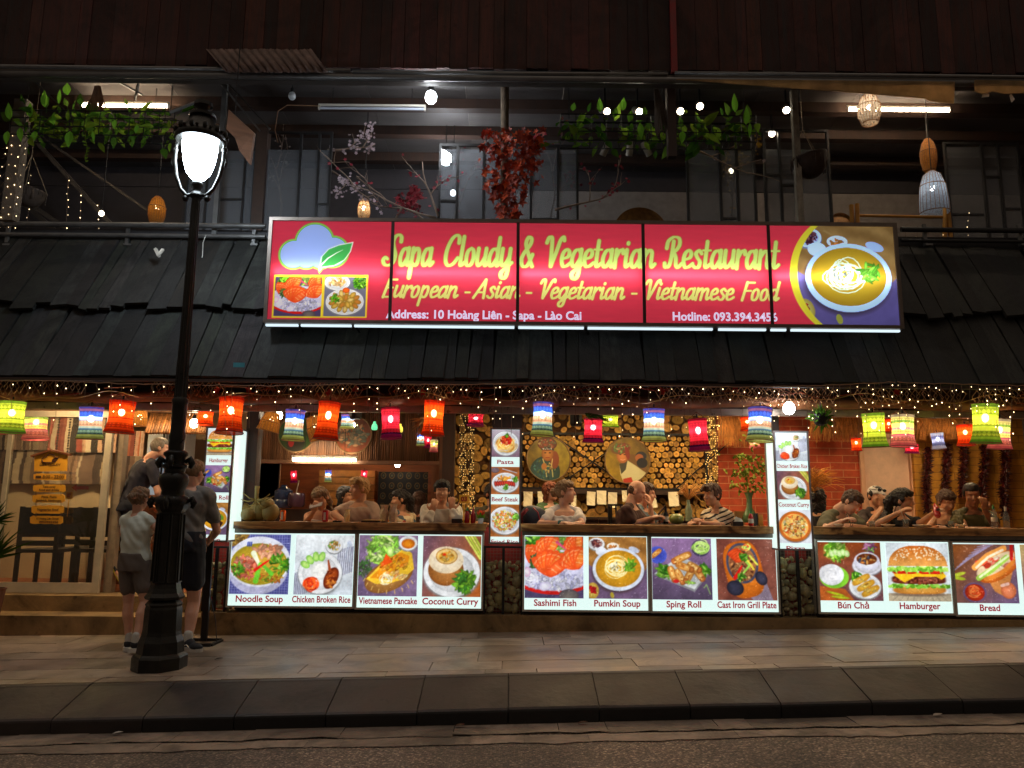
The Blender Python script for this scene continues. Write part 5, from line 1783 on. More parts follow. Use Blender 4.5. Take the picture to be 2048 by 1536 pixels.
def tower(label, px, Y, depth, items, order):
 x0, x1, z0, z1 = rect(*px, Y)
 t = thing('menu_light_box', label, 'light box', ((x0 + x1) / 2, Y, z0), 'upright food light boxes on the posts')
 f = .018
 mb = MB()
 for yy in (Y - .01, Y + depth - .02):
  mb.bx(x0, x0 + f, yy, yy + .03, z0, z1)
  mb.bx(x1 - f, x1, yy, yy + .03, z0, z1)
  mb.bx(x0 + f, x1 - f, yy, yy + .03, z0, z0 + f)
  mb.bx(x0 + f, x1 - f, yy, yy + .03, z1 - f, z1)
 for xa, xb in ((x0, x0 + f), (x1 - f, x1)):
  mb.bx(xa, xb, Y + .0205, Y + depth - .0205, z0, z0 + f)
  mb.bx(xa, xb, Y + .0205, Y + depth - .0205, z1 - f, z1)
 mb.build('frame', M('box_frame2', h(140, 132, 132), .45, 0, var=.12), t)
 mb = MB()
 a, b, c, d = x0 + f, x1 - f, z0 + f, z1 - f
 mb.bx(x0 + .006, x1 - .006, Y + .004, Y + depth - .03, c, d)
 mb.build('face', m_lightface, t)
 mb = MB()
 H = (d - c) / len(items)
 for i, (fn, text) in enumerate(items):
  zt = d - H * i
  cap = .10
  if i == len(items) - 1:
   cap = .055
  p = Pic(64, 80, (b - a) / (H - cap), order * 10 + i)
  fn(p)
  photo(p, .6)
  pic_mesh('print', p.a, a, b, zt - H + cap, zt - .002, Y + .001, m_print, t)
  text_on(mb, text, (a + b) / 2, Y + .0006, zt - H + cap - .072, .062, (b - a) * (.95 if len(text) > 9 else .42 + .035 * len(text)), .0012)
 mb.build('caption', m_cap, t)
 return t
tower('upright light box picturing a hamburger on top, left of the coconuts', (405, 853, 463, 1084), 8.02, .40, ((burger, 'Hamburger'), (spring_roll, 'Sping Roll'), (soup, 'Soup')), 7)
tower('upright light box picturing pasta, steak and fried rice', (979, 856, 1042, 1088), 8.06, .12, ((pasta, 'Pasta'), (beef, 'Beef Steak'), (fried_rice, 'Fried Rice')), 8)
tower('upright light box with a round pizza at its foot', (1551, 862, 1622, 1101), 8.04, .28, ((broken_rice, 'Chicken Broken Rice'), (coconut, 'Coconut Curry'), (pizza, 'Pizza')), 9)
# ------------------------------------------------------------------ counters
m_ctop = None
def counter_mat():
 m, nt, b = mat_base('scorched_pine')
 vec = coords(nt, 'Object', (1, 6, 14))
 nz = noise(nt, vec, 2.2, 6, .6, .8)
 v2 = coords(nt, 'Object', (1, 1, 2))
 kn = noise(nt, v2, 3.2, 3, .5, 1.2)
 c = ramp(nt, nz, [(.3, h(130, 84, 44)), (.5, h(190, 136, 80)), (.7, h(220, 170, 108))])
 c = mixc(nt, 1.0, c, ramp(nt, kn, [(.36, (.22, .16, .12)), (.52, (1, 1, 1))]), 'MULTIPLY')
 nt.links.new(c, b.inputs['Base Color'])
 b.inputs['Roughness'].default_value = .35
 b.inputs['Coat Weight'].default_value = .3
 bump(nt, b, nz, .2, .01)
 return m
m_ctop = counter_mat()
CT = P(700, 1045, 8.17).z
for lab, x0, x1 in (('thick scorched timber bar counter under the coconuts', 464, 971), ('thick scorched timber bar counter in the log-walled bay', 1041, 1559), ('thick scorched timber bar counter before the chilli strings', 1624, 2300)):
 a, b, _, _ = rect(x0, 1045, x1, 1060, 8.17)
 t = thing('bar_counter', lab, 'counter', ((a + b) / 2, 8.4, .17), 'bar counters along the street')
 mb = MB()
 mb.bx(a, b, 8.17, 8.62, CT - .075, CT)
 mb.build('counter_top', m_ctop, t)
 mb = MB()
 mb.bx(a + .02, b - .02, 8.20, 8.34, CT - .115, CT - .0765)
 mb.build('metal_rail', M('rail_metal', h(120, 112, 104), .4, .5), t)
 mb = MB()
 mb.bx(a + .03, b - .03, 8.37, 8.48, .172, CT - .1155)
 mb.build('front_wall', M('counter_front', h(70, 52, 40), .8), t)
m_stone = M('river_stone', h(206, 192, 150), .75, var=.4, scale=14, bmp=.5, vc=True)
for lab, x0, x1, ys in (('stone-filled wire cage beside the noodle soup light box', 408, 456, 1128), ('stone-filled wire cage between two light boxes, under the pasta sign', 967, 1046, 1125), ('stone-filled wire cage under the pizza sign', 1557, 1634, 1118)):
 a, b, z0, z1 = rect(x0, 1092, x1, 1226, 8.28)
 z0 = .172
 zs = P((x0 + x1) / 2, ys, 8.28).z
 t = thing('gabion_cage', lab, 'stone cage', ((a + b) / 2, 8.28, z0), 'stone cages between the light boxes')
 mb = MB()
 mb.bx(a, a + .02, 8.25, 8.28, z0, z1)
 mb.bx(b - .02, b, 8.25, 8.28, z0, z1)
 mb.bx((a + b) / 2 - .014, (a + b) / 2 + .014, 8.25, 8.28, z0, z1 - .021)
 mb.bx(a + .021, b - .021, 8.25, 8.28, z1 - .02, z1)
 mb.build('frame', m_black, t)
 mb = MB()
 n = int((b - a) / .034)
 for i in range(1, n):
  x = a + (b - a) * i / n
  mb.bx(x - .0012, x + .0012, 8.282, 8.2845, z0, z1)
 for i in range(1, int((z1 - z0) / .034)):
  z = z0 + .034 * i
  mb.bx(a, b, 8.285, 8.2875, z - .0012, z + .0012)
 mb.build('wire_mesh', M('mesh_wire', h(150, 140, 120), .5, .4), t)
 mb = MB()
 pts = []
 for _ in range(2600):
  r = random.uniform(.028, .068) if random.random() < .8 else random.uniform(.02, .03)
  x, z = random.uniform(a + r * .8, b - r * .8), random.uniform(z0 + r * .7, zs)
  y = 8.36 + random.uniform(-.02, .03)
  if all((x - u) ** 2 + (z - w) ** 2 > (.80 * (r + q)) ** 2 for u, w, q in pts):
   pts.append((x, z, r))
   rot = Matrix.Rotation(random.uniform(0, 3.14), 3, 'Y') @ Matrix.Rotation(random.uniform(-.4, .4), 3, 'X')
   tt = random.uniform(.6, 1.25)
   mb.sph((x, y, z), (r * 1.18, r * .85, r * random.uniform(.65, .95)), 14, 9, rot, (tt, tt * random.uniform(.95, 1.02), tt * random.uniform(.75, 1.0)), jit=.05)
 mb.build('stones', m_stone, t, smooth=True)['kind'] = 'stuff'
# ------------------------------------------------------------------ cast-iron street lamp
m_iron = M('cast_iron', h(40, 38, 34), .38, .55, var=.35, scale=7, bmp=.25)
YL = 6.66
base = P(318, 1338, YL)
base.z = pav_z(base.x, YL)
lamp = thing('street_lamp', 'tall black cast-iron street lamp with one lit white globe', 'street lamp', base)
LX = base.x
zl = lambda py: P(380, py, YL).z
oct_ = dict(n=8, a0=R(22.5))
mb = MB()
r0 = .215
mb.lathe([(r0, 0), (r0, .10), (r0 - .01, .115), (r0 - .03, .13), (r0 - .04, .22), (r0 - .06, .27), (.150, .30), (.145, .48), (.140, .50), (.146, .52), (.112, .56)], base, 8, a0=R(22.5))
mb.build('base', m_iron, lamp)
mb = MB()
b2 = base + V((0, 0, .56))
mb.lathe([(.150, 0), (.158, .02), (.135, .05), (.122, .09), (.116, .12), (.108, .72), (.124, .74), (.134, .78)], b2, 8, a0=R(22.5))
for i in range(8):
 a = R(45 * i)
 for s in (-1, 1):
  p0 = b2 + V((math.cos(a) * .112 - math.sin(a) * .035 * s, math.sin(a) * .112 + math.cos(a) * .035 * s, .14))
  p1 = b2 + V((math.cos(a) * .104 - math.sin(a) * .033 * s, math.sin(a) * .104 + math.cos(a) * .033 * s, .70))
  mb.tube([p0, p1], .007, 6)
 for zz_, rr in ((.14, .114), (.70, .106)):
  q = V((-math.sin(a) * .035, math.cos(a) * .035, 0))
  c = b2 + V((math.cos(a) * rr, math.sin(a) * rr, zz_))
  mb.tube([c - q, c + q], .007, 6)
mb.build('pedestal', m_iron, lamp)
mb = MB()
b3 = base + V((0, 0, 1.34))
mb.lathe([(.134, 0), (.142, .03), (.13, .06), (.098, .08), (.094, .12), (.116, .17), (.124, .21), (.112, .25), (.085, .27), (.085, .30), (.105, .315), (.105, .335), (.076, .35), (.08, .40), (.10, .42), (.10, .44), (.075, .46)], b3, 20)
mb.build('vase_collar', m_iron, lamp, smooth=50)
for zz_, rr in ((.02, .138), (.36, .098)):
 for i in range(4):
  a = R(90 * i + 8)
  mb = MB()
  d = V((math.cos(a), math.sin(a), 0))
  c = b3 + V((0, 0, zz_))
  mb.tube([c + d * rr * .8, c + d * (rr + .03) + V((0, 0, .035)), c + d * (rr + .048) + V((0, 0, -.005)), c + d * (rr + .025) + V((0, 0, -.05))], [.018, .022, .024, .018], 8)
  mb.sph(c + d * (rr + .03), (.024, .024, .03), 8, 6)
  mb.build('scroll', m_iron, lamp, smooth=True)
zs0 = b3.z + .46
ztop = zl(396)
mb = MB()
def flute(q, z):
 return 1 + .06 * math.cos(12 * q)
mb.lathe([(.064, zs0), (.07, zs0 + .12), (.06, zs0 + .17), (.063, zs0 + .40), (.07, zs0 + .43), (.056, zs0 + .46)], (LX, YL, 0), 24)
mb.lathe([(.052, zs0 + .461), (.043, (zs0 + ztop) / 2), (.036, ztop)], (LX, YL, 0), 48, wave=flute)
mb.build('shaft', m_iron, lamp, smooth=40)
mb = MB()
zy = zl(390)
mb.lathe([(.05, ztop), (.062, ztop + .02), (.05, ztop + .05), (.038, zl(384)), (.036, zl(377)), (.05, zl(372)), (.054, zl(368)), (.04, zl(364)), (.02, zl(361))], (LX, YL, 0), 20)
mb.build('neck', m_iron, lamp, smooth=50)
zr = zl(282)
yk = []
for s in (-1, 1):
 mb = MB()
 pts = [(.03, zl(388)), (.09, zl(392)), (.15, zl(378)), (.20, zl(352)), (.225, zl(322)), (.225, zl(292)), (.215, zr)]
 mb.tube([(LX + s * u, YL, v) for u, v in pts], [.016, .022, .017, .019, .020, .017, .02], 8)
 mb.tube([(LX + s * .235, YL, zl(335)), (LX + s * .25, YL, zl(325)), (LX + s * .232, YL, zl(312))], .014, 6)
 mb.sph((LX + s * .228, YL, zl(300)), .028, 8, 6)
 mb.sph((LX + s * .10, YL, zl(397)), .03, 8, 6)
 mb.build('yoke_arm', m_iron, lamp, smooth=True)
mb = MB()
mb.lathe([(.150, zl(281)), (.154, zl(290)), (.150, zl(305)), (.135, zl(325)), (.105, zl(345)), (.06, zl(357)), (.015, zl(360))], (LX, YL, 0), 28)
mb.build('globe', glow('globe_glass', (.74, .88, 1.0), 75.0), lamp, smooth=True)
mb = MB()
mb.lathe([(.215, zl(286)), (.228, zl(282)), (.228, zl(277)), (.215, zl(272)), (.17, zl(262)), (.125, zl(248)), (.10, zl(238)), (.12, zl(236)), (.12, zl(231)), (.05, zl(226)), (.05, zl(220)), (.085, zl(214)), (.08, zl(206)), (.01, zl(201))], (LX, YL, 0), 28)
for i in range(12):
 a = R(30 * i)
 c = V((LX + math.cos(a) * .222, YL + math.sin(a) * .222, zl(272)))
 mb.sph(c + V((0, 0, .02)), (.022, .022, .035), 8, 6)
 mb.sph(c + V((-math.sin(a) * .05, math.cos(a) * .05, .008)), .017, 6, 5)
mb.build('cap', m_iron, lamp, smooth=50)
# ------------------------------------------------------------------ cloth lanterns
B_ORANGE = [(0, h(170, 34, 8)), (.08, h(226, 66, 18)), (.2, h(196, 44, 14)), (.24, h(236, 80, 24)), (.42, h(204, 50, 14)), (.46, h(240, 84, 26)), (.66, h(206, 52, 16)), (.70, h(236, 76, 24)), (.86, h(196, 44, 14)), (.92, h(170, 30, 10))]
B_RED = [(0, h(120, 20, 60)), (.12, h(70, 20, 60)), (.18, h(180, 26, 40)), (.3, h(222, 40, 54)), (.48, h(190, 26, 40)), (.52, h(226, 44, 58)), (.75, h(186, 28, 44)), (.8, h(224, 44, 56)), (.93, h(140, 20, 36))]
B_BLUE = [(0, h(150, 150, 70)), (.07, h(176, 186, 96)), (.14, h(80, 106, 96)), (.2, h(150, 186, 150)), (.27, h(90, 130, 150)), (.33, h(186, 200, 170)), (.39, h(206, 150, 110)), (.5, h(214, 160, 120)), (.56, h(150, 160, 180)), (.62, h(170, 200, 226)), (.68, h(60, 96, 196)), (.82, h(70, 84, 186)), (.86, h(150, 90, 120)), (.93, h(76, 70, 150))]
B_GREEN = [(0, h(90, 140, 40)), (.07, h(146, 186, 50)), (.16, h(176, 196, 60)), (.22, h(130, 160, 40)), (.28, h(186, 206, 70)), (.4, h(140, 170, 50)), (.45, h(196, 206, 76)), (.6, h(196, 200, 70)), (.68, h(140, 170, 46)), (.75, h(170, 196, 66)), (.9, h(110, 150, 50))]
B_PINK = [(0, h(200, 90, 96)), (.08, h(214, 120, 110)), (.25, h(226, 140, 150)), (.32, h(196, 80, 130)), (.36, h(220, 200, 120)), (.5, h(226, 130, 150)), (.58, h(200, 196, 110)), (.72, h(110, 150, 70)), (.8, h(200, 196, 130)), (.9, h(160, 150, 140))]
B_GREY = [(0, h(190, 190, 210)), (.2, h(110, 110, 150)), (.4, h(190, 190, 215)), (.6, h(90, 90, 130)), (.8, h(170, 170, 190))]
PROTO = {}
m_bulb_w = glow('warm_bulb', (1.0, .78, .42), 52.0)
m_bulb_c = glow('cool_bulb', (.93, .96, 1.0), 42.0)
m_cord = M('lantern_cord', h(120, 60, 40), .8)
def lantern_proto(kind):
 bands, cool = {'orange': (B_ORANGE, 0), 'red': (B_RED, 1), 'blue': (B_BLUE, 1), 'green': (B_GREEN, 0), 'pink': (B_PINK, 0), 'grey': (B_GREY, 1)}[kind]
 t = thing('fabric_lantern', None, 'lantern', (0, 0, 0), 'woven cloth lanterns hung along the eave')
 H = .32
 def wv(q, z):
  return 1 + .012 * math.sin(6 * q)
 prof = []
 for i in range(15):
  u = i / 14
  r = .102 + .016 * (u ** 3) + .034 * (1 - u) ** 4
  prof.append((r, -.07 - H * (1 - u)))
 mb = MB()
 mb.lathe(prof, (0, 0, 0), 28, cap=False, wave=wv)
 mb.build('shade', shade_mat('lantern_cloth_' + kind, bands=bands, emit=.20, trans=.9, motif=18, see=.14), t, smooth=True)
 for r, z in ((prof[0][0], prof[0][1]), (prof[-1][0], prof[-1][1])):
  mb = MB()
  mb.tube([(math.cos(R(a)) * r, math.sin(R(a)) * r, z) for a in range(0, 361, 15)], .004, 5, cap=False)
  mb.build('rim', m_cord, t)
 for i in range(3):
  a = R(120 * i + 20)
  mb = MB()
  mb.tube([(math.cos(a) * .115, math.sin(a) * .115, -.071), (0, 0, 0)], .0032, 4)
  mb.build('cord', m_cord, t)
 mb = MB()
 mb.sph((0, 0, -.185), (.03, .03, .036), 12, 8)
 bl = mb.build('bulb', m_bulb_c if cool else m_bulb_w, t, smooth=True)
 mb = MB()
 mb.cyl((0, 0, -.152), (0, 0, -.02), .012, .008, 8)
 mb.build('socket', m_black, t)
 return t
USED = set()
def lantern(kind, px, yt, yb, w, Y, label):
 if kind not in PROTO:
  PROTO[kind] = lantern_proto(kind)
 p = PROTO[kind]
 top, bot = P(px, yt, Y), P(px, yb, Y)
 hgt = top.z - bot.z
 sz = hgt / .32
 sx_ = (P(px + w / 2, yt, Y).x - P(px - w / 2, yt, Y).x) / .25
 loc = (top.x, Y, top.z + .07 * sz)
 rz = random.uniform(0, 6.28)
 if kind not in USED:
  USED.add(kind)
  o = p
  o.location = loc
  o.rotation_euler = (0, 0, rz)
  o.scale = (sx_, sx_, sz)
  o['label'] = label
 else:
  o = dup(p, loc, label, rz, (sx_, sx_, sz))
 o.rotation_euler = (R(random.uniform(-4, 4)), R(random.uniform(-4, 4)), rz)
 return o
for a in (
  ('green', 26, 803, 866, 52, 7.62, 'yellow-green cloth lantern at the far left end of the eave'),
  ('pink', -8, 808, 868, 40, 7.75, 'pink cloth lantern cut by the left picture edge'),
  ('pink', 73, 824, 880, 46, 9.3, 'pale pink cloth lantern added behind the glass door in place of a reflection'),  # added lantern, stands in for one mirrored in the door glass
  ('blue', 183, 814, 878, 48, 7.62, 'blue striped cloth lantern before the sliding glass door'),
  ('orange', 247, 802, 866, 52, 7.60, 'orange cloth lantern between the glass door and the street lamp'),
  ('orange', 412, 822, 851, 32, 8.9, 'small orange cloth lantern deep in the entrance, right of the lamp post'),
  ('orange', 464, 796, 867, 50, 7.60, 'orange cloth lantern hanging in front of the hamburger light box'),
  ('blue', 592, 820, 881, 42, 7.9, 'blue striped cloth lantern before the green round painting'),
  ('orange', 661, 804, 879, 47, 7.60, 'orange cloth lantern over the man with blond hair'),
  ('blue', 696, 829, 857, 28, 8.8, 'blue striped cloth lantern half hidden by the orange one over the blond man'),
  ('red', 780, 816, 878, 40, 7.85, 'crimson cloth lantern between two orange ones'),
  ('orange', 870, 802, 871, 44, 7.62, 'orange cloth lantern left of the pasta sign'),
  ('blue', 841, 866, 892, 16, 9.6, 'tiny blue cloth lantern in the cluster of three by the kitchen post'),
  ('red', 856, 872, 896, 17, 9.7, 'tiny red cloth lantern in the middle of the cluster of three'),
  ('pink', 869, 879, 904, 17, 9.6, 'tiny pink cloth lantern in the cluster of three by the kitchen post'),
  ('red', 952, 828, 852, 34, 8.9, 'short red and white patterned lantern over the light curtain'),
  ('blue', 1087, 805, 872, 44, 7.62, 'blue striped cloth lantern above the painting of a child'),
  ('red', 1187, 838, 885, 40, 7.85, 'crimson cloth lantern beside the black loudspeaker'),
  ('green', 1221, 831, 854, 34, 8.8, 'lime green cloth lantern between the crimson and the blue one'),
  ('blue', 1308, 818, 883, 46, 7.62, 'blue striped cloth lantern above the painting of a woman'),
  ('red', 1393, 838, 902, 41, 7.75, 'crimson cloth lantern over the right end of the log panel'),
  ('orange', 1493, 834, 861, 28, 9.0, 'orange cloth lantern half behind the blue one by the bulb'),
  ('blue', 1521, 816, 883, 50, 7.60, 'blue striped cloth lantern beside the bright white bulb'),
  ('pink', 1508, 880, 896, 22, 9.8, 'tiny pink cloth lantern below the blue one by the bulb'),
  ('green', 1745, 826, 894, 46, 7.65, 'green cloth lantern above the inner door'),
  ('orange', 1776, 838, 864, 22, 8.9, 'orange cloth lantern peeping out between green and pink ones'),
  ('pink', 1805, 830, 893, 46, 7.65, 'pink and yellow cloth lantern right of the green one'),
  ('orange', 1712, 876, 902, 20, 9.6, 'tiny orange cloth lantern before the red brick wall'),
  ('red', 1824, 888, 907, 27, 9.3, 'crimson cloth lantern low behind the pink and yellow one'),
  ('grey', 1873, 866, 898, 25, 9.3, 'white and dark grey cloth lantern by the chilli strings'),
  ('orange', 1929, 850, 891, 32, 8.9, 'red-orange cloth lantern left of the big green one'),
  ('green', 1971, 808, 886, 52, 7.55, 'large green cloth lantern near the right picture edge'),
  ('pink', 2000, 838, 898, 42, 7.9, 'pink and yellow cloth lantern behind the large green one'),
  ('red', 587, 941, 966, 14, 12.0, 'tiny red lantern in the kitchen, left of the tiny blue one'),
  ('blue', 657, 940, 965, 14, 12.0, 'tiny blue lantern deep in the kitchen'),
  ('red', 729, 940, 962, 14, 12.0, 'tiny red lantern in the kitchen behind the blond hair')):
 lantern(*a)
# ------------------------------------------------------------------ strings of small lights
m_fairy = glow('fairy_bulb', (1.0, .72, .38), 8.0)
_f = m_fairy.node_tree      # some of the little lamps are weaker than others
_fr = mth(_f, 'MULTIPLY_ADD', mth(_f, 'POWER', _n(_f, 'ShaderNodeObjectInfo').outputs['Random'], 1.6), 10.0, 1.2)
_f.links.new(_fr, _f.nodes['Principled BSDF'].inputs['Emission Strength'])
m_wire = M('light_wire', h(150, 110, 80), .6, var=.1)
bm_ = MB()
bm_.sph((0, 0, 0), (.0041, .0041, .0058), 6, 5)
FAIRY = None
def bulb(parent, p):
 global FAIRY
 if FAIRY is None:
  o = bm_.build('bulb', m_fairy, parent)
  FAIRY = o.data
  for v in FAIRY.vertices:
   v.co += ORG[parent.name]
 else:
  o = bpy.data.objects.new('bulb', FAIRY)
  COL.objects.link(o)
  o.parent = parent
 o.location = V(p) - ORG[parent.name]
 return o
EAVE = [(-20, 762), (120, 762), (260, 768), (400, 770), (540, 772), (720, 768), (900, 770), (1080, 766), (1260, 770), (1440, 774), (1620, 772), (1780, 764), (1900, 768), (2070, 772)]
def eave_y(px):
 for (a, b), (c, d) in zip(EAVE[:-1], EAVE[1:]):
  if a <= px <= c:
   return b + (d - b) * (px - a) / (c - a)
 return 770
secs = [(-20, 400, 'icicle light string along the eave over the glass door', 15), (405, 800, 'icicle light string along the eave over the kitchen bay', 15), (805, 1160, 'icicle light string along the eave above the pasta sign', 17), (1165, 1500, 'icicle light string along the eave over the log panel', 16),
  (1505, 1790, 'icicle light string along the eave around the bright white bulb', 17), (1795, 2070, 'icicle light string along the eave over the chilli strings', 20)]
for xa, xb, lab, n in secs:
 t = thing('icicle_light_string', lab, 'string lights', P((xa + xb) / 2, 770, 7.27), 'icicle lights along the eave')
 mb = MB()
 mb.tube([P(x, eave_y(x) + random.uniform(-1.2, 1.2), 7.27) for x in np.linspace(xa, xb, 24)], .0042, 5)
 mb.build('main_wire', m_wire, t)
 mb = MB()
 for i in range(n):
  px = xa + (xb - xa) * (i + .5 + random.uniform(-.3, .3)) / n
  L = random.choice([28, 45, 60, 80, 100, 115]) * random.uniform(.85, 1.1) * (.75 if xa < 400 else 1)
  y0 = eave_y(px)
  Y = 7.27 + random.uniform(-.01, .03)
  pts = [P(px + random.uniform(-1.6, 1.6), y0 + L * k / 6, Y) for k in range(7)]
  mb.tube(pts, .0022, 4)
  k = random.uniform(4, 16)
  while k < L:
   bulb(t, P(px + random.choice([-3.5, 3.5]) + random.uniform(-1, 1), y0 + k, Y - .006))
   k += random.choice([14, 24, 34, 46]) * random.uniform(.8, 1.2) if xa < 1500 else random.choice([12, 19, 28, 38]) * random.uniform(.8, 1.2)
 mb.build('strands', M('strand_wire', h(120, 92, 70), .6, var=.1), t)
t = thing('lantern_cable', 'slack yellowish cable the lanterns hang from', 'cable', P(1024, 795, 7.6))
mb = MB()
pts = []
px = -20
while px < 2080:
 pts.append(P(px, 792 + 7 * math.sin(px * .021) + 4 * math.sin(px * .05) + .003 * px, 7.58))
 px += 14
mb.tube(pts, .0045, 5)
mb.build('cable', M('yellow_cable', h(190, 140, 70), .5, var=.15), t)
for lab, strs in (('light string wound round the balcony post at the far left', [(34 - 3 * i, 270 + i * 20, 1) for i in range(10)]),
     ('light string hanging beside the stair on the balcony', [(60, 345, 150), (137, 355, 110), (163, 385, 80), (198, 405, 60)]),
     ('light string hanging behind the railing right of the sign', [(1812, 452, 28), (1835, 452, 34), (1857, 455, 32), (1938, 420, 70), (1890, 450, 28)])):
 t = thing('balcony_light_string', lab, 'string lights', P(strs[0][0], 460, 8.6), 'light strings on the balcony')
 mb = MB()
 for (px, y0, L) in strs:
  Y = 8.75
  if L == 1:
   pts = [P(px + u, y0 + 8 * math.sin(u * .2), 8.2) for u in range(-26, 27, 6)]
   mb.tube(pts, .002, 4)
   for u in (-20, -6, 8, 21):
    bulb(t, P(px + u + random.uniform(-3, 3), y0 + random.uniform(-4, 7), 8.19))
  else:
   mb.tube([P(px - .05 * k, y0 + k, Y) for k in range(0, L + 8, 8)], .002, 4)
   k = 6
   while k < L:
    bulb(t, P(px - .05 * k + random.uniform(-3, 3), y0 + k, Y - .01))
    k += random.uniform(11, 18)
 mb.build('strands', M('strand_wire', h(120, 92, 70), .6), t)
a = P(30, 250, 8.25)
mb = MB()
z0 = P(18, 446, 8.3).z
mb.bar((P(36, 300, 8.26).x, 8.26, z0), (P(36, 300, 8.26).x, 8.26, a.z + .3), .14, .12)
mb.build('upper_post', M('grey_post', h(104, 92, 80), .7, scale=4), bld)
for lab, x0, x1, y0, y1 in (('golden light curtain by the table number', 920, 934, 828, 1030), ('golden light curtain at the edge of the log slices', 937, 949, 828, 1030), ('golden light curtain right of the log panel', 1412, 1424, 832, 975), ('golden light curtain against the red brick wall', 1428, 1437, 832, 978)):
 t = thing('light_curtain', lab, 'string lights', P((x0 + x1) / 2, y1, 10.3), 'golden light curtains inside')
 mb = MB()
 for px in np.arange(x0, x1 + .1, 3.6):
  mb.tube([P(px, y0, 10.34), P(px, y1, 10.34)], .003, 4)
 mb.build('wires', m_black, t)
 mb = MB()
 for px in np.arange(x0, x1 + .1, 3.6):
  for py in np.arange(y0, y1, 4.6):
   if random.random() < .55:
    mb.box(P(px + random.uniform(-1, 1), py + random.uniform(-1, 1), 10.31), (.008, .005, random.uniform(.006, .018)))
 mb.build('beads', glow('gold_bead', (1.0, .60, .18), 1.1), t)['kind'] = 'stuff'
# ------------------------------------------------------------------ tubes, bulbs, spotlights
def tube_lamp(lab, x0, x1, py, Y, lit=True, dz=0.0, col=None, st=9.0):
 a, b = P(x0, py, Y), P(x1, py + (x1 - x0) * .0096, Y)
 b.z = a.z
 t = thing('tube_lamp', lab, 'tube lamp', (a + b) / 2, 'fluorescent tube lamps')
 mb = MB()
 mb.cyl(a, b, .016, None, 10)
 mb.build('tube', glow('tube_%s' % lab[:9], col or (1, .95, .86), st) if lit else M('unlit_tube', h(190, 196, 210), .4, var=.05), t, smooth=40)
 mb = MB()
 mb.bx(a.x - .02, b.x + .02, Y - .006, Y + .006, a.z + .03, a.z + .055)
 for q in (a.x - .021, b.x + .001):
  mb.bx(q, q + .02, Y - .015, Y + .015, a.z - .02, a.z + .0295)
 mb.build('batten', m_white, t)
 mb = MB()
 for q in (a.x + .15, b.x - .15):
  mb.cyl((q, Y, a.z + .055), (q, Y, min(ZC if a.z > 3.5 else 2.79, a.z + 1.2)), .004, None, 5)
 mb.build('hanger', m_black, t)
tube_lamp('lit tube lamp over the hanging planter at the upper left', 166, 335, 211, 8.75, col=(1, .80, .55), st=60)
tube_lamp('unlit tube lamp left of the bright balcony bulb', 640, 848, 216, 8.7, lit=False)
tube_lamp('lit tube lamp under the torn board at the upper right', 1697, 1898, 219, 8.75, col=(1, .84, .60), st=60)
tube_lamp('lit tube lamp on the kitchen lintel', 586, 712, 919, 10.02, st=20)
def pendant_bulb(lab, px, py, r, Y, lit=True, st=30, col=(.88, .94, 1.0), top=None):
 c = P(px, py, Y)
 t = thing('light_bulb', lab, 'bulb', c, 'bare bulbs')
 rr = r * Y / F
 mb = MB()
 mb.lathe([(rr * .35, rr * 1.15), (rr * .8, rr * .8), (rr, rr * .2), (rr * .96, -rr * .5), (rr * .6, -rr * .95), (rr * .05, -rr * 1.1)], c, 16)
 mb.build('glass', glow('bulb_%s_%d' % (lab[:14], px), col, st) if lit else M('unlit_bulb', h(200, 204, 206), .3, var=.05), t, smooth=True)
 mb = MB()
 mb.cyl(c + V((0, 0, rr * 1.15)), c + V((0, 0, rr * 2.2)), rr * .5, rr * .45, 10)
 mb.build('socket', m_black, t)
 mb = MB()
 mb.cyl(c + V((0, 0, rr * 2.2)), V((c.x, c.y, top if top else (ZC if c.z > 3.5 else 2.79))), .005, None, 5)
 mb.build('cord', m_black, t)
pendant_bulb('bright white bulb hanging under the balcony ceiling', 862, 195, 12, 8.2, st=110)
pendant_bulb('unlit white bulb hanging left of the unlit tube', 584, 192, 8, 8.2, lit=False)
pendant_bulb('bright white bulb behind the balcony glass', 892, 318, 12, 9.6, st=120)  # added bulb for a bright reflection in the pane, also lights the screens
pendant_bulb('small white bulb low behind the balcony glass', 906, 386, 6, 9.6, st=9)
pendant_bulb('bright white bulb hanging beside the pizza sign', 1578, 817, 11, 7.75, st=55, col=(.93, .97, 1))
pendant_bulb('bright warm bulb in the entrance', 388, 847, 8, 9.2, st=50, col=(1, .86, .6))
pendant_bulb('bright bulb beside the tilted cane lampshade', 558, 831, 7, 8.7, st=45, col=(1, .86, .62))
pendant_bulb('small lit bulb under the blue lantern', 705, 850, 5, 9.2, st=40, col=(1, .9, .75))
pendant_bulb('bulb in a tray lamp above the kitchen hanging', 795, 929, 5, 11.0, st=60, col=(1, .92, .8))
pendant_bulb('warm spot bulb at the foot of the stair', 203, 427, 5, 9.0, st=14, col=(1, .85, .55))
pendant_bulb('warm bulb in the blossoms behind the glass', 1462, 342, 5, 9.3, st=9, col=(1, .85, .55))
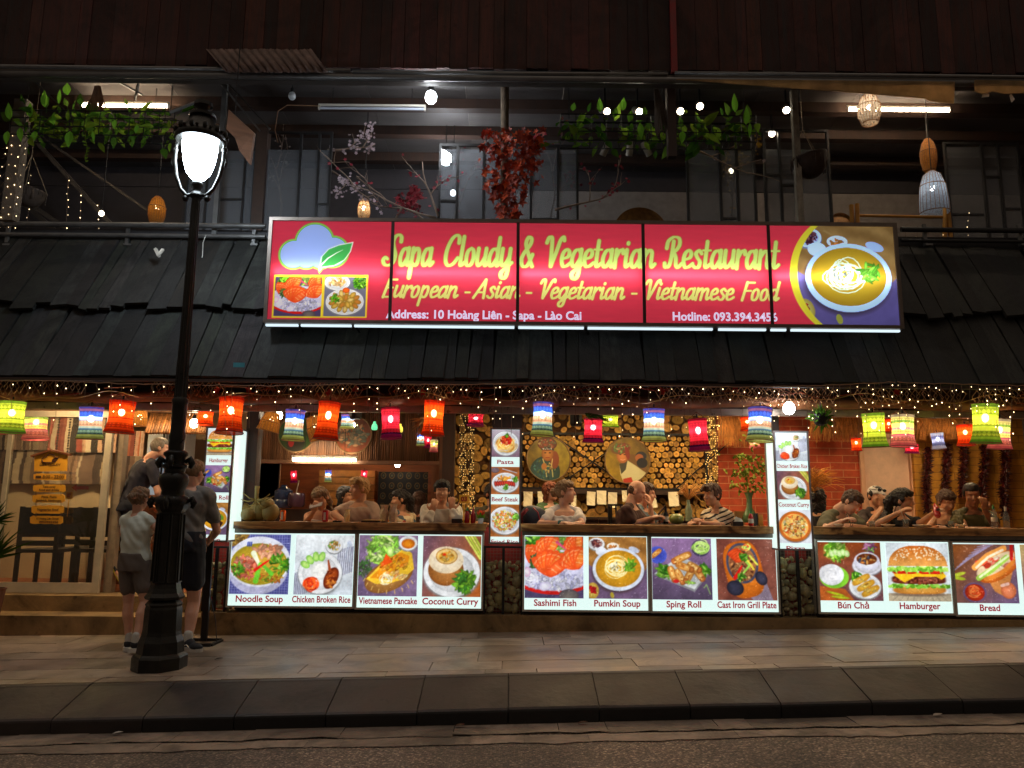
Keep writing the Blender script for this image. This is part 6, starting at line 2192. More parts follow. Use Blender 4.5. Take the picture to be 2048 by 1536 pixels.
def spot(lab, px, py, lit, ang=20, Y=8.9, r=.042):
 c = P(px, py, Y)
 t = thing('spotlight', lab, 'spotlight', c, 'ceiling spotlights')
 M3 = Matrix.Rotation(R(ang), 3, 'Y') @ Matrix.Rotation(R(-52 if lit else 24), 3, 'X')
 mb = MB()
 mb.lathe([(r * .8, .12), (r, .10), (r, -.06), (r * .88, -.058)], c, 14, axis=M3)
 mb.build('housing', M('spot_housing', h(150, 140, 128), .45, .4, var=.1), t, smooth=40)
 mb = MB()
 mb.lathe([(r * .86, -.062), (r * .86, -.066)], c, 14, axis=M3)
 mb.build('lens', glow('spot_lens', (1, .88, .66), 60) if lit else m_black, t)
 mb = MB()
 mb.bar(c + V((0, 0, .06)), V((c.x, c.y, min(ZC, c.z + .45))), .018, .018)
 mb.build('stem', m_black, t)
for px, py, lit, an, lab in ((1210, 222, 1, -30, 'lit spotlight at the left end of the right planter'), (1275, 222, 1, -20, 'lit spotlight in the middle of the right planter'), (1360, 221, 1, 10, 'lit spotlight just right of the dark hanging post'), (1399, 211, 1, 10, 'lit spotlight over the right part of the planter'),
        (1209, 302, 0, 25, 'unlit silver spotlight, leftmost under the planter'), (1259, 302, 0, 4, 'unlit silver spotlight, middle one under the planter'), (1295, 302, 0, -35, 'unlit silver spotlight, rightmost under the planter'),
        (1572, 219, 1, 20, 'lit spotlight left of the bark post'), (1544, 266, 1, 30, 'lit spotlight above the open glass screen')):
 spot(lab, px, py, lit, an, Y=8.6 if py < 240 else 9.0)
# ------------------------------------------------------------------ cane and mesh lampshades
def basket_lamp(lab, px, y0, y1, w, Y, prof, mat, bulb_st, bcol=(1, .75, .4), tilt=0, nrib=22, open_=True, top=None):
 c = P(px, (y0 + y1) / 2, Y)
 H = P(px, y0, Y).z - P(px, y1, Y).z
 W = w * Y / F / 2
 t = thing('woven_lampshade', lab, 'lampshade', c, 'cane and mesh lampshades')
 M3 = Matrix.Rotation(R(tilt), 3, 'Y')
 mb = MB()
 n = 20
 pr = [(W * r, H * (.5 - u)) for u, r in prof]
 mb.lathe(pr[::-1], c, n, axis=M3, cap=False)
 mb.build('shade', mat, t, smooth=True)
 mb = MB()
 for i in range(nrib):
  a = 6.2832 * i / nrib
  mb.tube([c + M3 @ V((math.cos(a) * r * 1.01, math.sin(a) * r * 1.01, z)) for r, z in pr], .003, 4)
 for r, z in (pr[0], pr[len(pr) // 2], pr[-1]):
  mb.tube([c + M3 @ V((math.cos(R(q)) * r * 1.02, math.sin(R(q)) * r * 1.02, z)) for q in range(0, 361, 20)], .005, 5)
 mb.build('ribs', M('cane_rib', h(150, 96, 44), .6), t)
 if bulb_st:
  mb = MB()
  mb.sph(c + M3 @ V((0, 0, H * .1)), (.028, .028, .034), 10, 8)
  mb.build('bulb', glow('basket_bulb_%d' % px, bcol, bulb_st), t, smooth=True)
 mb = MB()
 p = c + M3 @ V((0, 0, pr[0][1]))
 mb.cyl(p, V((p.x, p.y, top if top else (ZC if p.z > 3.5 else 2.79))), .005, None, 5)
 mb.build('cord', m_black, t)
def holes(name, c, cl, emit, trans, hole=.5, sc=45):
 """woven cane or pierced sheet with openings"""
 if name in MATS:
  return MATS[name]
 m = shade_mat(name, c, emit, trans)
 nt = m.node_tree
 out = [n for n in nt.nodes if n.type == 'OUTPUT_MATERIAL'][0]
 src = out.inputs[0].links[0].from_socket
 vo = _n(nt, 'ShaderNodeTexVoronoi')
 vo.inputs['Scale'].default_value = sc
 nt.links.new(coords(nt, 'Object'), vo.inputs['Vector'])
 f = mth(nt, 'LESS_THAN', vo.outputs['Distance'], hole)
 tr = _n(nt, 'ShaderNodeBsdfTransparent')
 mx = _n(nt, 'ShaderNodeMixShader')
 nt.links.new(f, mx.inputs[0])
 nt.links.new(src, mx.inputs[1])
 nt.links.new(tr.outputs[0], mx.inputs[2])
 nt.links.new(mx.outputs[0], out.inputs[0])
 return m
m_cane = holes('cane_weave', h(206, 140, 62), None, .05, .75, .28, 60)
m_pierce = holes('pierced_shade', h(170, 150, 126), None, .02, .6, .34, 42)
m_meshw = holes('white_mesh_shade', h(196, 204, 214), None, .04, .6, .30, 55)
PB = [(0, .35), (.12, .7), (.4, 1), (.7, 1), (1, .72)]
PBELL = [(0, .25), (.1, .6), (.35, .85), (.7, .97), (1, 1)]
basket_lamp('egg-shaped orange cane lampshade above the left railing', 314, 394, 447, 34, 9.2, PB, m_cane, 9)
basket_lamp('small lit pierced lampshade among the plum twigs', 728, 398, 439, 26, 9.1, PB, m_pierce, 60, (1, .8, .5))
basket_lamp('pierced barrel lampshade in front of the right tube lamp', 1738, 190, 247, 46, 8.5, PB, m_pierce, 90, (1, .95, .85))
basket_lamp('small unlit cane lampshade above the white bell lampshade', 1857, 279, 341, 32, 9.0, PB, m_cane, 0)
basket_lamp('large white mesh bell lampshade above the yellow ladder', 1866, 343, 426, 58, 8.7, PBELL, m_meshw, 26, (.93, .97, 1))
basket_lamp('tilted cane basket lampshade left of the blue lantern', 541, 824, 862, 44, 8.5, [(0, .55), (.5, .85), (1, 1)], m_cane, 9, tilt=14)
basket_lamp('tilted cane basket lampshade half behind an orange lantern', 632, 832, 876, 44, 8.5, [(0, .5), (.5, .85), (1, 1)], m_cane, 5, tilt=-26)
basket_lamp('pierced cane lampshade beside the entrance lantern', 279, 822, 852, 30, 8.7, [(0, .8), (.5, 1), (1, .95)], m_cane, 16)
for lab, px, y0, y1, col in (('green glass jar lamp left of the crimson lantern', 749, 846, 860, (.15, .9, .45)), ('yellow glass jar lamp right of the crimson lantern', 800, 851, 864, (.9, .75, .1))):
 c = P(px, (y0 + y1) / 2, 9.0)
 t = thing('jar_lamp', lab, 'lamp', c, 'coloured jar lamps')
 rr = 6.2 * 9 / F
 mb = MB()
 mb.lathe([(rr * .8, -rr * 1.1), (rr, -rr * .6), (rr * .9, rr * .3), (rr * .45, rr * 1.0), (rr * .4, rr * 1.6)], c, 14)
 mb.build('jar', glow('jar_%d' % px, col, .9), t, smooth=True)
 mb = MB()
 mb.cyl(c + V((0, 0, rr * 1.6)), V((c.x, c.y, 2.79)), .004, None, 5)
 mb.build('cord', m_cord, t)
# ------------------------------------------------------------------ plants and decoration on the balcony
m_leaf = shade_mat('green_leaf', h(112, 150, 56), emit=0.0, trans=.42, vc=True)
GREENS = [(.9, .9, .9), (.5, .6, .6), (1.3, 1.15, .8), (.3, .42, .42), (1.6, 1.4, 1.1), (.4, .5, .4), (.7, .55, .4), (.25, .34, .3)]
def planter(lab, x0, x1, y0, y1, Y, n, big):
 a, b, z0, z1 = rect(x0, y0, x1, y1, Y)
 t = thing('hanging_planter', lab, 'planter', ((a + b) / 2, Y, z0), 'wire planters hung under the balcony ceiling')
 mb = MB()
 d = .2
 for z in (z0, z0 + (z1 - z0) * .35, z0 + (z1 - z0) * .7, z1):
  for yy in (Y, Y + d):
   mb.cyl((a, yy, z), (b, yy, z), .007, None, 5)
 k = int((b - a) / .16)
 for i in range(k + 1):
  x = a + (b - a) * i / k
  for yy in (Y, Y + d):
   mb.cyl((x, yy, z0), (x, yy, z1), .005, None, 5)
  mb.cyl((x, Y, z0), (x, Y + d, z0), .005, None, 5)
 for x in (a + .1, b - .1):
  mb.cyl((x, Y + d / 2, z1), (x, Y + d / 2, ZC), .006, None, 5)
 mb.build('wire_trough', m_black, t)
 mb = MB()
 for i in range(n):
  x, y = random.uniform(a, b), Y + random.uniform(0, d)
  zb = random.uniform(z0, z1)
  an = random.uniform(-.2, 3.34) if random.random() < .62 else random.uniform(3.3, 6.1)
  L = random.uniform(.06, .15) * (1.5 if random.random() < .28 else 1)
  dr = V((math.cos(an), random.uniform(-.9, .5), math.sin(an))).normalized()
  base = V((x, y, zb)) + dr * random.uniform(.02, .12)
  mb.leaf(base, base + dr * L, L * random.uniform(.4, .62), (random.uniform(-.5, .5), -1, random.uniform(-.3, .8)), random.choice(GREENS), droop=random.uniform(0, .35))
  if random.random() < .5:
   mb.tube([V((x, y, zb)), base], .003, 4, (.7, .8, .6))
 for (px, yt, yb, w) in big:
  p, q = P(px, yt, Y - .06), P(px + random.uniform(-4, 4), yb, Y - .07)
  mb.leaf(p, q, w * Y / F, (0, -1, .1), (1.3, 1.7, 1.2), n=6)
 mb.build('foliage', m_leaf, t)
planter('hanging wire planter with big leaves beside the street lamp', 20, 348, 222, 270, 8.15, 170,
  ((90, 215, 180, 16), (60, 235, 205, 15), (20, 240, 205, 16), (105, 232, 250, 16), (70, 262, 282, 14), (230, 240, 258, 12), (275, 250, 268, 10), (135, 190, 165, 18), (140, 262, 296, 18), (40, 255, 284, 14), (118, 208, 178, 10), (160, 208, 196, 12), (186, 264, 284, 8), (15, 262, 290, 14)))
planter('hanging wire planter with pothos leaves under the right spotlights', 1122, 1512, 230, 282, 8.25, 170,
  ((1145, 222, 205, 12), (1200, 225, 195, 13), (1245, 222, 194, 14), (1470, 225, 186, 14), (1492, 250, 212, 14), (1280, 246, 280, 14), (1365, 262, 288, 14), (1500, 246, 276, 8)))
t = thing('hanging_planter', 'trailing vine with tiny leaves hanging below the left planter', 'plant', P(168, 280, 8.12))
mb = MB()
pts = [P(172 - 2 * math.sin(k), 265 + k * 6.5, 8.10) for k in range(10)]
mb.tube(pts, .004, 5, (.8, .6, .4))
for p in pts[1:]:
 mb.leaf(p, p + V((random.choice([-.04, .04]), -.01, .01)), .02, (0, -1, 0), (.9, .8, .6))
mb.build('vine', m_leaf, t)
t = thing('dried_bundle', 'dried brown plant bundle hanging over the left tube lamp', 'plant', P(193, 220, 8.05))
mb = MB()
for i in range(46):
 a = random.uniform(-1, 1)
 mb.tube([P(195 + a * 5, 172, 8.3 + random.uniform(-.04, .04)), P(194 + a * 12, 195, 8.28), P(192 + a * 24, 222 + random.uniform(-3, 4), 8.28 + random.uniform(-.08, .08))], [.006, .005, .003], 4)
mb.build('stalks', M('dry_stalk', h(120, 80, 52), .8), t)
t = thing('dried_bundle', 'dried dark plant bundle hanging on the dark post by the right planter', 'plant', P(1325, 250, 8.05))
mb = MB()
for i in range(34):
 a = random.uniform(-1, 1)
 mb.tube([P(1312 + a * 4, 178, 8.1), P(1320 + a * 10, 215, 8.05), P(1326 + a * 18, 262 + random.uniform(-14, 10), 8.05 + random.uniform(-.08, .08))], [.006, .008, .004], 4)
mb.build('stalks', M('dry_stalk2', h(84, 70, 58), .8), t)
t = thing('maple_garland', 'red and orange artificial maple leaves bound to a balcony pillar', 'decoration', P(1015, 440, 8.15))
mb = MB()
c0, c1 = P(1002, 165, 8.35), P(1018, 445, 8.35)
mb.tube([V((P(1008, 300, 8.35).x, 8.35, c1.z - .1)), V((P(1008, 300, 8.35).x + .01, 8.35, (c0.z + c1.z) / 2)), V((P(1008, 300, 8.35).x, 8.35, ZC))], [.05, .045, .05], 10)
mb.build('pillar', M('bark', h(110, 92, 74), .9, var=.5, scale=10, stretch=(3, 3, 1), bmp=.6), t, smooth=True)
MAPLE = []
for k in range(10):
 a = math.pi / 2 + k * 2 * math.pi / 10
 r = [1.0, .42, .92, .40, .62, .22, .62, .40, .92, .42][k]
 MAPLE.append((math.cos(a) * r, math.sin(a) * r))
mb = MB()
AUT = [(1, .9, .9), (.7, .5, .5), (1.5, 1.4, 1.0), (1.2, .8, .7), (.5, .38, .4), (1.7, 1.9, 1.3), (.85, .7, .9)]
for i in range(330):
 while True:
  u, v = random.uniform(950, 1098), random.uniform(258, 440)
  w = 70 if v < 345 else max(26, 70 - (v - 345) * .55)
  if abs(u - 1024 + (8 if v > 360 else 0)) < w * random.uniform(.5, 1):
   break
 c = P(u, v, 8.3 - random.uniform(0, .28) * (1 - abs(u - 1024) / 80))
 s = random.uniform(.04, .085)
 M3 = Matrix.Rotation(random.uniform(-.9, .9), 3, 'X') @ Matrix.Rotation(random.uniform(-.9, .9), 3, 'Z') @ Matrix.Rotation(random.uniform(1.9, 4.4), 3, 'Y')
 pts = [c + M3 @ V((x * s, -.25 * s * (abs(x) + abs(y)), y * s)) for x, y in MAPLE]
 col = random.choice(AUT)
 mb.add([c] + pts, [(0, 1 + k, 1 + (k + 1) % 10) for k in range(10)], col)
mb.build('leaves', M('maple_leaf', h(176, 68, 36), .6, var=.3, scale=16, vc=True), t)
for k in range(12):
 pass
def branch(mb, p, d, L, r, depth, out):
 pts = [V(p)]
 d = V(d).normalized()
 for k in range(5):
  d = (d + V((random.uniform(-.22, .22), random.uniform(-.15, .15), random.uniform(-.16, .2)))).normalized()
  pts.append(pts[-1] + d * L / 5)
 mb.tube(pts, [r * (1 - .13 * k) for k in range(6)], 5)
 out += pts[1:]
 if depth:
  for k in (2, 3, 4, 5):
   if random.random() < .8:
    branch(mb, pts[k], d + V((random.uniform(-.9, .9), random.uniform(-.4, .4), random.uniform(-.5, .9))), L * random.uniform(.35, .6), r * .55, depth - 1, out)
def blossoms(lab, px, py, Y, dr, L, n, col, cname, dens=.5, near=None, depth=2):
 t = thing('blossom_branch', lab, 'branch', P(px, py, Y), 'blossom branches on the balcony')
 mb = MB()
 out = []
 branch(mb, P(px, py, Y), dr, L, .016, depth, out)
 mb.build('twigs', M('plum_twig', h(150, 126, 108), .8, var=.3), t, smooth=True)
 mb = MB()
 for i in range(int(n * .7)):
  c = random.choice(out) + V((random.uniform(-.05, .05), random.uniform(-.05, .03), random.uniform(-.06, .05)))
  s = random.uniform(.007, .014)
  M3 = Matrix.Rotation(random.uniform(-1, 1), 3, 'X') @ Matrix.Rotation(random.uniform(0, 6), 3, 'Y')
  tt = random.uniform(.6, 1.2)
  for k in range(5):
   a = k * 1.2566
   q = c + M3 @ V((math.cos(a) * s, 0, math.sin(a) * s))
   o = M3 @ V((-math.sin(a) * s * .7, 0, math.cos(a) * s * .7))
   e = c + M3 @ V((math.cos(a) * s * 1.9, -.3 * s, math.sin(a) * s * 1.9))
   mb.face([c, q - o, e, q + o], tt)
 mb.build('petals', M(cname, col, .7, vc=True, var=.15), t)
blossoms('white plum blossom branch behind the left glass screen', 655, 300, 9.0, (.8, 0, .1), .45, 130, h(214, 190, 196), 'white_petal')
blossoms('white plum blossom branch drooping above the sign', 660, 340, 9.1, (.6, 0, -.5), .5, 120, h(214, 190, 196), 'white_petal')
blossoms('long bare branch sweeping over the left part of the sign', 872, 436, 8.7, (-1, 0, .32), 1.05, 14, h(190, 60, 76), 'red_petal')
blossoms('upright twig with a few red blossoms beside the middle glass screen', 876, 432, 8.65, (-.3, 0, 1), .75, 30, h(196, 66, 80), 'red_petal')
blossoms('red blossom bush low between sign and balcony', 790, 440, 9.2, (.2, 0, .3), .34, 260, h(150, 30, 44), 'dark_red_petal')
blossoms('red blossom bush low beside the middle glass screen', 850, 442, 9.0, (-.2, 0, .2), .30, 200, h(150, 30, 44), 'dark_red_petal')
blossoms('red blossom branch behind the middle glass screen', 905, 440, 9.2, (.2, 0, 1), .75, 90, h(170, 50, 66), 'red_petal2')
blossoms('red blossom branch right of the maple leaves', 1100, 440, 9.1, (.25, 0, 1), .8, 90, h(170, 50, 66), 'red_petal2')
blossoms('bare branch arching to the right of the middle glass screen', 1110, 420, 8.8, (1, 0, .35), .75, 60, h(150, 46, 60), 'red_petal2')
blossoms('yellow blossom branch behind the right glass screen', 1462, 442, 9.25, (.0, 0, 1), .75, 150, h(206, 160, 40), 'yellow_petal')
blossoms('bare twig above the right glass screen', 1375, 290, 8.7, (1, 0, -.5), .8, 0 + 4, h(200, 180, 170), 'white_petal', depth=1)
blossoms('pale twig bunch behind the leftmost wide glass screen', 560, 436, 9.2, (.15, 0, 1), .8, 30, h(190, 170, 160), 'pale_petal')
for lab, px, y0, yr, yb, w, Y, mt in (('dark hanging basket behind the lit post at the far left', 60, 310, 383, 412, 62, 8.6, M('basket_dark', h(80, 66, 56), .8)), ('dark hanging bowl of bark beside the bark post', 1617, 258, 318, 354, 74, 8.45, M('bark_bowl', h(62, 44, 34), .85, var=.4))):
 t = thing('hanging_basket', lab, 'basket', P(px, yb, Y))
 c = P(px, yr, Y)
 rr = w / 2 * Y / F
 hh = P(px, yr, Y).z - P(px, yb, Y).z
 mb = MB()
 mb.lathe([(rr * .35, -hh), (rr * .75, -hh * .75), (rr * .97, -hh * .3), (rr, 0), (rr * 1.06, .015), (rr * .9, .005), (rr * .6, -hh * .5), (.01, -hh * .7)], c, 18, axis=Matrix.Rotation(R(8 if px < 100 else -14), 3, 'Y'))
 for i in range(26):
  a = random.uniform(0, 6.28)
  mb.tube([c + V((math.cos(a) * rr, math.sin(a) * rr, -.01)), c + V((math.cos(a) * rr * .95, math.sin(a) * rr * .95, -hh * random.uniform(.3, .8)))], .006, 4)
 mb.build('bowl', mt, t, smooth=True)
 mb = MB()
 for i in range(3):
  a = i * 2.09 + .4
  mb.cyl(c + V((math.cos(a) * rr, math.sin(a) * rr, 0)), P(px + (4 if px < 100 else -12), y0, Y), .004, None, 5)
 mb.cyl(P(px + (4 if px < 100 else -12), y0, Y), V((P(px + (4 if px < 100 else -12), y0, Y).x, Y, ZC)), .004, None, 5)
 mb.build('ropes', M('rope', h(150, 130, 104), .8), t)
for lab, px, py, w, Y in (('wide bamboo tray leaning behind the sign', 1281, 462, 110, 9.6), ('small bamboo tray behind the yellow ladder', 1682, 446, 46, 9.6)):
 t = thing('bamboo_tray', lab, 'tray', P(px, py + 30, Y), 'bamboo trays on the balcony')
 c = P(px, py, Y)
 rr = w / 2 * Y / F
 M3 = Matrix.Rotation(R(80), 3, 'X')
 mb = MB()
 mb.lathe([(.01, -.02), (rr * .9, -.02), (rr, .02), (rr * 1.02, .0), (rr * .95, -.035)], c, 36, axis=M3)
 mb.build('tray', M('bamboo', h(168, 116, 54), .55, var=.3, scale=20), t, smooth=50)
t = thing('wooden_ladder', 'yellow bamboo ladder frame under the white bell lampshade', 'ladder', P(1800, 480, 8.75))
for (x0, y0, x1, y1) in ((1703, 410, 1703, 452), (1714, 408, 1714, 452), (1891, 412, 1884, 492), (1895, 412, 1904, 492)):
 mb = MB()
 a, b = P(x0, y0, 8.75), P(x1, y1, 8.75)
 mb.cyl(a, b + V((0, 0, -.25)), .026, None, 10)
 mb.build('pole', M('yellow_bamboo', h(206, 140, 50), .45, var=.15), t, smooth=50)
mb = MB()
mb.cyl(P(1716, 431, 8.76), P(1890, 434, 8.76), .018, None, 8)
mb.build('rung', MATS['yellow_bamboo'], t, smooth=50)
t = thing('roof_sheet', 'scrap of brown corrugated roof sheet leaning on the plank fascia', 'roof sheet', P(535, 150, 7.8))
mb = MB()
n = 90
rows = []
for (xa, xb, py, Y) in ((412, 622, 99, 7.90), (452, 656, 145, 7.72)):
 rows.append([P(xa + (xb - xa) * i / n, py + random.uniform(-1.2, 1.2), Y + .022 * math.sin(i * .9)) for i in range(n + 1)])
mb.add(rows[0] + rows[1], [(i, i + 1, n + 2 + i, n + 1 + i) for i in range(n)])
o = mb.build('roof_sheet_panel', M('rusty_sheet', h(122, 100, 92), .7, var=.5, scale=8), t, smooth=True)
md = o.modifiers.new('thickness', 'SOLIDIFY')
md.thickness = .006
m_board = shade_mat('torn_cloth', h(214, 186, 146), emit=0, trans=.72, weave=5)
for lab, pts in (('long torn beige board hanging below the fascia at the right', [(1353, 158), (1910, 163), (1908, 206), (1880, 204), (1858, 201), (1850, 196), (1700, 184), (1560, 174)]), ('short torn beige board at the right picture edge', [(1950, 160), (2080, 162), (2080, 184), (2010, 187), (1985, 182), (1965, 188), (1950, 182)])):
 t = thing('torn_board', lab, 'board', P(pts[0][0] + 200, 185, 7.8), 'torn boards below the fascia')
 mb = MB()
 mb.prism([P(x, y, 7.80) for x, y in pts], (0, .012, 0))
 mb.build('board', m_board, t)
for lab, px, py, a in (('torn white paper strip, left of two under the short torn board', 1972, 190, 30), ('torn white paper strip, right of two under the short torn board', 2024, 195, 80)):
 mb = MB()
 c = P(px, py, 7.82)
 dx, dz = math.cos(R(a)) * .06, math.sin(R(a)) * .06
 mb.prism([c + V((-dx, 0, -dz)), c + V((-.02, .01, .03)), c + V((dx, .02, dz)), c + V((.03, 0, -.02))], (0, .003, 0))
 tag(mb.build('paper_scrap', M('scrap_paper', h(220, 206, 190), .8)), lab, 'paper', 'paper scraps')
t = thing('wooden_board', 'brown wooden board hung slanting beside the lamp cap', 'board', P(480, 320, 7.6))
mb = MB()
mb.prism([P(457, 219, 7.6), P(508, 266, 7.75), P(499, 328, 7.75), P(478, 300, 7.7), P(470, 276, 7.64), P(453, 258, 7.6)], (.01, .03, 0))
mb.build('board', M('brown_board', h(122, 84, 62), .6, var=.3, scale=3, stretch=(1, 1, 5)), t)
mb = MB()
mb.cyl(P(470, 232, 7.65), V((P(470, 232, 7.65).x, 7.65, ZC - .1)), .006, None, 5)
mb.build('cord', m_black, t)
t = thing('hanging_cable', 'thin cable looping down from the unlit tube', 'cable', P(560, 300, 8.4))
mb = MB()
mb.tube([P(640, 212, 8.5), P(575, 210, 8.4), P(556, 222, 8.4), P(550, 260, 8.4), P(556, 285, 8.4)], .005, 5)
mb.build('cable', m_wire, t)
t = thing('hanging_cable', 'pale cable end dangling from the balcony edge by the lamp post', 'cable', P(407, 500, 8.2))
mb = MB()
mb.tube([P(412, 470, 8.25), P(406, 485, 8.22), P(405, 510, 8.2), P(403, 524, 8.2)], .005, 5)
mb.build('cable', M('pale_cable', h(190, 186, 176), .5), t)
t = thing('flood_lamp', 'small unlit white flood lamp on the roof boards left of the lamp post', 'spotlight', P(318, 505, 7.9))
mb = MB()
mb.bar(P(311, 498, 8.0), P(318, 512, 7.95), .03, .03)
mb.bar(P(326, 499, 8.0), P(318, 508, 7.95), .03, .02)
mb.build('lamp_body', m_white, t)
# ------------------------------------------------------------------ entrance: hanging name board, textiles, fridge, furniture
t = thing('name_board', 'yellow house-shaped hanging board with five planks on the glass door', 'sign board', P(98, 1050, 8.82))
m_yb = M('yellow_board', h(226, 160, 44), .5, var=.12, scale=4)
m_ink = M('brown_ink', h(66, 34, 22), .6, var=.1)
YB = 8.80
mb = MB()
mb.prism([P(x, y, YB) for x, y in ((69, 910), (103, 900), (135, 910), (133, 942), (68, 943))], (0, .015, 0))
mb.build('house_plank', m_yb, t)
mb = MB()
for a, b in (((63, 913), (103, 900)), ((102, 900), (142, 910))):
 mb.bar(P(*a, YB - .004), P(*b, YB - .004), .022, .04)
mb.build('roof', M('roof_brown', h(112, 60, 30), .6), t)
rows = [((67, 947), (131, 960)), ((66, 969), (130, 984)), ((65, 989), (129, 1005)), ((63, 1011), (127, 1027)), ((60, 1032), (125, 1048))]
for (x0, y0), (x1, y1) in rows:
 mb = MB()
 n = 12
 top = [P(x0 + (x1 - x0) * i / n, y0 + random.uniform(-.8, .8) + (2 if i in (0, n) else 0), YB) for i in range(n + 1)]
 bot = [P(x1 - (x1 - x0) * i / n, y1 + random.uniform(-.8, .8) - (2 if i in (0, n) else 0), YB) for i in range(n + 1)]
 mb.prism(top + bot, (0, .014, 0))
 mb.build('plank', m_yb, t)
mb = MB()
for x in (72, 122):
 for ya, yb in ((943, 947), (960, 969), (984, 989), (1005, 1011), (1027, 1032)):
  mb.cyl(P(x, ya - 2, YB - .002), P(x, yb + 2, YB - .002), .0035, None, 5)
mb.build('cords', m_ink, t)
mb = MB()
pm = YB / F
def tx(s, px, py, hpx, wpx, bold=.001):
 p = P(px, py, YB - .0035)
 text_on(mb, s, p.x, YB - .0035, p.z, hpx * pm * 1.4, wpx * pm, bold)
tx('SAPA CLOUDY', 100, 932, 5, 42)
tx('8:00 - 22:00', 106, 957, 6.5, 42)
tx('Take away', 98, 975.5, 4.5, 26)
tx('food and drinks', 98, 982, 4.5, 40)
tx('Pizza, Pasta', 98, 996, 4.5, 30)
tx('Sandwich, Hamburger', 97, 1003, 4.5, 50)
tx('Vegetarian food', 95, 1021.5, 5, 42)
tx('10 Hoàng Liên Street', 95, 1039, 4, 44)
tx('0933943456', 97, 1046, 4, 38)
for i in range(4):
 pass
mb.build('lettering', m_ink, t)
mb = MB()
pts = [(86, 925), (84, 919), (88, 914.5), (93, 914), (96, 909.5), (102, 908), (108, 911), (111, 915), (116, 916)]
mb.tube([P(x, y, YB - .006) for x, y in _spl(pts)], .006, 5)
mb.tube([P(86, 925, YB - .006), P(104, 925.5, YB - .006)], .006, 5)
mb.face([P(x, y, YB - .005) for x, y in ((103, 925), (104, 919), (109, 916), (118, 914), (115, 920), (110, 925))][::-1])
mb.bx(P(72, 950, YB).x, P(83, 950, YB).x, YB - .004, YB - .001, P(78, 956.5, YB).z, P(78, 951.5, YB).z)
mb.build('emblem', m_ink, t)
t = thing('arrow_sticker', 'red arrow pointing left behind the glass door', 'sticker', P(160, 975, 8.99))
mb = MB()
mb.prism([P(x, y, 9.0) for x, y in ((143, 975), (153, 968), (153, 972), (177, 972), (177, 979), (153, 979), (153, 983))], (0, .004, 0))
mb.build('arrow', M('red_vinyl', h(190, 36, 40), .5), t)
for lab, px, py, w, hh, txt, Y in (('small yellow table number 07 behind the glass door', 138, 991, 12, 14, '07', 9.02), ('small yellow table number 03 under the light curtain', 928, 998, 20, 17, '03', 8.78)):
 t = thing('table_number', lab, 'table number', P(px, py + hh / 2, Y), 'table number cards')
 a, b, z0, z1 = rect(px - w / 2, py - hh / 2, px + w / 2, py + hh / 2, Y)
 mb = MB()
 mb.bx(a, b, Y, Y + .012, z0, z1)
 mb.cyl(((a + b) / 2, Y + .006, z0 - .0005), ((a + b) / 2, Y + .006, (CT + .002) if Y < 9 else z0 - .2), .006, None, 6)
 mb.build('card', M('yellow_card', h(236, 170, 40), .5, var=.1), t)
 mb = MB()
 text_on(mb, txt, (a + b) / 2, Y - .002, z0 + (z1 - z0) * .25, (z1 - z0) * .75, (b - a) * .62, .003)
 mb.build('digits', M('red_ink', h(170, 30, 26), .5), t)
def stripes(p, pal, n, wv=.0, diamonds=()):
 x = 0.0
 p.fill(pal[0])
 k = 0
 while x < 1:
  w = p.r.random() * 1.4 / n + .2 / n
  c = pal[p.r.integers(len(pal))]
  m = ((p.X + .012 * np.sin(p.Y * 5)) >= x) & ((p.X + .012 * np.sin(p.Y * 5)) < x + w)
  p.mix(m.astype(float), np.array(c) * (.85 + .3 * p.r.random()))
  x += w
 for cx, c in diamonds:
  d = np.abs((p.Y * 14) % 1 - .5) * 2
  m = (np.abs(p.X - cx) < .02 * (1.1 - d)).astype(float)
  p.mix(m, c)
def textile(lab, x0, y0, x1, y1, Y, pal, n, seed, dia=(), grid=(120, 60)):
 a, b, z0, z1 = rect(x0, y0, x1, y1, Y)
 p = Pic(grid[0], grid[1], (b - a) / (z1 - z0), seed)
 stripes(p, pal, n, 0, dia)
 p.mott(.2, 10)
 m = MATS.get('woven_textile')
 if m is None:
  m, nt, bb = mat_base('woven_textile')
  at = _n(nt, 'ShaderNodeAttribute', attribute_name='Col')
  nt.links.new(at.outputs['Color'], bb.inputs['Base Color'])
  bb.inputs['Roughness'].default_value = .9
  MATS['woven_textile'] = m
 o = pic_mesh('textile', p.a, a, b, z0, z1, Y, m, None)
 vs = o.data.vertices
 for v in vs:
  v.co.y += .02 * math.sin(v.co.x * 14 + .5 * math.sin(v.co.z * 3))
 sd = o.modifiers.new('thickness', 'SOLIDIFY')
 sd.thickness = .004
 tag(o, lab, 'textile', 'woven hangings by the entrance')
BE = [(.66, .58, .48), (.45, .36, .3), (.72, .65, .55), (.52, .42, .36), (.3, .24, .22)]
RDT = [(.62, .34, .28), (.55, .25, .2), (.75, .6, .5), (.18, .14, .13), (.7, .42, .3), (.82, .74, .64)]
textile('beige striped hanging behind the name board', -20, 892, 215, 968, 10.5, BE, 26, 1)
textile('patterned red and cream hanging above the beige one behind the glass', 98, 832, 236, 905, 10.46, RDT, 20, 2, ((.12, (.2, .15, .14)), (.3, (.15, .12, .12)), (.85, (.25, .3, .25))))
textile('beige striped hanging at the top left behind the glass', -20, 832, 97, 900, 10.47, BE, 14, 3)
textile('red and cream patterned hanging inside the entrance', 240, 862, 287, 915, 10.3, RDT, 9, 4, ((.2, (.8, .75, .65)), (.6, (.15, .12, .12))), (60, 60))
textile('beige striped hanging below the red one inside the entrance', 236, 912, 300, 975, 10.28, BE + [(.5, .3, .25)], 12, 5, (), (60, 50))
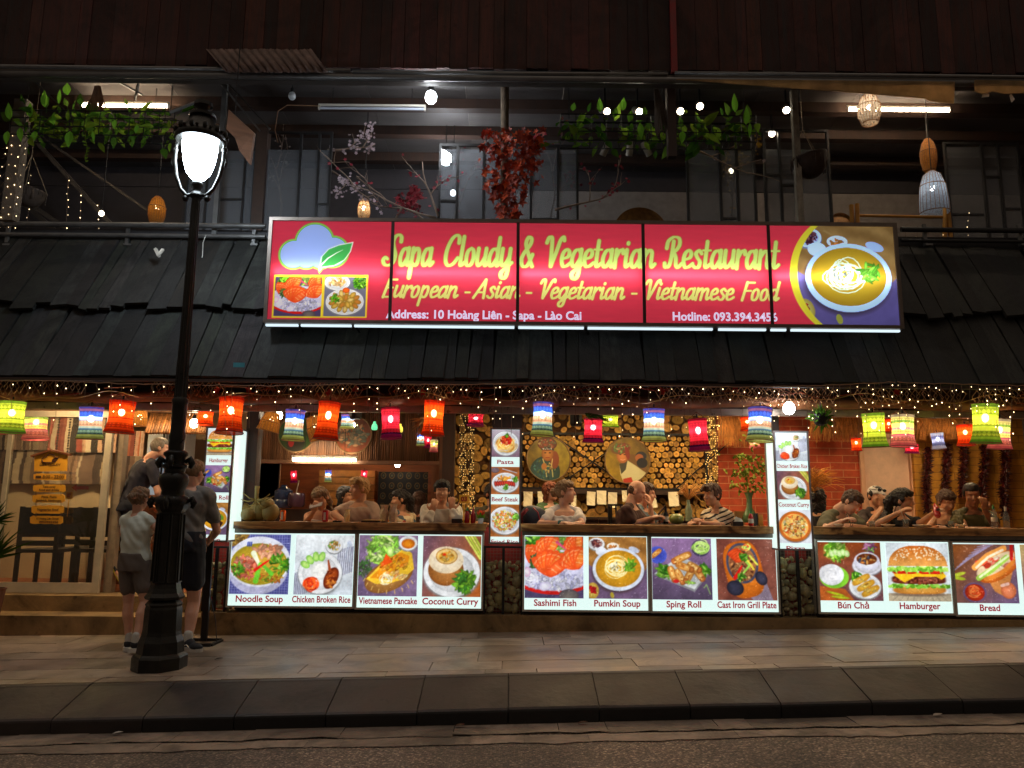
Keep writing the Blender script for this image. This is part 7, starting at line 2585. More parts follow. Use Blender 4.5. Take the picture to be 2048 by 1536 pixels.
a, b, z0, z1 = rect(757, 944, 856, 1045, 11.35)
p = Pic(100, 100, 1, 9)
p.fill((.12, .10, .08))
for i in range(6):
 for j in range(5):
  cx, cy = .1 + i * .17, .12 + j * .2
  p.ell(cx, cy, .055, .065, (.42, .32, .14))
  p.ell(cx, cy, .04, .05, (.13, .12, .09))
  p.ell(cx, cy, .02, .025, (.3, .28, .2))
p.mott(.3, 9)
tag(pic_mesh('textile', p.a, a, b, z0, z1, 11.3, MATS['woven_textile'], None), 'dark hanging with rows of yellow rosettes in the kitchen', 'textile')
t = thing('drinks_fridge', 'tall drinks fridge with a pale glass front in the entrance', 'fridge', P(310, 1180, 10.6))
a, b, z0, z1 = rect(284, 858, 352, 1150, 10.6)
mb = MB()
mb.bx(a, b, 10.62, 11.1, .275, z1)
mb.build('cabinet', M('fridge_white', h(216, 220, 224), .4, var=.05), t)
mb = MB()
mb.bx(a + .04, b - .04, 10.60, 10.619, .5, z1 - .22)
mb.build('glass_front', glow('fridge_light', h(150, 170, 186), .42), t)
mb = MB()
mb.bx((a + b) / 2 - .012, (a + b) / 2 + .012, 10.585, 10.6, .8, z1 - .02)
mb.build('handle', m_black, t)
t = thing('bamboo_awning', 'striped bamboo awning slanting over the entrance desk', 'awning', P(345, 860, 9.6))
mb = MB()
for i in range(24):
 px = 292 + i * 5.2
 p0, p1 = P(px + 14, 822, 10.2), P(px, 866, 9.7)
 mb.cyl(p0, p1, .021, None, 6, random.choice([.5, .8, 1.1, 1.25]))
mb.build('canes', M('bamboo_cane', h(168, 112, 64), .55, vc=True), t, smooth=True)
t = thing('reception_desk', 'wooden reception desk behind the man in navy', 'desk', P(290, 1130, 9.9))
a, b, z0, z1 = rect(236, 990, 420, 1180, 9.9)
mb = MB()
mb.bx(a, b, 9.92, 10.2, .275, z1 - .04)
mb.build('cabinet', M('desk_wood', h(110, 62, 36), .5, var=.3, scale=3, stretch=(1, 1, 4)), t)
mb = MB()
mb.bx(a - .03, b + .03, 9.86, 10.24, z1 - .0395, z1)
mb.build('desk_top', M('desk_top_wood', h(176, 112, 64), .4), t)
t = thing('patterned_cloth', 'dark cloth with gold figures hanging from the desk', 'cloth', P(228, 1130, 9.5))
mb = MB()
a, b, z0, z1 = rect(222, 1040, 246, 1130, 9.3)
p = Pic(30, 60, .4, 3)
p.fill((.2, .13, .07))
p.speck(.5, .5, .2, .5, 60, .05, [(.6, .42, .16), (.35, .22, .1), (.12, .08, .06)])
pic_mesh('cloth', p.a, a, b, z0, z1, 9.3, MATS['woven_textile'], t)
def chair(lab, px, py, Y, rz, wpx=70):
 c = P(px, py, Y)
 c.z = .275
 t = thing('dining_chair', lab, 'chair', c, 'dark slatted dining chairs')
 M3 = Matrix.Rotation(rz, 3, 'Z')
 w = .23
 mc = M('chair_wood', h(46, 40, 38), .5, var=.25)
 def put(nm, x0, x1, y0, y1, z0, z1):
  mb = MB()
  mb.box(c + M3 @ V(((x0 + x1) / 2, (y0 + y1) / 2, (z0 + z1) / 2)), (x1 - x0, y1 - y0, z1 - z0), M3)
  mb.build(nm, mc, t)
 put('seat', -w, w, -w, w, .42, .46)
 for x in (-w, w - .04):
  put('leg', x, x + .04, -w, -w + .04, 0, .42)
  put('leg', x, x + .04, w - .04, w, 0, .42)
  put('back_post', x, x + .04, -w - .001, -w + .038, .46, .95)
 put('back_panel', -w + .041, w - .041, -w, -w + .03, .60, .94)
 put('lower_rail', -w + .041, w - .041, -w, -w + .03, .50, .56)
chair('dark slatted chair behind the name board', 88, 1150, 9.35, .05)
chair('dark slatted chair between the glass door stile and the name board', 165, 1150, 9.75, -.05)
chair('dark slatted chair half hidden by the glass door edge', 200, 1150, 9.5, .1)
t = thing('dining_table', 'grey topped table with chairs behind the glass door', 'table', P(180, 1120, 9.6))
c = P(150, 1100, 9.8)
mb = MB()
mb.bx(c.x - .3, c.x + .75, 9.85, 10.4, 1.0, 1.03)
mb.build('table_top', M('grey_top', h(130, 118, 104), .4), t)
for x in (c.x - .25, c.x + .66):
 mb = MB()
 mb.bx(x, x + .04, 9.9, 9.94, .275, .999)
 mb.build('leg', m_black, t)
t = thing('potted_plant', 'dark spiky plant at the far left edge of the pavement', 'plant', P(-20, 1180, 8.1))
mb = MB()
b = P(-18, 1120, 8.0)
for i in range(46):
 a = random.uniform(0, 6.28)
 e = random.uniform(.2, 1.4)
 L = random.uniform(.2, .42)
 mb.leaf(b, b + V((math.cos(a) * math.cos(e), math.sin(a) * math.cos(e) * .6, math.sin(e))) * L, .028, (0, -1, .4), random.choice([.08, .12, .2]), droop=.25)
b2_ = P(-14, 1045, 8.0)
for i in range(46):
 a = random.uniform(0, 6.28)
 e = random.uniform(-.2, 1.4)
 mb.leaf(b2_, b2_ + V((math.cos(a) * math.cos(e), math.sin(a) * math.cos(e) * .6, math.sin(e))) * random.uniform(.15, .26), .022, (0, -1, .4), random.choice([.08, .12, .2]), droop=.2)
mb.build('foliage', m_leaf, t)
mb = MB()
mb.tube([b + V((0, 0, -.3)), b, b2_], .02, 8)
mb.build('stem', m_dark, t)
mb = MB()
mb.lathe([(.12, -.62), (.16, -.3), (.17, -.28), (.15, -.28), (.14, -.32), (.01, -.32)], b, 16)
mb.build('pot', M('clay_pot', h(110, 66, 46), .8), t)
t = thing('menu_stand', 'black metal stand with a flat rectangular foot behind the man in grey', 'stand', P(398, 1275, 7.75))
f = P(398, 1278, 7.75)
z = pav_z(f.x, 7.75) + .012
mb = MB()
for (xa, ya, xb, yb) in ((-.17, -.14, .17, -.14), (.17, -.14, .17, .14), (.17, .14, -.17, .14), (-.17, .14, -.17, -.14)):
 mb.bar(V((f.x + xa, 7.75 + ya, z)), V((f.x + xb, 7.75 + yb, z)), .035, .02)
mb.build('foot', m_black, t)
mb = MB()
mb.bx(f.x - .03, f.x + .03, 7.86, 7.89, z, z + 1.0)
mb.tube([(f.x + .03, 7.86, z + .45), (f.x + .13, 7.8, z + .2), (f.x + .19, 7.7, z + .02)], .004, 5)
mb.build('upright', m_black, t)
# ------------------------------------------------------------------ inside the bays
m_pict = M('canvas_rim', h(120, 92, 56), .6)
def painted(name, rough=.7):
 if name in MATS:
  return MATS[name]
 m, nt, b = mat_base(name)
 at = _n(nt, 'ShaderNodeAttribute', attribute_name='Col')
 nt.links.new(at.outputs['Color'], b.inputs['Base Color'])
 b.inputs['Roughness'].default_value = rough
 bump(nt, b, noise(nt, coords(nt), 40, 4), .3, .01)
 MATS[name] = m
 return m
for lab, cx, cy, r, fn, Y in (('round painting of a child in a beaded headdress on the log wall', 1097, 918, 43.5, portrait_a, 10.80), ('round painting of a woman carrying a baby on the log wall', 1255, 921, 45, portrait_b, 10.80),
        ('round green painting with a small red figure on the reed frieze', 592, 868, 36, hmong_field, 10.12), ('round brown painting of gathered figures on the reed frieze', 706, 869, 37, hmong_group, 10.12)):
 c = P(cx, cy, Y)
 rr = r * Y / F * 1.0
 t = thing('round_painting', lab, 'painting', V((c.x, Y, c.z - rr)), 'round paintings inside')
 p = Pic(96, 96, 1, 4)
 fn(p)
 pic_mesh('canvas', p.a, c.x - rr, c.x + rr, c.z - rr, c.z + rr, Y, painted('oil_paint', .5), t, round_=True)
 mb = MB()
 mb.tube([(c.x + math.cos(R(a)) * rr, Y + .004, c.z + math.sin(R(a)) * rr) for a in range(0, 361, 8)], .012, 6, cap=False)
 mb.lathe([(rr * .98, 0), (rr * .98, .03)], (c.x, Y + .036, c.z), 36, axis=Matrix.Rotation(R(90), 3, 'X'))
 mb.build('rim', m_pict, t)
PAP = [(1056, 998, 18, 29, 2), (1084, 996, 17, 26, -2), (1147, 1000, 11, 24, 0), (1182, 997, 17, 27, 4), (1203, 995, 19, 27, 1), (1225, 1000, 18, 30, 2), (1249, 992, 10, 22, -2), (1304, 1002, 17, 27, -9), (1347, 998, 20, 28, -2)]
for i, (px, py, w, hh, a) in enumerate(PAP):
 c = P(px, py, 10.76)
 w_, h_ = w * 10.76 / F, hh * 10.76 / F
 mb = MB()
 n = 6
 M3 = Matrix.Rotation(R(a), 3, 'Y')
 vs = []
 for j in range(n + 1):
  for u in (-.5, -.17, .17, .5):
   z = .5 - j / n
   vs.append(c + M3 @ V((u * w_ * (1 - .06 * j / n * random.random()), -.03 * (j / n) ** 2 + .004 * random.uniform(-1, 1), z * h_)))
 mb.add(vs, [(4 * j + k, 4 * j + 4 + k, 4 * j + 5 + k, 4 * j + 1 + k) for j in range(n) for k in range(3)])
 lab = ['sheet of paper, leftmost of those pinned under the log panel', 'sheet of paper behind the red-haired head', 'sheet of paper just right of the white-topped woman\'s face', 'sheet of paper tapering downward, left of three side by side', 'sheet of paper in the middle of three side by side', 'long sheet of paper, right of three beside the brown shirt',
   'sheet of paper behind the bald man\'s head', 'tilted sheet of paper right of the bearded face', 'sheet of paper with a folded top, rightmost of those pinned up'][i]
 o = mb.build('paper_note', M('note_paper', h(236, 224, 190), .8, var=.08, scale=6))
 o.modifiers.new('thickness', 'SOLIDIFY').thickness = .001
 tag(o, lab, 'paper', 'paper notes under the log panel')
m_chil = M('dried_chilli', h(74, 16, 18), .28, var=.5, scale=30, vc=True, coat=.4)
for i, (px, w, yt, yb) in enumerate(((1853, 17, 893, 1025), (1890, 17, 885, 1000), (1924, 17, 880, 990), (1964, 18, 888, 1000), (2006, 20, 884, 1036))):
 t = thing('chilli_string', ['string of dried chillies nearest the inner door', 'string of dried chillies below the white and grey lantern', 'string of dried chillies rising behind the short-haired man', 'glossy red string of dried chillies right of the short-haired man', 'thick long string of dried chillies nearest the right picture edge'][i], 'chilli string', P(px, yb, 10.7), 'chilli strings on the ochre brick wall')
 mb = MB()
 n = int((yb - yt) * 3.2)
 for k in range(n):
  py = yt + (yb - yt) * k / n
  a = random.uniform(0, 6.28)
  b = P(px + 2 * math.sin(py * .05), py, 10.70)
  d = V((math.cos(a), -abs(math.sin(a)) * .8 - .1, random.uniform(-1.2, .2))).normalized()
  L = w / 2 * 10.7 / F * random.uniform(.9, 1.9)
  t_ = random.uniform(.35, 1.35)
  mb.tube([b, b + d * L * .5 + V((0, 0, -.006)), b + d * L + V((0, 0, .004))], [.006, .0085, .001], 5, (t_, t_ * .8, t_ * .8))
 mb.build('chillies', m_chil, t, smooth=True)
for lab, px, py, w, hh in (('black loudspeaker hanging beside the crimson lantern', 1153, 837, 24, 28), ('black loudspeaker hanging over the brown round painting', 709, 824, 24, 26)):
 a, b, z0, z1 = rect(px - w / 2, py - hh / 2, px + w / 2, py + hh / 2, 8.55)
 t = thing('loudspeaker', lab, 'loudspeaker', ((a + b) / 2, 8.55, z0), 'black loudspeakers under the eave')
 mb = MB()
 mb.lathe([(.001, 0), ((b - a) * .42, .0), ((b - a) * .54, .03), ((b - a) * .54, z1 - z0 - .03), ((b - a) * .4, z1 - z0)], ((a + b) / 2, 8.62, z0), 8, a0=R(22))
 mb.build('cabinet', m_black, t)
 mb = MB()
 mb.cyl(((a + b) / 2, 8.62, z1), ((a + b) / 2, 8.62, 2.79), .01, None, 6)
 mb.build('bracket', m_black, t)
t = thing('palm_frond', 'dark palm leaf tips hanging in front of the crimson lantern by the loudspeaker', 'plant', P(1195, 840, 8.0))
mb = MB()
for i in range(16):
 b = P(1172 + random.uniform(-3, 3), 826, 7.9)
 mb.leaf(b, P(1180 + i * 3 + random.uniform(-3, 3), 838 + random.uniform(-4, 14), 7.8 + random.uniform(-.1, .1)), .02, (0, -1, 0), .22)
mb.build('fronds', m_leaf, t)
t = thing('air_plant', 'grey-green ball plant hanging right of the bright bulb', 'plant', P(1643, 860, 7.7))
mb = MB()
c = P(1642, 838, 7.7)
for i in range(70):
 a, e = random.uniform(0, 6.28), random.uniform(-1.4, 1.4)
 d = V((math.cos(a) * math.cos(e), math.sin(a) * math.cos(e), math.sin(e)))
 mb.leaf(c + d * .03, c + d * random.uniform(.09, .16), .022, (0, -1, .2), random.choice([(.6, .75, .9), (.35, .42, .45), (.8, .95, 1.0)]), droop=.2)
mb.build('leaves', m_leaf, t)
mb = MB()
mb.sph(c, .075, 12, 8, jit=.1)
mb.cyl(c, V((c.x, c.y, 2.6)), .004, None, 4)
mb.build('ball', m_black, t)
t = thing('dried_palm', 'dry straw-coloured palm fan left of the orange lantern by the pasta sign', 'plant', P(845, 870, 8.6))
mb = MB()
for i in range(24):
 b = P(842, 850, 8.6)
 mb.leaf(P(855, 836, 8.6), P(820 + random.uniform(-2, 30), 835 + i * 1.9, 8.55 + random.uniform(-.08, .08)), .02, (0, -1, 0))
mb.build('fronds', M('straw', h(190, 140, 78), .8), t)
def vase(lab, px, py0, py1, Y, prof, mat, cat='vase', name='glass_vase'):
 c = P(px, py1, Y)
 H = P(px, py0, Y).z - c.z
 t = thing(name, lab, cat, c)
 mb = MB()
 mb.lathe([(r * H, z * H) for r, z in prof], c, 18)
 mb.build('vase', mat, t, smooth=50)
 return t, c, H
m_vg = M('bottle_glass', h(150, 170, 140), .12, var=.1, coat=.5, spec=.7)
t, c, H = vase('clear bottle vase of dried straw grass by the log panel', 1378, 1000, 1042, 9.6, [(.16, 0), (.17, .5), (.08, .8), (.07, 1.0)], m_vg)
mb = MB()
for i in range(60):
 a = random.uniform(-1, 1)
 p0 = c + V((0, 0, H))
 p2 = P(1378 + a * 26 + (10 if a > 0 else 0), 960 + abs(a) * 26 + random.uniform(-4, 6), 9.6 + random.uniform(-.15, .15))
 mb.tube([p0, (p0 + p2) / 2 + V((0, 0, .04)), p2], [.003, .003, .005], 4, random.uniform(.6, 1.3))
for (x0, y0, x1, y1) in ((1368, 934, 1418, 990), (1385, 985, 1425, 1030), (1398, 975, 1432, 1015)):
 mb.tube([P(x0, y0, 9.5), P((x0 + x1) / 2, (y0 + y1) / 2 - 2, 9.5), P(x1, y1, 9.5)], .006, 5, 1.2)
mb.build('dried_grass', M('dried_grass_straw', h(206, 150, 76), .8, vc=True), t)
t, c, H = vase('green glass vase with a leafy flower bunch before the red bricks', 1500, 985, 1045, 9.3, [(.2, 0), (.26, .12), (.2, .3), (.1, .5), (.09, .8), (.16, 1.0)], M('green_glass', h(96, 130, 84), .1, var=.15, coat=.5))
mb = MB()
for i in range(100):
 q = P(1495 + random.gauss(0, 19), 943 + random.gauss(0, 22), 9.3 + random.uniform(-.2, .2))
 if random.random() < .2:
  mb.tube([c + V((0, 0, H)), q], .003, 4, (.8, .7, .5))
 for k in range(3):
  d = V((random.uniform(-1, 1), random.uniform(-1, 0), random.uniform(-1, 1))).normalized()
  mb.leaf(q, q + d * .045, .024, (0, -1, 0), random.choice([(.7, .45, .5), (2.6, 1.9, 3.2), (.5, .4, .4), (.8, .6, .5)]))
mb.build('flowers', m_leaf, t)
t = thing('pampas_bunch', 'golden feathery dried grass bunch right of the pizza sign', 'plant', P(1630, 990, 9.4))
mb = MB()
for i in range(260):
 p0 = P(1618, 985, 9.4)
 q = P(1625 + abs(random.gauss(0, 24)), 957 + random.gauss(0, 12), 9.4 + random.uniform(-.15, .15))
 mid = (p0 + q) / 2 + V((0, 0, .06))
 mb.tube([p0 if random.random() < .2 else mid, (mid + q) / 2 + V((0, 0, .02)), q + V((0, 0, -.01))], [.003, .004, .001], 4, random.uniform(.6, 1.3))
mb.build('plumes', M('pampas', h(206, 134, 40), .8, vc=True), t)
# ------------------------------------------------------------------ things on the counters
t = thing('coconut_cluster', 'bunch of green-brown coconuts on the left end of the counter', 'coconuts', P(510, 1044, 8.4))
m_coco = M('coconut_husk', h(146, 126, 70), .55, var=.3, scale=5, bmp=.3)
for px, py, rx, rz in ((488, 1021, 17, 17), (516, 1030, 21, 17), (533, 1008, 15, 13), (541, 1026, 17, 18), (497, 1033, 16, 13)):
 mb = MB()
 c = P(px, py, 8.42 + (px % 7) * .012)
 c.z = max(c.z, CT + rz * 8.4 / F)
 mb.sph(c, (rx * 8.4 / F, .09, rz * 8.4 / F), 18, 12)
 mb.build('coconut', m_coco, t, smooth=True)
mb = MB()
mb.tube([P(514, 1010, 8.36), P(513, 990, 8.36), P(515, 972, 8.36)], [.028, .02, .026], 8)
for (x, y) in ((485, 985), (540, 988), (497, 1012), (530, 1015), (478, 998), (508, 1030), (549, 992)):
 mb.tube([P(513, 1000, 8.35), P((513 + x) / 2, (1000 + y) / 2 + 4, 8.33), P(x, y, 8.34)], [.01, .007, .003], 5)
mb.build('stalk', M('coco_stalk', h(160, 140, 78), .7), t, smooth=True)
def on_counter(px, Y=8.3):
 c = P(px, 1045, Y)
 c.z = CT + .001
 return c
def can(lab, px, col, Y=8.34):
 c = on_counter(px, Y)
 t = thing('drink_can', lab, 'can', c, 'drink cans on the counter')
 mb = MB()
 mb.lathe([(.024, 0), (.031, .008), (.031, .108), (.025, .118), (.026, .121), (.022, .119)], c, 18)
 mb.build('body', M('can_' + lab[:6], col, .3, .5, var=.08), t, smooth=40)
 mb = MB()
 mb.bx(c.x - .012, c.x + .010, c.y - .0325, c.y - .0315, c.z + .02, c.z + .1)
 mb.build('stripe', m_white, t)
can('orange drink can standing right of the coconuts', 565, h(226, 96, 20))
can('red drink can in front of the woman with a phone', 650, h(186, 24, 34))
def bottle(lab, px, prof, mat, capm=None, Y=8.36, cat='bottle', name='sauce_bottle', group=None, label_band=None):
 c = on_counter(px, Y)
 t = thing(name, lab, cat, c, group)
 mb = MB()
 mb.lathe(prof, c, 14)
 mb.build('body', mat, t, smooth=45)
 if capm:
  r, z = prof[-1]
  mb = MB()
  mb.lathe([(max(r, .012), z), (max(r, .012), z + .015), (.008, z + .022), (.004, z + .045)], c, 10)
  mb.build('cap', capm, t, smooth=45)
 if label_band:
  mb = MB()
  mb.lathe([(label_band[2], label_band[0]), (label_band[2], label_band[1])], c, 14, cap=False)
  mb.build('paper_label', m_white, t)
 return t
m_ket = M('ketchup_red', h(176, 16, 20), .25, var=.08, coat=.4)
m_gcap = M('green_cap', h(40, 130, 60), .4)
SB = [(.022, 0), (.027, .01), (.027, .09), (.02, .115), (.012, .13)]
bottle('red sauce bottle with a green cap, left of two by the plant pot', 934, SB, m_ket, m_gcap, group='sauce bottles')
bottle('red sauce bottle with a red cap, right of two by the plant pot', 946, SB, m_ket, m_ket, group='sauce bottles')
bottle('red sauce bottle with a green cap in front of the flower vase', 1502, SB, m_ket, m_gcap, Y=8.32, group='sauce bottles', label_band=(.03, .075, .0278))
bottle('dark glass bottle with a pale label beside the phone', 1332, [(.026, 0), (.03, .01), (.03, .11), (.013, .15), (.012, .19)], M('dark_glass', h(26, 20, 16), .1, coat=.6), None, Y=9.0, name='dark_bottle', label_band=(.03, .09, .0306))
m_clear = glass('clear_glass', (.92, .95, .94), .03, .4, .10, (.6, .62, .6))
bottle('clear plastic water bottle with a white label at the right end', 1989, [(.028, 0), (.031, .01), (.031, .13), (.026, .16), (.013, .19), (.013, .205)], m_clear, m_gcap, Y=8.4, name='water_bottle', label_band=(.07, .115, .0316))
bottle('clear glass bottle held by the hand at the far right', 2013, [(.027, 0), (.030, .01), (.030, .12), (.013, .18), (.012, .235)], m_clear, None, Y=8.42, name='glass_bottle', label_band=(.18, .23, .0138))
def pot_plant(lab, px, Y=8.32):
 c = on_counter(px, Y)
 t = thing('potted_plant', lab, 'plant', c, 'small potted plants on the counters')
 mb = MB()
 mb.lathe([(.036, 0), (.043, .055), (.046, .056), (.04, .056), (.038, .045), (.001, .045)], c, 4, a0=R(45))
 mb.build('pot', M('white_pot', h(206, 206, 210), .4, var=.06), t)
 mb = MB()
 for i in range(34):
  a, e = random.uniform(0, 6.28), random.uniform(.1, 1.5)
  b = c + V((0, 0, .05))
  d = V((math.cos(a) * math.cos(e), math.sin(a) * math.cos(e), math.sin(e)))
  mb.leaf(b, b + d * random.uniform(.05, .07), .03, (0, -1, .5), (.9, 1.0, .6), droop=.2)
 mb.build('leaves', m_leaf, t)
 mb = MB()
 for i in range(26):
  a, e = random.uniform(0, 6.28), random.uniform(.5, 1.55)
  b = c + V((0, 0, .075))
  d = V((math.cos(a) * math.cos(e), math.sin(a) * math.cos(e), math.sin(e)))
  mb.leaf(b, b + d * random.uniform(.05, .075), .024, (0, -1, .3), random.choice([1, 1.3, .7]))
 mb.build('flower', M('orange_flower', h(230, 84, 30), .6, vc=True), t)
pot_plant('small orange flower in a white pot left of the pasta sign', 961)
pot_plant('small orange flower in a white pot left of the pizza sign', 1545)
def napkins(lab, px, Y=8.36, w=.11):
 c = on_counter(px, Y)
 t = thing('napkin_box', lab, 'napkin box', c, 'napkin boxes on the counters')
 mb = MB()
 mb.bx(c.x - w / 2, c.x + w / 2, Y - .04, Y + .04, c.z, c.z + .045)
 mb.build('box', M('dark_box', h(40, 26, 22), .5), t)
 mb = MB()
 for i in range(4):
  x = c.x - .03 + i * .017
  mb.prism([(x, Y - .02, c.z + .0455), (x + .045, Y, c.z + .0455), (x + .03, Y + .01, c.z + .10 - i * .009), (x + .008, Y, c.z + .085)], (0, .006, 0))
 mb.build('napkins', m_white, t)
napkins('dark napkin box beside the man in the white shirt', 914)
napkins('dark napkin box in front of the striped shirt', 1474, 8.30)
def tumbler(lab, px, Y, col, hgt=.085, r=.034, straw=False):
 c = on_counter(px, Y)
 t = thing('drinking_glass', lab, 'glass', c, 'drinking glasses on the counters')
 mb = MB()
 mb.lathe([(r * .85, 0), (r, hgt), (r * .94, hgt), (r * .8, .008), (.001, .008)], c, 16)
 mb.build('glass', m_clear, t, smooth=40)
 mb = MB()
 mb.lathe([(r * .78, .009), (r * .86, hgt * .5)], c, 16)
 mb.build('drink', M('drink_' + lab[:8], col, .2, var=.08), t)
 if straw:
  mb = MB()
  mb.cyl(c + V((.01, 0, .01)), c + V((-.06, -.02, .2)), .004, None, 6)
  mb.build('straw', m_white, t)
tumbler('drinking glass of dark drink before the man in a cap', 1744, 8.42, h(120, 90, 60), .06)
tumbler('drinking glass of amber drink with a white straw', 1811, 8.36, h(190, 140, 60), .085, straw=True)
tumbler('drinking glass with creamy drink near the woman in the black tank top', 1902, 8.36, h(200, 160, 130), .07)
tumbler('empty-looking drinking glass by the arms of the striped shirt', 1388, 8.9, h(180, 170, 140), .08)
tumbler('red drink glass behind the phone', 1322, 8.95, h(200, 60, 30), .12)
def plate_dish(lab, px, Y, r, food=None):
 c = on_counter(px, Y)
 t = thing('white_plate', lab, 'plate', c, 'white dishes on the right counter')
 mb = MB()
 mb.lathe([(r * .5, 0), (r * .6, .004), (r, .026), (r * .98, .03), (r * .55, .010), (.001, .010)], c, 24)
 mb.build('plate', M('porcelain', h(226, 220, 212), .2, var=.04, coat=.3), t, smooth=50)
 mb = MB()
 for i in range(14):
  a, q = random.uniform(0, 6.28), random.uniform(0, r * .6)
  mb.sph(c + V((math.cos(a) * q, math.sin(a) * q, .022)), (.018, .016, .012), 8, 6, jit=.2, col=random.choice([1, .7, 1.2]))
 mb.build('food', food or M('pale_food', h(206, 170, 120), .7, vc=True), t, smooth=True)
plate_dish('white bowl before the man bending over his food', 1678, 8.34, .055)
plate_dish('white plate left of the glass with a straw', 1776, 8.36, .07)
plate_dish('white plate right of the glass with a straw', 1838, 8.36, .07)
plate_dish('white plate under the sauce bottle hand', 1852, 8.45, .06)
plate_dish('small white dish beside the creamy drink', 1922, 8.38, .05)
t = thing('menu_book', 'cream menu book lying on the counter by the blond man', 'menu', on_counter(745, 8.38), 'menus on the counter')
mb = MB()
c = on_counter(748, 8.38)
mb.bx(c.x - .11, c.x + .11, 8.30, 8.46, c.z + .018, c.z + .028)
mb.build('cover', M('menu_cream', h(206, 180, 116), .6), t)
mb = MB()
mb.bx(c.x - .12, c.x + .05, 8.29, 8.45, c.z, c.z + .0175)
mb.build('pages', M('menu_dark', h(50, 30, 20), .6), t)
for lab, px, Y in (('dark phone lying on the counter before the blond man', 676, 8.33),):
 c = on_counter(px, Y)
 mb = MB()
 mb.bx(c.x - .05, c.x + .04, Y - .03, Y + .03, c.z, c.z + .014)
 tag(mb.build('phone', M('phone_black', h(26, 24, 26), .2)), lab, 'phone')
for lab, px, w, hh, col in (('clear plastic wrap bundle, left of two behind the menu book', 768, 18, 34, h(206, 180, 150)), ('clear plastic wrap bundle, right of two behind the menu book', 786, 18, 36, h(212, 186, 160)), ('clear plastic cup between the woman with a phone and the blond man', 694, 12, 24, h(226, 196, 140))):
 c = on_counter(px, 8.5)
 mb = MB()
 k = 8.5 / F
 mb.lathe([(w * .38 * k, 0), (w * .5 * k, hh * .5 * k), (w * .35 * k, hh * .8 * k), (w * .45 * k, hh * k)], c, 12, wave=lambda q, z: 1 + .15 * math.sin(5 * q + z * 60))
 tag(mb.build('plastic_bundle', M('plastic_' + str(px), col, .25, var=.2, scale=20)), lab, 'plastic bag')
t = thing('water_jug', 'large blue water jug in the dark kitchen corner', 'jug', P(566, 1016, 10.9))
c = P(566, 1016, 10.9)
mb = MB()
mb.lathe([(.11, 0), (.13, .02), (.13, .11), (.12, .125), (.13, .14), (.13, .24), (.05, .29), (.04, .32)], c, 20)
mb.build('jug', M('blue_plastic', h(50, 64, 96), .2, coat=.4), t, smooth=45)
t = thing('glass_jar', 'round glass jar of dark drink with a ladle in the kitchen', 'jar', P(592, 1014, 10.7))
c = P(592, 1014, 10.7)
mb = MB()
mb.lathe([(.10, 0), (.12, .03), (.12, .16), (.11, .19)], c, 18)
mb.build('jar', M('jar_purple', h(66, 40, 54), .15, coat=.5), t, smooth=45)
mb = MB()
mb.cyl(c + V((-.02, 0, .12)), c + V((.03, -.03, .36)), .008, None, 6)
mb.build('ladle', m_alu, t)
t = thing('green_pot', 'round green pot plant standing behind the dark bottle', 'plant', P(1353, 1042, 9.2))
c = on_counter(1353, 9.2)
mb = MB()
mb.lathe([(.05, 0), (.085, .03), (.09, .07), (.06, .11), (.02, .12)], c, 18)
mb.build('pot', M('green_glaze', h(130, 140, 70), .3, coat=.4), t, smooth=50)
mb = MB()
for i in range(10):
 a = random.uniform(0, 6.28)
 b = c + V((0, 0, .11))
 mb.leaf(b, b + V((math.cos(a) * .03, 0, .05)), .015, (0, -1, 0))
mb.build('leaves', m_leaf, t)
t = thing('inner_table', 'dark table inside between the phone user and the striped shirt', 'table', P(1340, 1050, 9.3))
c = on_counter(1340, 9.3)
mb = MB()
mb.bx(c.x - .5, c.x + .75, 8.8, 9.6, CT - .04, CT)
mb.build('table_top', m_dark, t)
for x in (-.45, .68):
 mb = MB()
 mb.bx(c.x + x, c.x + x + .05, 9.0, 9.05, .272, CT - .0405)
 mb.build('leg', m_dark, t)
t = thing('wooden_chair_back', 'pale wooden chair back behind the striped shirt', 'chair', P(1482, 1050, 9.5))
a, b, z0, z1 = rect(1469, 1022, 1490, 1060, 9.5)
mb = MB()
mb.bx(a, b, 9.5, 9.53, .9, z1)
mb.build('backrest', M('pale_wood', h(176, 130, 80), .5, scale=3, stretch=(4, 1, 1)), t)
mb = MB()
mb.bx(a, a + .04, 9.531, 9.57, .272, .98)
mb.bx(b - .04, b, 9.531, 9.57, .272, .98)
mb.build('legs', m_dark, t)
for lab, px, w, hh, col in (('dark upright menu holder right of the flower vase', 1513, 8, 24, h(24, 20, 20)), ('amber upright card right of the menu holder', 1521, 11, 22, h(206, 140, 40))):
 c = on_counter(px, 8.5)
 k = 8.5 / F
 mb = MB()
 mb.bx(c.x - w / 2 * k, c.x + w / 2 * k, 8.5, 8.53, c.z, c.z + hh * k)
 mb.bx(c.x - w / 2 * k - .004, c.x + w / 2 * k + .004, 8.48, 8.55, c.z - .0005, c.z + .008)
 tag(mb.build('card_holder', M('holder_%d' % px, col, .4)), lab, 'card holder')
t = thing('backpack', 'dark blue and red backpack beside the woman in white', 'backpack', on_counter(1065, 8.75))
c = on_counter(1066, 8.8)
mb = MB()
mb.sph(c + V((.02, 0, .06)), (.17, .10, .13), 20, 12, Matrix.Rotation(.35, 3, 'Y'), jit=.03)
mb.build('bag', M('navy_nylon', h(52, 58, 74), .55, var=.25, scale=10), t, smooth=True)
mb = MB()
mb.tube([c + V((-.13, -.06, -.02)), c + V((-.14, -.10, .08)), c + V((-.06, -.10, .16))], [.02, .024, .016], 8)
mb.tube([c + V((.0, -.09, .17)), c + V((.05, -.11, .12)), c + V((.08, -.11, 0))], .008, 6)
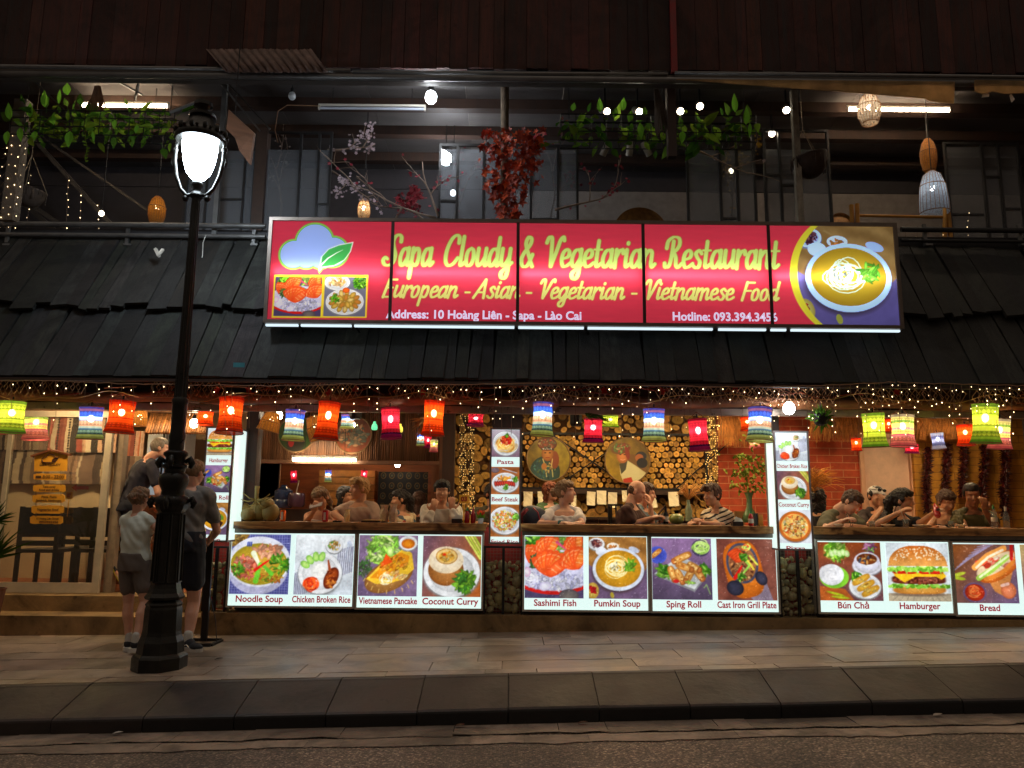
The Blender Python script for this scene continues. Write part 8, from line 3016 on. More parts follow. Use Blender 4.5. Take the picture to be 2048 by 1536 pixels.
mb.build('strap', M('red_nylon', h(150, 40, 56), .6), t, smooth=True)
t = thing('bar_stool_back', 'black metal chair back behind the bald man', 'chair', P(1238, 1050, 9.0))
mb = MB()
for px in (1223, 1232, 1241):
 a = P(px, 1012, 9.15)
 mb.bx(a.x - .008, a.x + .008, 9.15, 9.17, .7, a.z)
a, b, _, _ = rect(1216, 1012, 1246, 1014, 9.15)
mb.bx(a, b, 9.148, 9.172, P(1230, 1012, 9.15).z, P(1230, 1008, 9.15).z)
mb.bx(a, a + .03, 9.15, 9.18, .272, P(1230, 1012, 9.15).z - .001)
mb.bx(b - .03, b, 9.15, 9.18, .272, P(1230, 1012, 9.15).z - .001)
mb.build('frame', m_black, t)
for lab, px, py, Y, col in (('dry dark leaf on the pavement right of the lamp', 436, 1333, None, h(50, 34, 24)), ('tiny pale paper scrap in the gutter below the lamp', 236, 1450, None, h(190, 180, 170)), ('brown leaf at the kerb foot below the pancake box', 920, 1441, None, h(96, 66, 44)), ('brown leaf at the kerb foot, centre of the street', 1166, 1438, None, h(90, 62, 40)), ('pale scrap at the kerb foot on the right', 1876, 1426, None, h(190, 170, 150))):
 Y = 6.95 if py < 1400 else 5.6
 c = P(px, py, Y)
 c.z = (pav_z(c.x, Y) + .006) if py < 1400 else road_z(c.x) + .02
 mb = MB()
 mb.leaf(c + V((-.035, 0, 0)), c + V((.035, .01, .012)), .04, (0, 0, 1))
 o = mb.build('fallen_leaf', M('litter_%d' % px, col, .8))
 o.modifiers.new('thickness', 'SOLIDIFY').thickness = .002
 tag(o, lab, 'leaf' if 'leaf' in lab else 'paper scrap')
for lab, px, Y, st, r in (('flat warm ceiling lamp glimpsed above the right end of the log panel', 1440, 9.9, 85, .15), ('flat warm ceiling lamp over the left end of the log panel', 1100, 9.9, 85, .15), ('flat warm ceiling lamp over the middle of the log panel', 1270, 9.9, 70, .15),
       ('flat warm ceiling lamp over the right end of the kitchen counter', 870, 8.75, 34, .12), ('flat warm ceiling lamp over the left end of the kitchen counter', 650, 8.75, 34, .12), ('flat warm ceiling lamp deep in the kitchen', 690, 11.5, 60, .14),
       ('flat warm ceiling lamp over the seat of the woman in white', 1150, 8.75, 48, .12), ('flat warm ceiling lamp over the seat of the striped shirt', 1390, 8.75, 48, .12),
       ('flat warm ceiling lamp before the red bricks', 1600, 9.8, 70, .14), ('flat warm ceiling lamp before the chilli strings', 1900, 9.8, 90, .14), ('flat warm ceiling lamp over the seat of the man bending over', 1720, 8.75, 44, .12), ('flat warm ceiling lamp over the seat at the far right', 1930, 8.75, 40, .12),
       ('flat warm ceiling lamp in the glass-door room', 110, 9.7, 190, .14), ('added flat warm lamp, unseen under the eave before the glass door', 120, 8.4, 210, .10), ('added flat warm lamp, unseen under the eave above the entrance steps', 330, 8.4, 80, .10), ('flat warm ceiling lamp inside the entrance', 345, 9.6, 70, .13)):  # the two eave lamps are added out of view to brighten the entrance
 c = P(px, 830, Y)
 t = thing('ceiling_lamp', lab, 'ceiling lamp', V((c.x, Y, 2.63)), 'flat ceiling lamps of the ground floor')
 mb = MB()
 mb.lathe([(.001, 2.632), (r, 2.635), (r, 2.65)], (c.x, Y, 0), 24)
 mb.build('diffuser', glow('diffuser_%d' % px, (1.0, .72, .38), st), t)
 mb = MB()
 mb.lathe([(r + .012, 2.64), (r + .012, 2.798)], (c.x, Y, 0), 24)
 mb.build('housing', m_white, t)
# ------------------------------------------------------------------ people
from mathutils import noise as mnoise
TMP = bpy.data.scenes.new('workbench')      # an empty scene to fuse shapes in; removed at the end
class Blob(MB):
 """closed shapes that are fused into one continuous skin"""
 def chain(s, pts, rs, n=12, flat=1.0):
  pts = [V(p) for p in pts]
  s.tube(pts, list(rs), n, sx=flat)
  for p, r in zip(pts, rs):
   s.sph(p, (r, r, r), 12, 8)
 def loft(s, rings, n=20):
  """rings: (centre, half width, half depth, side axis, forward axis)"""
  vs, fs = [], []
  for c, rx, ry, a, f in rings:
   for j in range(n):
    q = 6.2832 * j / n
    cs, sn = math.cos(q), math.sin(q)
    k = .86
    vs.append(V(c) + V(a) * (rx * math.copysign(abs(cs) ** k, cs)) + V(f) * (ry * math.copysign(abs(sn) ** k, sn)))
  for i in range(len(rings) - 1):
   for j in range(n):
    fs.append((i * n + j, i * n + (j + 1) % n, (i + 1) * n + (j + 1) % n, (i + 1) * n + j))
  fs.append(tuple(range(n - 1, -1, -1)))
  fs.append(tuple(range((len(rings) - 1) * n, len(rings) * n)))
  s.add(vs, fs)
 def fuse(s, name, mats, parent, vox=.008, it=5, wob=0.0, wsc=18.0, pick=None):
  me = bpy.data.meshes.new(name)
  me.from_pydata(s.v, [], s.f)
  o = bpy.data.objects.new(name, me)
  TMP.collection.objects.link(o)
  md = o.modifiers.new('r', 'REMESH')
  md.mode = 'VOXEL'
  md.voxel_size = vox
  sm = o.modifiers.new('s', 'SMOOTH')
  sm.factor = .5
  sm.iterations = it
  with bpy.context.temp_override(scene=TMP, view_layer=TMP.view_layers[0]):
   dg = bpy.context.evaluated_depsgraph_get()
   m2 = bpy.data.meshes.new_from_object(o.evaluated_get(dg))
  bpy.data.objects.remove(o)
  bpy.data.meshes.remove(me)
  m2.name = name
  n = len(m2.vertices)
  if wob:
   co, no = np.zeros(n * 3), np.zeros(n * 3)
   m2.vertices.foreach_get('co', co)
   m2.vertices.foreach_get('normal', no)
   co, no = co.reshape(-1, 3), no.reshape(-1, 3)
   q = co * wsc
   w = np.array([mnoise.noise((x + .7 * z, y, z * .55)) for x, y, z in q.tolist()])
   m2.vertices.foreach_set('co', (co + no * (wob * w)[:, None]).reshape(-1))
  if pick is not None:
   nf = len(m2.polygons)
   cen = np.zeros(nf * 3)
   m2.polygons.foreach_get('center', cen)
   m2.polygons.foreach_set('material_index', pick(cen.reshape(-1, 3)))
  o0 = ORG[parent.name]
  m2.transform(Matrix.Translation(-o0))
  m2.materials.clear()
  for m in (mats if isinstance(mats, (list, tuple)) else [mats]):
   m2.materials.append(m)
  m2.shade_smooth()
  return link(name, m2, parent, o0)
def skin(name, c):
 if name in MATS:
  return MATS[name]
 m = M(name, c, .5, var=.10, scale=14, bmp=.05)
 b = m.node_tree.nodes['Principled BSDF']
 b.inputs['Subsurface Weight'].default_value = .12
 b.inputs['Subsurface Radius'].default_value = (.01, .004, .002)
 return m
SK_L, SK_M, SK_T = skin('skin_light', h(214, 158, 130)), skin('skin_medium', h(200, 142, 106)), skin('skin_tan', h(164, 106, 72))
m_eye = M('eye_dark', h(30, 20, 16), .3)
m_lip = M('lip', h(150, 74, 66), .5)
m_sole = M('shoe_sole', h(206, 200, 190), .6, var=.1)
def hairmat(name, c):
 return M(name, c, .5, var=.45, scale=30, stretch=(1, 1, .25), bmp=.5)
H_DARK, H_BROWN, H_BLOND, H_GREY, H_RED, H_DB = (hairmat('hair_dark', h(30, 22, 18)), hairmat('hair_brown', h(76, 48, 32)), hairmat('hair_blond', h(176, 132, 78)),
            hairmat('hair_grey', h(110, 98, 86)), hairmat('hair_red', h(120, 60, 34)), hairmat('hair_darkblond', h(124, 92, 62)))
def frame(yaw, pitch=0, roll=0):
 f = V((math.sin(R(yaw)), -math.cos(R(yaw)), 0))
 u = V((0, 0, 1))
 a = u.cross(f)
 q = Matrix.Rotation(R(pitch), 3, a)
 f, u = q @ f, q @ u
 q = Matrix.Rotation(R(roll), 3, f)
 return q @ a, f, q @ u
def hand_prims(b, w, d, nrm, k=1.0, curl=.5, thumb=1):
 """palm with four unequal bent fingers and a thumb; w wrist, d pointing dir, nrm back-of-hand dir"""
 d = V(d).normalized()
 nrm = V(nrm)
 nrm = (nrm - d * nrm.dot(d))
 if nrm.length < 1e-3:
  nrm = V((0, 0, 1)) - d * d.z
 nrm.normalize()
 s = d.cross(nrm)
 M3 = Matrix((s, d, nrm)).transposed()
 b.sph(w + d * .045 * k, (.041 * k, .052 * k, .017 * k), 12, 8, M3)
 for i, (o, L) in enumerate(((-.031, .062), (-.011, .075), (.010, .070), (.030, .055))):
  p = w + d * .085 * k + s * o * k
  q = [p]
  an = 0.0
  for j in range(3):
   an += curl * (.55 + .12 * i * .3)
   v = d * math.cos(an) - nrm * math.sin(an) + s * o * 1.5
   q.append(q[-1] + v * (L * k * (.42, .32, .26)[j]))
  b.chain(q, [.0098 * k, .0095 * k, .009 * k, .008 * k], 8)
 t0 = w + d * .025 * k - s * .034 * k * thumb
 t1 = t0 + (d * .6 - s * .75 * thumb - nrm * .25).normalized() * .04 * k
 t2 = t1 + (d * .9 - s * .2 * thumb - nrm * .35 * (1 + curl)).normalized() * .032 * k
 b.chain([t0, t1, t2], [.014 * k, .011 * k, .009 * k], 8)
TORSO = ((0, .165, .120), (.12, .162, .118), (.3, .138, .105), (.5, .150, .112), (.68, .172, .120), (.82, .178, .112), (.91, .150, .095), (.965, .088, .072), (1.0, .056, .056))
def person(label, head, Y, yaw, pitch=0, roll=0, tyaw=None, hip=(0, 0), sh=(0, 0), arms=(), sk=SK_L, hair=('short', H_BROWN), top=None, sleeve='short', collar=.93, k=1.0,
   female=False, legs='sit', group=None, beard=None, extra=None, bottom=None, loc=None, feet=None, neck=1.0, tank=False, cut=None, shoe=None):
 """head: photo pixel of the middle of the head at depth Y; arms: (side, elbow(px,py,Y), wrist(px,py,Y), curl)"""
 Hc = P(head[0], head[1], Y)
 a, f, u = frame(yaw, pitch, roll)
 ta, tf, tu = frame(yaw if tyaw is None else tyaw)
 W3 = Matrix((a, f, u)).transposed()
 def L(x, y, z):
  return Hc + (a * x + f * y + u * z) * k
 N = Hc - V((0, 0, .150 * k * neck)) - f * .02 * k + V((sh[0], sh[1], 0))
 hgt = .50 * k
 Q = N - V((0, 0, hgt)) + V((hip[0], hip[1], 0))
 ax = (N - Q).normalized()
 base = V((Q.x, Q.y, .273)) if legs == 'sit' else V((Q.x, Q.y, pav_z(Q.x, Q.y) if loc is None else loc))
 t = thing('person', label, 'person', base, group)
 wf = (.88 if female else 1.0) * k
 b = Blob()
 b.sph(L(0, -.012, .03), (.074 * k, .092 * k, .086 * k), 18, 12, W3)
 b.sph(L(0, .026, -.035), (.062 * k, .064 * k, .078 * k), 16, 10, W3)
 b.sph(L(0, .058, -.090), (.030 * k, .026 * k, .021 * k), 10, 8, W3)
 b.sph(L(0, .072, .026), (.052 * k, .018 * k, .013 * k), 10, 6, W3)
 b.chain([L(0, .088, .006), L(0, .103, -.026)], [.008 * k, .0135 * k], 8)
 b.sph(L(0, .083, -.060), (.021 * k, .012 * k, .009 * k), 8, 6, W3)
 for s in (-1, 1):
  b.sph(L(.076 * s, -.008, -.008), (.011 * k, .021 * k, .031 * k), 8, 8, W3)
  b.sph(L(.033 * s, .058, -.028), (.024 * k, .024 * k, .026 * k), 8, 6, W3)
 b.chain([L(0, -.025, -.06), N + V((0, 0, .02))], [.052 * wf, .058 * wf], 12)
 rings = [(Q + (N - Q) * tt, rx * wf, ry * k * (.95 if female else 1), ta, (tf - ax * tf.dot(ax)).normalized()) for tt, rx, ry in TORSO]
 b.loft(rings)
 SHO = {}
 for s in (-1, 1):
  SHO[s] = N + ta * (s * .160 * wf) - V((0, 0, .062 * k))
  b.chain([N + ta * (s * .06 * wf) - V((0, 0, .03 * k)), SHO[s]], [.05 * k, .054 * wf], 10)
  if female:
   b.sph(Q + (N - Q) * .66 + ta * (s * .075 * wf) + tf * .085 * k, (.062 * k, .055 * k, .06 * k), 12, 8)
 AR = {}
 for s in (-1, 1):
  spec = [q for q in arms if q[0] == s]
  if spec:
   e, w = P(*spec[0][1]), P(*spec[0][2])
   curl = spec[0][3] if len(spec[0]) > 3 else .45
   hd = V(spec[0][4]) if len(spec[0]) > 4 else None
  else:
   e = SHO[s] + V((0, 0, -.27 * k)) + ta * s * .05 + tf * .04
   w = e + tf * .2 * k + V((0, 0, -.05)) - ta * s * .08
   curl, hd = .45, None
  AR[s] = (SHO[s], e, w)
  b.chain([SHO[s], SHO[s].lerp(e, .5), e], [.052 * wf, .044 * wf, .038 * wf], 10)
  b.chain([e, e.lerp(w, .35), w], [.039 * wf, .037 * wf, .026 * wf], 10)
  d = hd if hd is not None else (w - e)
  hand_prims(b, w, d, V((0, -.3, 1)) if abs(d.normalized().z) < .7 else -tf * -1.0, k * (.9 if female else 1), curl, -s)
 LG = {}
 if legs == 'sit':
  for s in (-1, 1):
   h0 = Q + ta * (s * .09 * wf)
   kn = h0 + tf * .40 * k + ta * s * .05 + V((0, 0, -.02))
   an = V((kn.x, kn.y, .34)) - tf * .06
   LG[s] = (h0, kn, an)
   b.chain([h0, h0.lerp(kn, .5), kn], [.085 * k, .072 * k, .056 * k], 10)
   b.chain([kn, kn.lerp(an, .35), an], [.056 * k, .055 * k, .036 * k], 10)
   b.chain([an + V((0, 0, -.02)), an + tf * .13 + V((0, 0, -.04))], [.036 * k, .028 * k], 8)
 elif legs:
  for s in (-1, 1):
   kn, an = P(*legs[s][0]), P(*legs[s][1])
   h0 = Q + ta * (s * .088 * wf)
   LG[s] = (h0, kn, an)
   b.chain([h0, h0.lerp(kn, .5), kn], [.092 * wf, .078 * wf, .056 * wf], 12)
   b.chain([kn, kn.lerp(an, .32) - tf * .012, kn.lerp(an, .6), an], [.055 * wf, .060 * wf, .048 * wf, .036 * wf], 12)
   fd = V(legs[s][2]) if len(legs[s]) > 2 else tf
   b.chain([an + V((0, 0, -.03)), an + fd * .12 + V((0, 0, -.055))], [.036 * k, .028 * k], 8)
 def pick(c):
  rel = c - np.array(Hc)
  x = rel @ np.array(a) / k
  y = rel @ np.array(f) / k
  z = rel @ np.array(u) / k
  m = np.zeros(len(c), int)
  fr = y > .045
  m[fr & (np.abs(np.abs(x) - .032) < .016) & (np.abs(z - .003) < .0095)] = 1
  m[fr & (np.abs(np.abs(x) - .034) < .021) & (np.abs(z - .029) < .0075)] = 1
  m[fr & (np.abs(x) < .027) & (np.abs(z + .061) < .010)] = 2
  if beard is not None:
   m[(z < -.042) & (z > -.135) & (y > .0) & (np.abs(x) < .075) & ~((np.abs(x) < .02) & (np.abs(z + .061) < .008)) & (y > .015 - .25 * (z + .06))] = 3
  return m.tolist()
 b.fuse('body', [sk, m_eye, m_lip, beard or H_DARK], t, .0075, 4, pick=pick)
 st, hm = hair
 if st:
  b = Blob()
  g = .96 if st == 'buzz' else 1.0
  if st != 'bald':
   b.sph(L(0, -.032, .022), (.083 * k * g, .082 * k * g, .096 * k * g), 16, 12, W3)
   b.sph(L(0, -.006, .066), (.077 * k * g, .092 * k * g, .060 * k * g), 16, 12, W3)
   for s in (-1, 1):
    b.sph(L(.070 * s, .0, .03), (.016 * k, .04 * k, .045 * k), 8, 8, W3)
  if st == 'bald':
   b.sph(L(0, -.036, .000), (.079 * k, .072 * k, .062 * k), 16, 12, W3)
  if st == 'mop':
   b.sph(L(0, .03, .082), (.078 * k, .075 * k, .042 * k), 14, 10, W3)
   for i in range(9):
    q = -1 + i * .25
    b.chain([L(.06 * q, .05, .09), L(.066 * q, .082, .058), L(.064 * q, .088, .036)], [.014 * k, .011 * k, .005], 6)
   for s in (-1, 1):
    b.chain([L(.07 * s, .0, .06), L(.078 * s, .0, -.0)], [.025 * k, .012 * k], 6)
  if st in ('long', 'pony', 'bun', 'back'):
   b.sph(L(0, .01, .07), (.078 * k, .085 * k, .05 * k), 14, 10, W3)
  if st == 'long':
   for q in (-.9, -.5, 0, .5, .9):
    p0 = L(.075 * q, -.05 + .03 * abs(q), .02)
    b.chain([p0, p0 - V((0, 0, .13)) - tf * .02, p0 - V((0, 0, .26 + .05 * random.random())) - tf * .03], [.034 * k, .032 * k, .016 * k], 8)
  if st == 'back':
   for q in (-.7, 0, .7):
    p0 = L(.06 * q, -.08, .04)
    b.chain([p0, p0 - f * .06 - V((0, 0, .07)), p0 - f * .07 - V((0, 0, .20))], [.045 * k, .045 * k, .02 * k], 8)
  if st == 'pony':
   b.chain([L(.03, -.10, .02), L(.06, -.06, -.09), L(.085, -.0, -.17)], [.028 * k, .03 * k, .012 * k], 8)
  if st == 'bun':
   b.sph(L(0, -.125, .0), (.045 * k, .04 * k, .045 * k), 10, 8, W3)
  b.fuse('hair', hm, t, .0075, 2, wob=.014 if st != 'buzz' else .004, wsc=58)
 if st == 'cap' or (extra and 'cap' in extra):
  b = Blob()
  b.sph(L(0, -.012, .052), (.084 * k, .100 * k, .072 * k), 16, 12, W3)
  b.chain([L(-.05, .07, .045), L(0, .10, .05), L(.05, .07, .045)], [.016, .016, .016], 8)
  b.chain([L(-.04, .11, .035), L(0, .135, .036), L(.04, .11, .035)], [.012, .012, .012], 8)
  b.fuse('cap', M('white_cap', h(206, 198, 190), .8, var=.1), t, .007, 3)
 if extra and 'shades' in extra:
  mb = MB()
  zz = .075 if extra['shades'] == 'up' else .006
  yy = .098 if extra['shades'] == 'up' else .088
  for s in (-1, 1):
   mb.sph(L(.032 * s, yy, zz), (.026 * k, .008 * k, .018 * k), 12, 8, W3)
   mb.bar(L(.06 * s, yy - .01, zz), L(.078 * s, -.02, zz - .002), .008, .006)
  mb.bar(L(-.012, yy + .004, zz), L(.012, yy + .004, zz), .006, .006)
  mb.build('sunglasses', M('lens_black', h(18, 18, 22), .1, coat=.8), t, smooth=True)
 if top is not None:
  b = Blob()
  g = .013
  hi = collar
  rg = []
  for tt, rx, ry in TORSO:
   if tt <= hi:
    rg.append((Q + (N - Q) * tt, rx * wf + g, ry * k * (.95 if female else 1) + g, ta, (tf - ax * tf.dot(ax)).normalized()))
  b.loft(rg)
  if female:
   for s in (-1, 1):
    b.sph(Q + (N - Q) * .66 + ta * (s * .075 * wf) + tf * .085 * k, (.068 * k, .063 * k, .066 * k), 12, 8)
  for s in (-1, 1):
   s0, e, w = AR[s]
   if tank:
    b.chain([N + ta * (s * .075 * wf) - V((0, 0, .075)) + tf * .075, N + ta * (s * .082 * wf) - V((0, 0, .004)), N + ta * (s * .075 * wf) - V((0, 0, .07)) - tf * .075], [.018, .014, .018], 8)
   else:
    b.chain([N + ta * (s * .075 * wf) - V((0, 0, .028 * k)), s0], [.055 * k, .066 * wf], 10)
    if sleeve == 'short':
     b.chain([s0, s0.lerp(e, .62)], [.066 * wf, .066 * wf], 12)
    elif sleeve == 'cap':
     b.chain([s0, s0.lerp(e, .25)], [.064 * wf, .06 * wf], 12)
    elif sleeve == 'long':
     b.chain([s0, s0.lerp(e, .5), e, e.lerp(w, .5), e.lerp(w, .86)], [.068 * wf, .062 * wf, .060 * wf, .054 * wf, .042 * wf], 12)
  b.fuse('shirt', top, t, .0085, 3, wob=.016, wsc=15)
 if bottom is not None and LG:
  b = Blob()
  b.loft([(Q + (N - Q) * tt, rx * wf + .014, ry * k + .014, ta, tf) for tt, rx, ry in ((-.14, .165, .125), (0, .168, .125), (.16, .158, .118), (.22, .15, .115))])
  for s in (-1, 1):
   h0, kn, an = LG[s]
   b.chain([h0, h0.lerp(kn, .45), h0.lerp(kn, cut or .8)], [.106 * wf, .098 * wf, .095 * wf], 14)
  b.fuse('shorts', bottom, t, .0085, 4, wob=.010, wsc=14)
  for s in (-1, 1):
   h0, kn, an = LG[s]
   fd = V(legs[s][2]).normalized() if len(legs[s]) > 2 else tf
   sd = V((0, 0, 1)).cross(fd)
   b = Blob()
   b.chain([an + V((0, 0, .045)), an + V((0, 0, -.02))], [.041 * wf, .043 * wf], 12)
   b.fuse('sock', M('white_sock', h(196, 190, 180), .9, var=.1), t, .007, 2)
   b = Blob()
   W2 = Matrix((sd, fd, V((0, 0, 1)))).transposed()
   b.sph(an + fd * .02 + V((0, 0, -.035)), (.046 * k, .07 * k, .05 * k), 12, 8, W2)
   b.sph(an + fd * .11 + V((0, 0, -.055)), (.048 * k, .085 * k, .036 * k), 12, 8, W2)
   b.fuse('shoe', shoe or M('black_shoe', h(30, 30, 36), .7, var=.2), t, .007, 3)
   mb = MB()
   z0 = an.z - .098
   out = []
   for i in range(20):
    q = 6.2832 * i / 20
    out.append(V((an.x, an.y, z0)) + fd * (.07 + .135 * math.sin(q)) + sd * (.048 * math.cos(q)))
   mb.prism(out, (0, 0, .034))
   mb.build('sole', (extra or {}).get('sole', m_sole), t)
   if shoe is None:
    mb = MB()
    for side in (-1, 1):
     o = an + sd * side * .0485 * k
     mb.tube([o + fd * -.0 + V((0, 0, -.05)), o + fd * .05 + V((0, 0, -.035)), o + fd * .09 + V((0, 0, -.06)), o + fd * .03 + V((0, 0, -.062))], .005, 5)
    mb.build('shoe_stripe', m_sole, t)
 return t, dict(N=N, Q=Q, L=L, AR=AR, tf=tf, ta=ta, Hc=Hc)
def cloth(name, c, var=.12, rough=.85, **kw):
 return M(name, c, rough, var=var, scale=10, bmp=.12, **kw)
def striped(name, c1, c2, per, rot):
 if name in MATS:
  return MATS[name]
 m, nt, b = mat_base(name)
 sp = _n(nt, 'ShaderNodeSeparateXYZ')
 vec = coords(nt, 'Object', (1, 1, 1), rot)
 nt.links.new(vec, sp.inputs[0])
 nz = noise(nt, vec, 9, 2)
 q = mth(nt, 'FRACT', mth(nt, 'MULTIPLY', mth(nt, 'ADD', sp.outputs[2], mth(nt, 'MULTIPLY', nz, .02)), 1 / per))
 c = mixc(nt, mth(nt, 'LESS_THAN', q, .36), c1, c2)
 nt.links.new(c, b.inputs['Base Color'])
 b.inputs['Roughness'].default_value = .85
 MATS[name] = m
 return m
def patchwork(name):
 m, nt, b = mat_base(name)
 vo = _n(nt, 'ShaderNodeTexVoronoi')
 vo.inputs['Scale'].default_value = 16
 nt.links.new(coords(nt), vo.inputs['Vector'])
 sp = _n(nt, 'ShaderNodeSeparateColor')
 nt.links.new(vo.outputs['Color'], sp.inputs[0])
 c = ramp(nt, sp.outputs[0], [(0, h(214, 190, 150)), (.28, h(214, 130, 40)), (.45, h(60, 84, 104)), (.6, h(190, 66, 40)), (.72, h(220, 196, 160)), (.9, h(54, 80, 100))], 'CONSTANT')
 nt.links.new(c, b.inputs['Base Color'])
 MATS[name] = m
 return m
G_OUT, G_IN = 'people waiting at the entrance', 'guests inside the restaurant'
# --- on the pavement and in the entrance
person('person in a pale sleeveless top and grey shorts standing left of the lamp post', (268 + 12, 998), 7.42, 168, pitch=8, tyaw=165, sh=(0, .0), hip=(.01, .02), female=True, k=.93,
  arms=((1, (246, 1068, 7.36), (266, 1085, 7.72), .4), (-1, (322, 1066, 7.36), (296, 1086, 7.74), .4)), hair=('bun', H_DB), top=cloth('pale_sage_top', h(222, 226, 212)), sleeve='cap', collar=.97, group=G_OUT,
  legs={1: ((257, 1206, 7.44), (257, 1279, 7.42), (-.15, 1, 0)), -1: ((290, 1204, 7.40), (271, 1281, 7.28), (.55, .8, 0))}, bottom=cloth('grey_shorts', h(104, 92, 84)), cut=.62, sk=SK_L)
_, q = person('person in dark grey T-shirt and black shorts reading a menu right of the lamp post', (390, 945), 7.52, 160, pitch=14, tyaw=168, k=1.04, hip=(-.02, -.02),
    arms=((-1, (434, 1062, 7.62), (412, 1088, 7.85), .8), (1, (352, 1060, 7.55), (372, 1080, 7.9), .8)), hair=('buzz', H_DB), top=cloth('dark_grey_tee', h(120, 116, 112)), collar=.97, group=G_OUT,
    legs={1: ((352, 1205, 7.52), (346, 1275, 7.56), (.1, 1, 0)), -1: ((388, 1204, 7.54), (376, 1279, 7.42), (.75, -.45, 0))}, bottom=cloth('black_shorts', h(30, 32, 42)), cut=.66, extra={'shades': 'on'})
t = thing('menu', 'brown menu folder held by the man in dark grey', 'menu', P(425, 1090, 7.9), 'menus in hands')
mb = MB()
mb.prism([P(405, 1090, 7.80), P(438, 1040, 7.98), P(446, 1046, 8.0), P(416, 1094, 7.84)], (.004, -.012, .004))
mb.build('folder', M('menu_folder', h(120, 76, 46), .5), t)
person('grey-haired person in a navy polo shirt standing at the entrance desk', (320, 896), 9.2, 118, pitch=10, tyaw=128, k=1.04, sh=(-.10, 0), hip=(-.16, -.08),
  arms=((-1, (316, 985, 9.0), (332, 1030, 9.25), .4), (1, (262, 985, 9.3), (300, 1010, 9.6), .4)), hair=('buzz', H_GREY), top=cloth('navy_polo', h(32, 30, 46)), collar=.97, group=G_OUT, loc=.275,
  legs={-1: ((290, 1130, 9.3), (310, 1180, 9.35), (.6, .6, 0)), 1: ((262, 1120, 9.2), (244, 1152, 9.0), (-.5, -.1, .8))}, bottom=cloth('navy_shorts', h(30, 32, 44)), cut=.7, extra={'sole': M('yellow_sole', h(210, 190, 60), .6, var=.1)})
# --- kitchen bay
_, q = person('person in a white tank top bending over a phone at the kitchen counter', (641, 996), 8.86, -8, pitch=30, roll=8, tyaw=0, female=True, k=1.04, sh=(-.0, .03),
    arms=((-1, (612, 1046, 8.72), (627, 1024, 8.56), .9, (.25, -.2, .8)), (1, (674, 1046, 8.74), (648, 1046, 8.5), .4)), hair=('pony', H_DB), top=cloth('white_tank', h(206, 196, 186)), tank=True, collar=.84, sk=SK_M, group=G_IN)
mb = MB()
c = P(632, 1011, 8.53)
mb.box(c, (.14, .075, .012), Matrix.Rotation(-.25, 3, 'Y') @ Matrix.Rotation(.5, 3, 'X'))
tag(mb.build('phone', M('phone_pale', h(190, 180, 176), .3)), 'pale phone held up by the woman in the tank top', 'phone')
person('person with thick blond hair in a beige T-shirt with black shoulder stripes, looking left', (719, 977), 8.86, -58, pitch=2, tyaw=-22, k=1.08,
  arms=((-1, (668, 1028, 8.72), (694, 1047, 8.5), .4), (1, (757, 1050, 8.72), (722, 1049, 8.5), .4)), hair=('mop', H_BLOND), top=cloth('beige_tee', h(186, 158, 138)), sk=SK_M, group=G_IN, collar=.95)
person('person with dark hair half hidden between the tank top and the blond man', (690, 992), 10.0, 80, pitch=5, tyaw=60, female=True, k=1.05, hair=('long', H_DARK), top=cloth('black_top', h(34, 30, 32)), sk=SK_M, group=G_IN)
person('person in a colourful patchwork blouse with a dark ponytail, facing left', (800, 999), 9.9, -72, pitch=6, tyaw=-140, female=True, k=1.05, hair=('back', H_DARK), top=patchwork('patchwork_blouse'), sk=SK_M, group=G_IN)
person('long-haired person in dark clothes, back turned, in front of the rosette hanging', (838, 1002), 10.3, 175, tyaw=175, female=True, k=1.05, hair=('long', H_BROWN), top=cloth('dark_brown_top', h(52, 40, 34)), sk=SK_M, group=G_IN)
person('person in an open white shirt holding both hands to the mouth', (884, 982), 8.88, 4, pitch=4, tyaw=0, k=1.06,
  arms=((-1, (850, 1050, 8.66), (864, 1024, 8.70), .55, (.2, .1, .9)), (1, (915, 1050, 8.66), (905, 1021, 8.70), .45, (-.1, .1, .9))), hair=('mop', H_DARK), top=cloth('white_shirt', h(214, 208, 196)), sleeve='long', collar=.94, sk=SK_M, group=G_IN)
person('person in an olive-grey top mostly hidden behind the pasta sign', (986, 988), 9.3, 40, tyaw=20, k=1.08, hair=('short', H_DARK), top=cloth('olive_grey_top', h(96, 88, 66)), sk=SK_M, group=G_IN, arms=((-1, (950, 1050, 9.1), (985, 1052, 8.95), .4),))
# --- log bay
person('person in a white lace-shouldered top with folded arms on the counter, looking right', (1131, 984), 8.92, 68, pitch=-2, tyaw=12, female=True, k=1.12,
  arms=((-1, (1080, 1048, 8.66), (1122, 1046, 8.42), .35), (1, (1164, 1047, 8.66), (1132, 1052, 8.40), .35)), hair=('bun', H_DB), top=cloth('white_lace_top', h(222, 214, 212)), collar=.87, sk=SK_L, group=G_IN)
mb = MB()
c0, c1 = P(1118, 1046, 8.44), P(1124, 1046, 8.42)
mb.cyl(c0, c1, .031, None, 12)
tag(mb.build('wrist_watch', M('teal_strap', h(70, 120, 116), .5)), 'teal watch on the wrist of the woman in white', 'watch')
person('person with red hair half hidden behind the woman in white', (1101, 983), 10.1, 60, tyaw=30, female=True, k=1.05, hair=('long', H_RED), top=cloth('green_print_top', h(70, 100, 60), var=.5), sk=SK_L, group=G_IN)
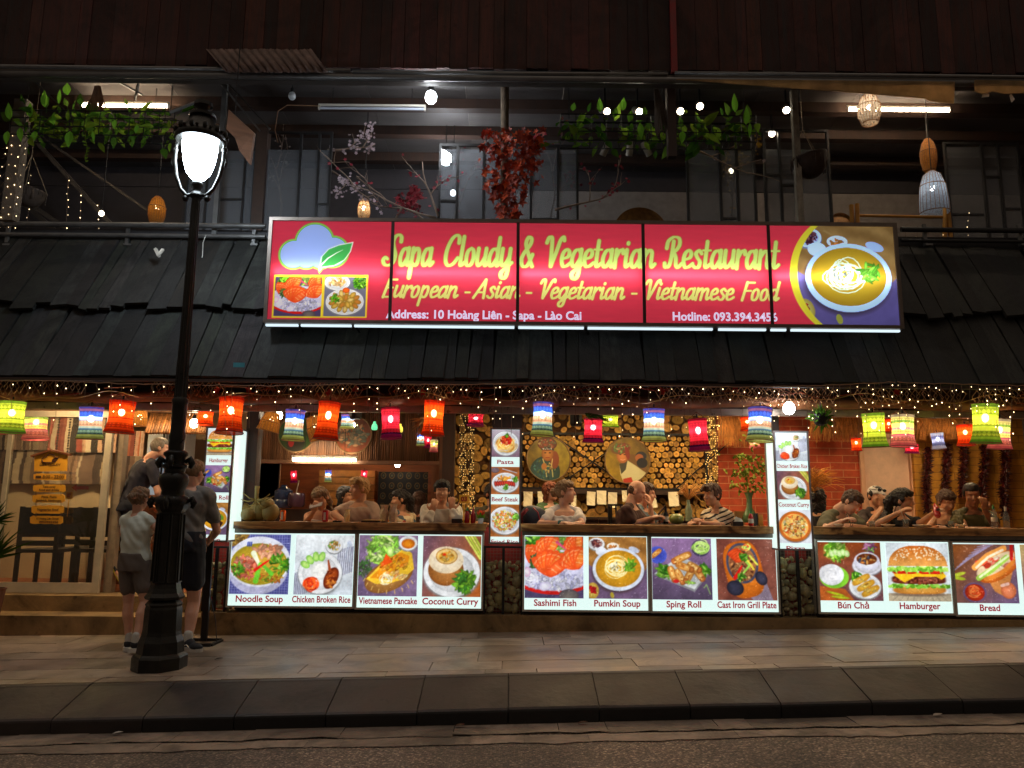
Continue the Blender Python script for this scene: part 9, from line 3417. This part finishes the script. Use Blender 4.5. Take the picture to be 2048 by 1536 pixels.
_, q = person('person with a shaven head and dark beard in a brown T-shirt, looking at a phone', (1274, 983), 9.15, 72, pitch=24, tyaw=66, k=1.08, sh=(-.055, 0), hip=(-.10, 0),
    arms=((-1, (1268, 1049, 8.98), (1303, 1036, 8.92), .8, (.8, -.1, .25)), (1, (1290, 1046, 9.25), (1306, 1036, 9.0), .8, (.8, -.1, .25))), hair=('bald', H_BROWN), top=cloth('dark_brown_tee', h(74, 48, 42)), beard=H_BROWN, sk=SK_L, group=G_IN)
mb = MB()
c = P(1322, 1022, 8.94)
mb.box(c, (.012, .075, .15), Matrix.Rotation(.7, 3, 'Y'))
tag(mb.build('phone', M('phone_dark', h(30, 28, 32), .2)), 'dark phone held by the bald man in brown', 'phone')
person('person with a grey beard in a blue-grey T-shirt, chin on a hand', (1293, 987), 9.6, 76, pitch=8, tyaw=62, k=1.1, sh=(-.04, 0), hip=(-.08, 0),
  arms=((-1, (1303, 1046, 9.5), (1301, 1012, 9.45), .7, (-.1, 0, 1)), (1, (1320, 1048, 9.7), (1330, 1044, 9.5), .4)), hair=('short', H_BROWN), top=cloth('blue_grey_tee', h(108, 128, 136)), beard=H_GREY, sk=SK_L, group=G_IN)
person('person with short brown hair in a striped T-shirt, arms folded, looking left', (1424, 990), 9.0, -58, pitch=4, tyaw=-50, female=True, k=1.12, sh=(.035, 0), hip=(.12, 0),
  arms=((-1, (1436, 1050, 8.74), (1400, 1046, 8.66), .4), (1, (1398, 1046, 9.05), (1396, 1040, 8.75), .4)), hair=('mop', H_BROWN), top=striped('breton_stripes', h(214, 196, 168), h(40, 34, 34), .046, (0, R(24), 0)), sk=SK_M, group=G_IN)
# --- right bay
person('person with dark hair in black, mostly hidden behind the pizza sign', (1634, 996), 9.6, 150, tyaw=150, female=True, k=1.1, hair=('long', H_DARK), top=cloth('black_top', h(34, 30, 32)), sk=SK_M, group=G_IN)
_, q = person('person in a grey-green T-shirt bending low over the food with chopsticks', (1703, 1004), 8.74, 40, pitch=42, roll=-6, tyaw=25, k=1.12, sh=(-.09, .10), hip=(-.14, .12), neck=.72,
    arms=((-1, (1652, 1058, 8.58), (1684, 1043, 8.40), .9), (1, (1730, 1058, 8.8), (1700, 1052, 8.5), .5)), hair=('short', H_BROWN), top=cloth('grey_green_tee', h(112, 108, 86)), sk=SK_L, group=G_IN)
for dx, lab in ((0, 'dark chopstick nearer the face of the man bending over'), (5, 'dark chopstick nearer the street in the hand of the man bending over')):
 mb = MB()
 mb.cyl(P(1693 + dx, 1028, 8.45), P(1703 + dx * .6, 1054, 8.33), .0045, .003, 6)
 tag(mb.build('chopstick', M('dark_stick', h(40, 24, 18), .4)), lab, 'chopstick', 'pair of chopsticks')
person('person in a white cap with sunglasses on it, resting the cheek on a hand', (1752, 993), 9.35, 10, pitch=4, roll=-6, tyaw=12, k=1.05,
  arms=((1, (1739, 1050, 8.9), (1763, 1016, 9.16), .25, (.1, 0, 1)), (-1, (1722, 1060, 9.1), (1742, 1060, 8.9), .4)), hair=('buzz', H_DARK), top=cloth('dark_print_top', h(70, 60, 60), var=.4), extra={'cap': 1, 'shades': 'up'}, sk=SK_M, group=G_IN)
_, q = person('person in a black T-shirt with long black hair eating while reaching out a red bottle', (1806, 1001), 8.80, 48, pitch=4, roll=5, tyaw=22, female=True, k=1.14, sh=(-.02, .03),
    arms=((-1, (1752, 1050, 8.58), (1796, 1026, 8.48), .5), (1, (1843, 1046, 8.66), (1864, 1028, 8.52), .8)), hair=('back', H_DARK), top=cloth('black_tee', h(26, 24, 28)), sk=SK_M, group=G_IN)
mb = MB()
c = P(1873, 1021, 8.44)
t = thing('sauce_bottle', 'red squeeze bottle held out before a face at the right counter', 'bottle', c, 'sauce bottles')
M3 = Matrix.Rotation(R(-38), 3, 'X') @ Matrix.Rotation(R(10), 3, 'Y') @ Matrix.Rotation(R(180), 3, 'X')
mb.lathe([(.026, .08), (.032, .07), (.033, .0), (.031, -.04), (.02, -.06)], c, 16, axis=M3)
mb.build('body', m_ket, t, smooth=45)
mb = MB()
mb.lathe([(.021, -.061), (.019, -.075), (.008, -.088), (.004, -.11)], c, 12, axis=M3)
mb.build('cap', m_ket, t, smooth=45)
mb = MB()
mb.sph(c + V((0, -.036, .0)), (.024, .008, .026), 12, 8)
mb.build('label', M('dark_label', h(70, 64, 70), .5), t, smooth=True)
person('person in a black tank top, face half hidden by the red bottle', (1893, 1003), 8.96, 2, pitch=22, tyaw=-6, female=True, k=1.1,
  arms=((1, (1931, 1060, 8.75), (1896, 1060, 8.5), .4), (-1, (1852, 1060, 8.75), (1876, 1054, 8.46), .7)), hair=('bun', H_BROWN), top=cloth('black_tank', h(28, 24, 26)), tank=True, collar=.84, sk=SK_M, group=G_IN)
person('person with cropped black hair in an olive T-shirt, hand raised by the cheek', (1944, 990), 8.98, -22, pitch=10, roll=4, tyaw=6, k=1.16, sh=(.0, .03),
  arms=((1, (1992, 1052, 8.78), (1970, 1022, 8.70), .8, (-.1, -.2, 1)), (-1, (1910, 1062, 8.7), (1996, 1059, 8.46), .6)), hair=('buzz', H_DARK), top=cloth('olive_tee', h(88, 80, 46)), beard=H_BROWN, sk=SK_T, group=G_IN)
for lab, x0, x1, z in (('plain dark bench behind the kitchen counter', 590, 960, .62), ('plain dark bench behind the log-bay counter', 1080, 1460, .62), ('plain dark bench behind the right counter', 1640, 2060, .58)):
 a, b, _, _ = rect(x0, 1045, x1, 1050, 9.0)
 t = thing('bench', lab, 'bench', ((a + b) / 2, 9.0, .273), 'benches behind the counters')
 mb = MB()
 mb.bx(a, b, 8.85, 9.3, z - .06, z)
 mb.build('seat', m_dark, t)
 for x in (a + .05, (a + b) / 2, b - .1):
  mb = MB()
  mb.bx(x, x + .06, 9.0, 9.1, .273, z - .0605)
  mb.build('leg', m_dark, t)
bpy.data.scenes.remove(TMP)
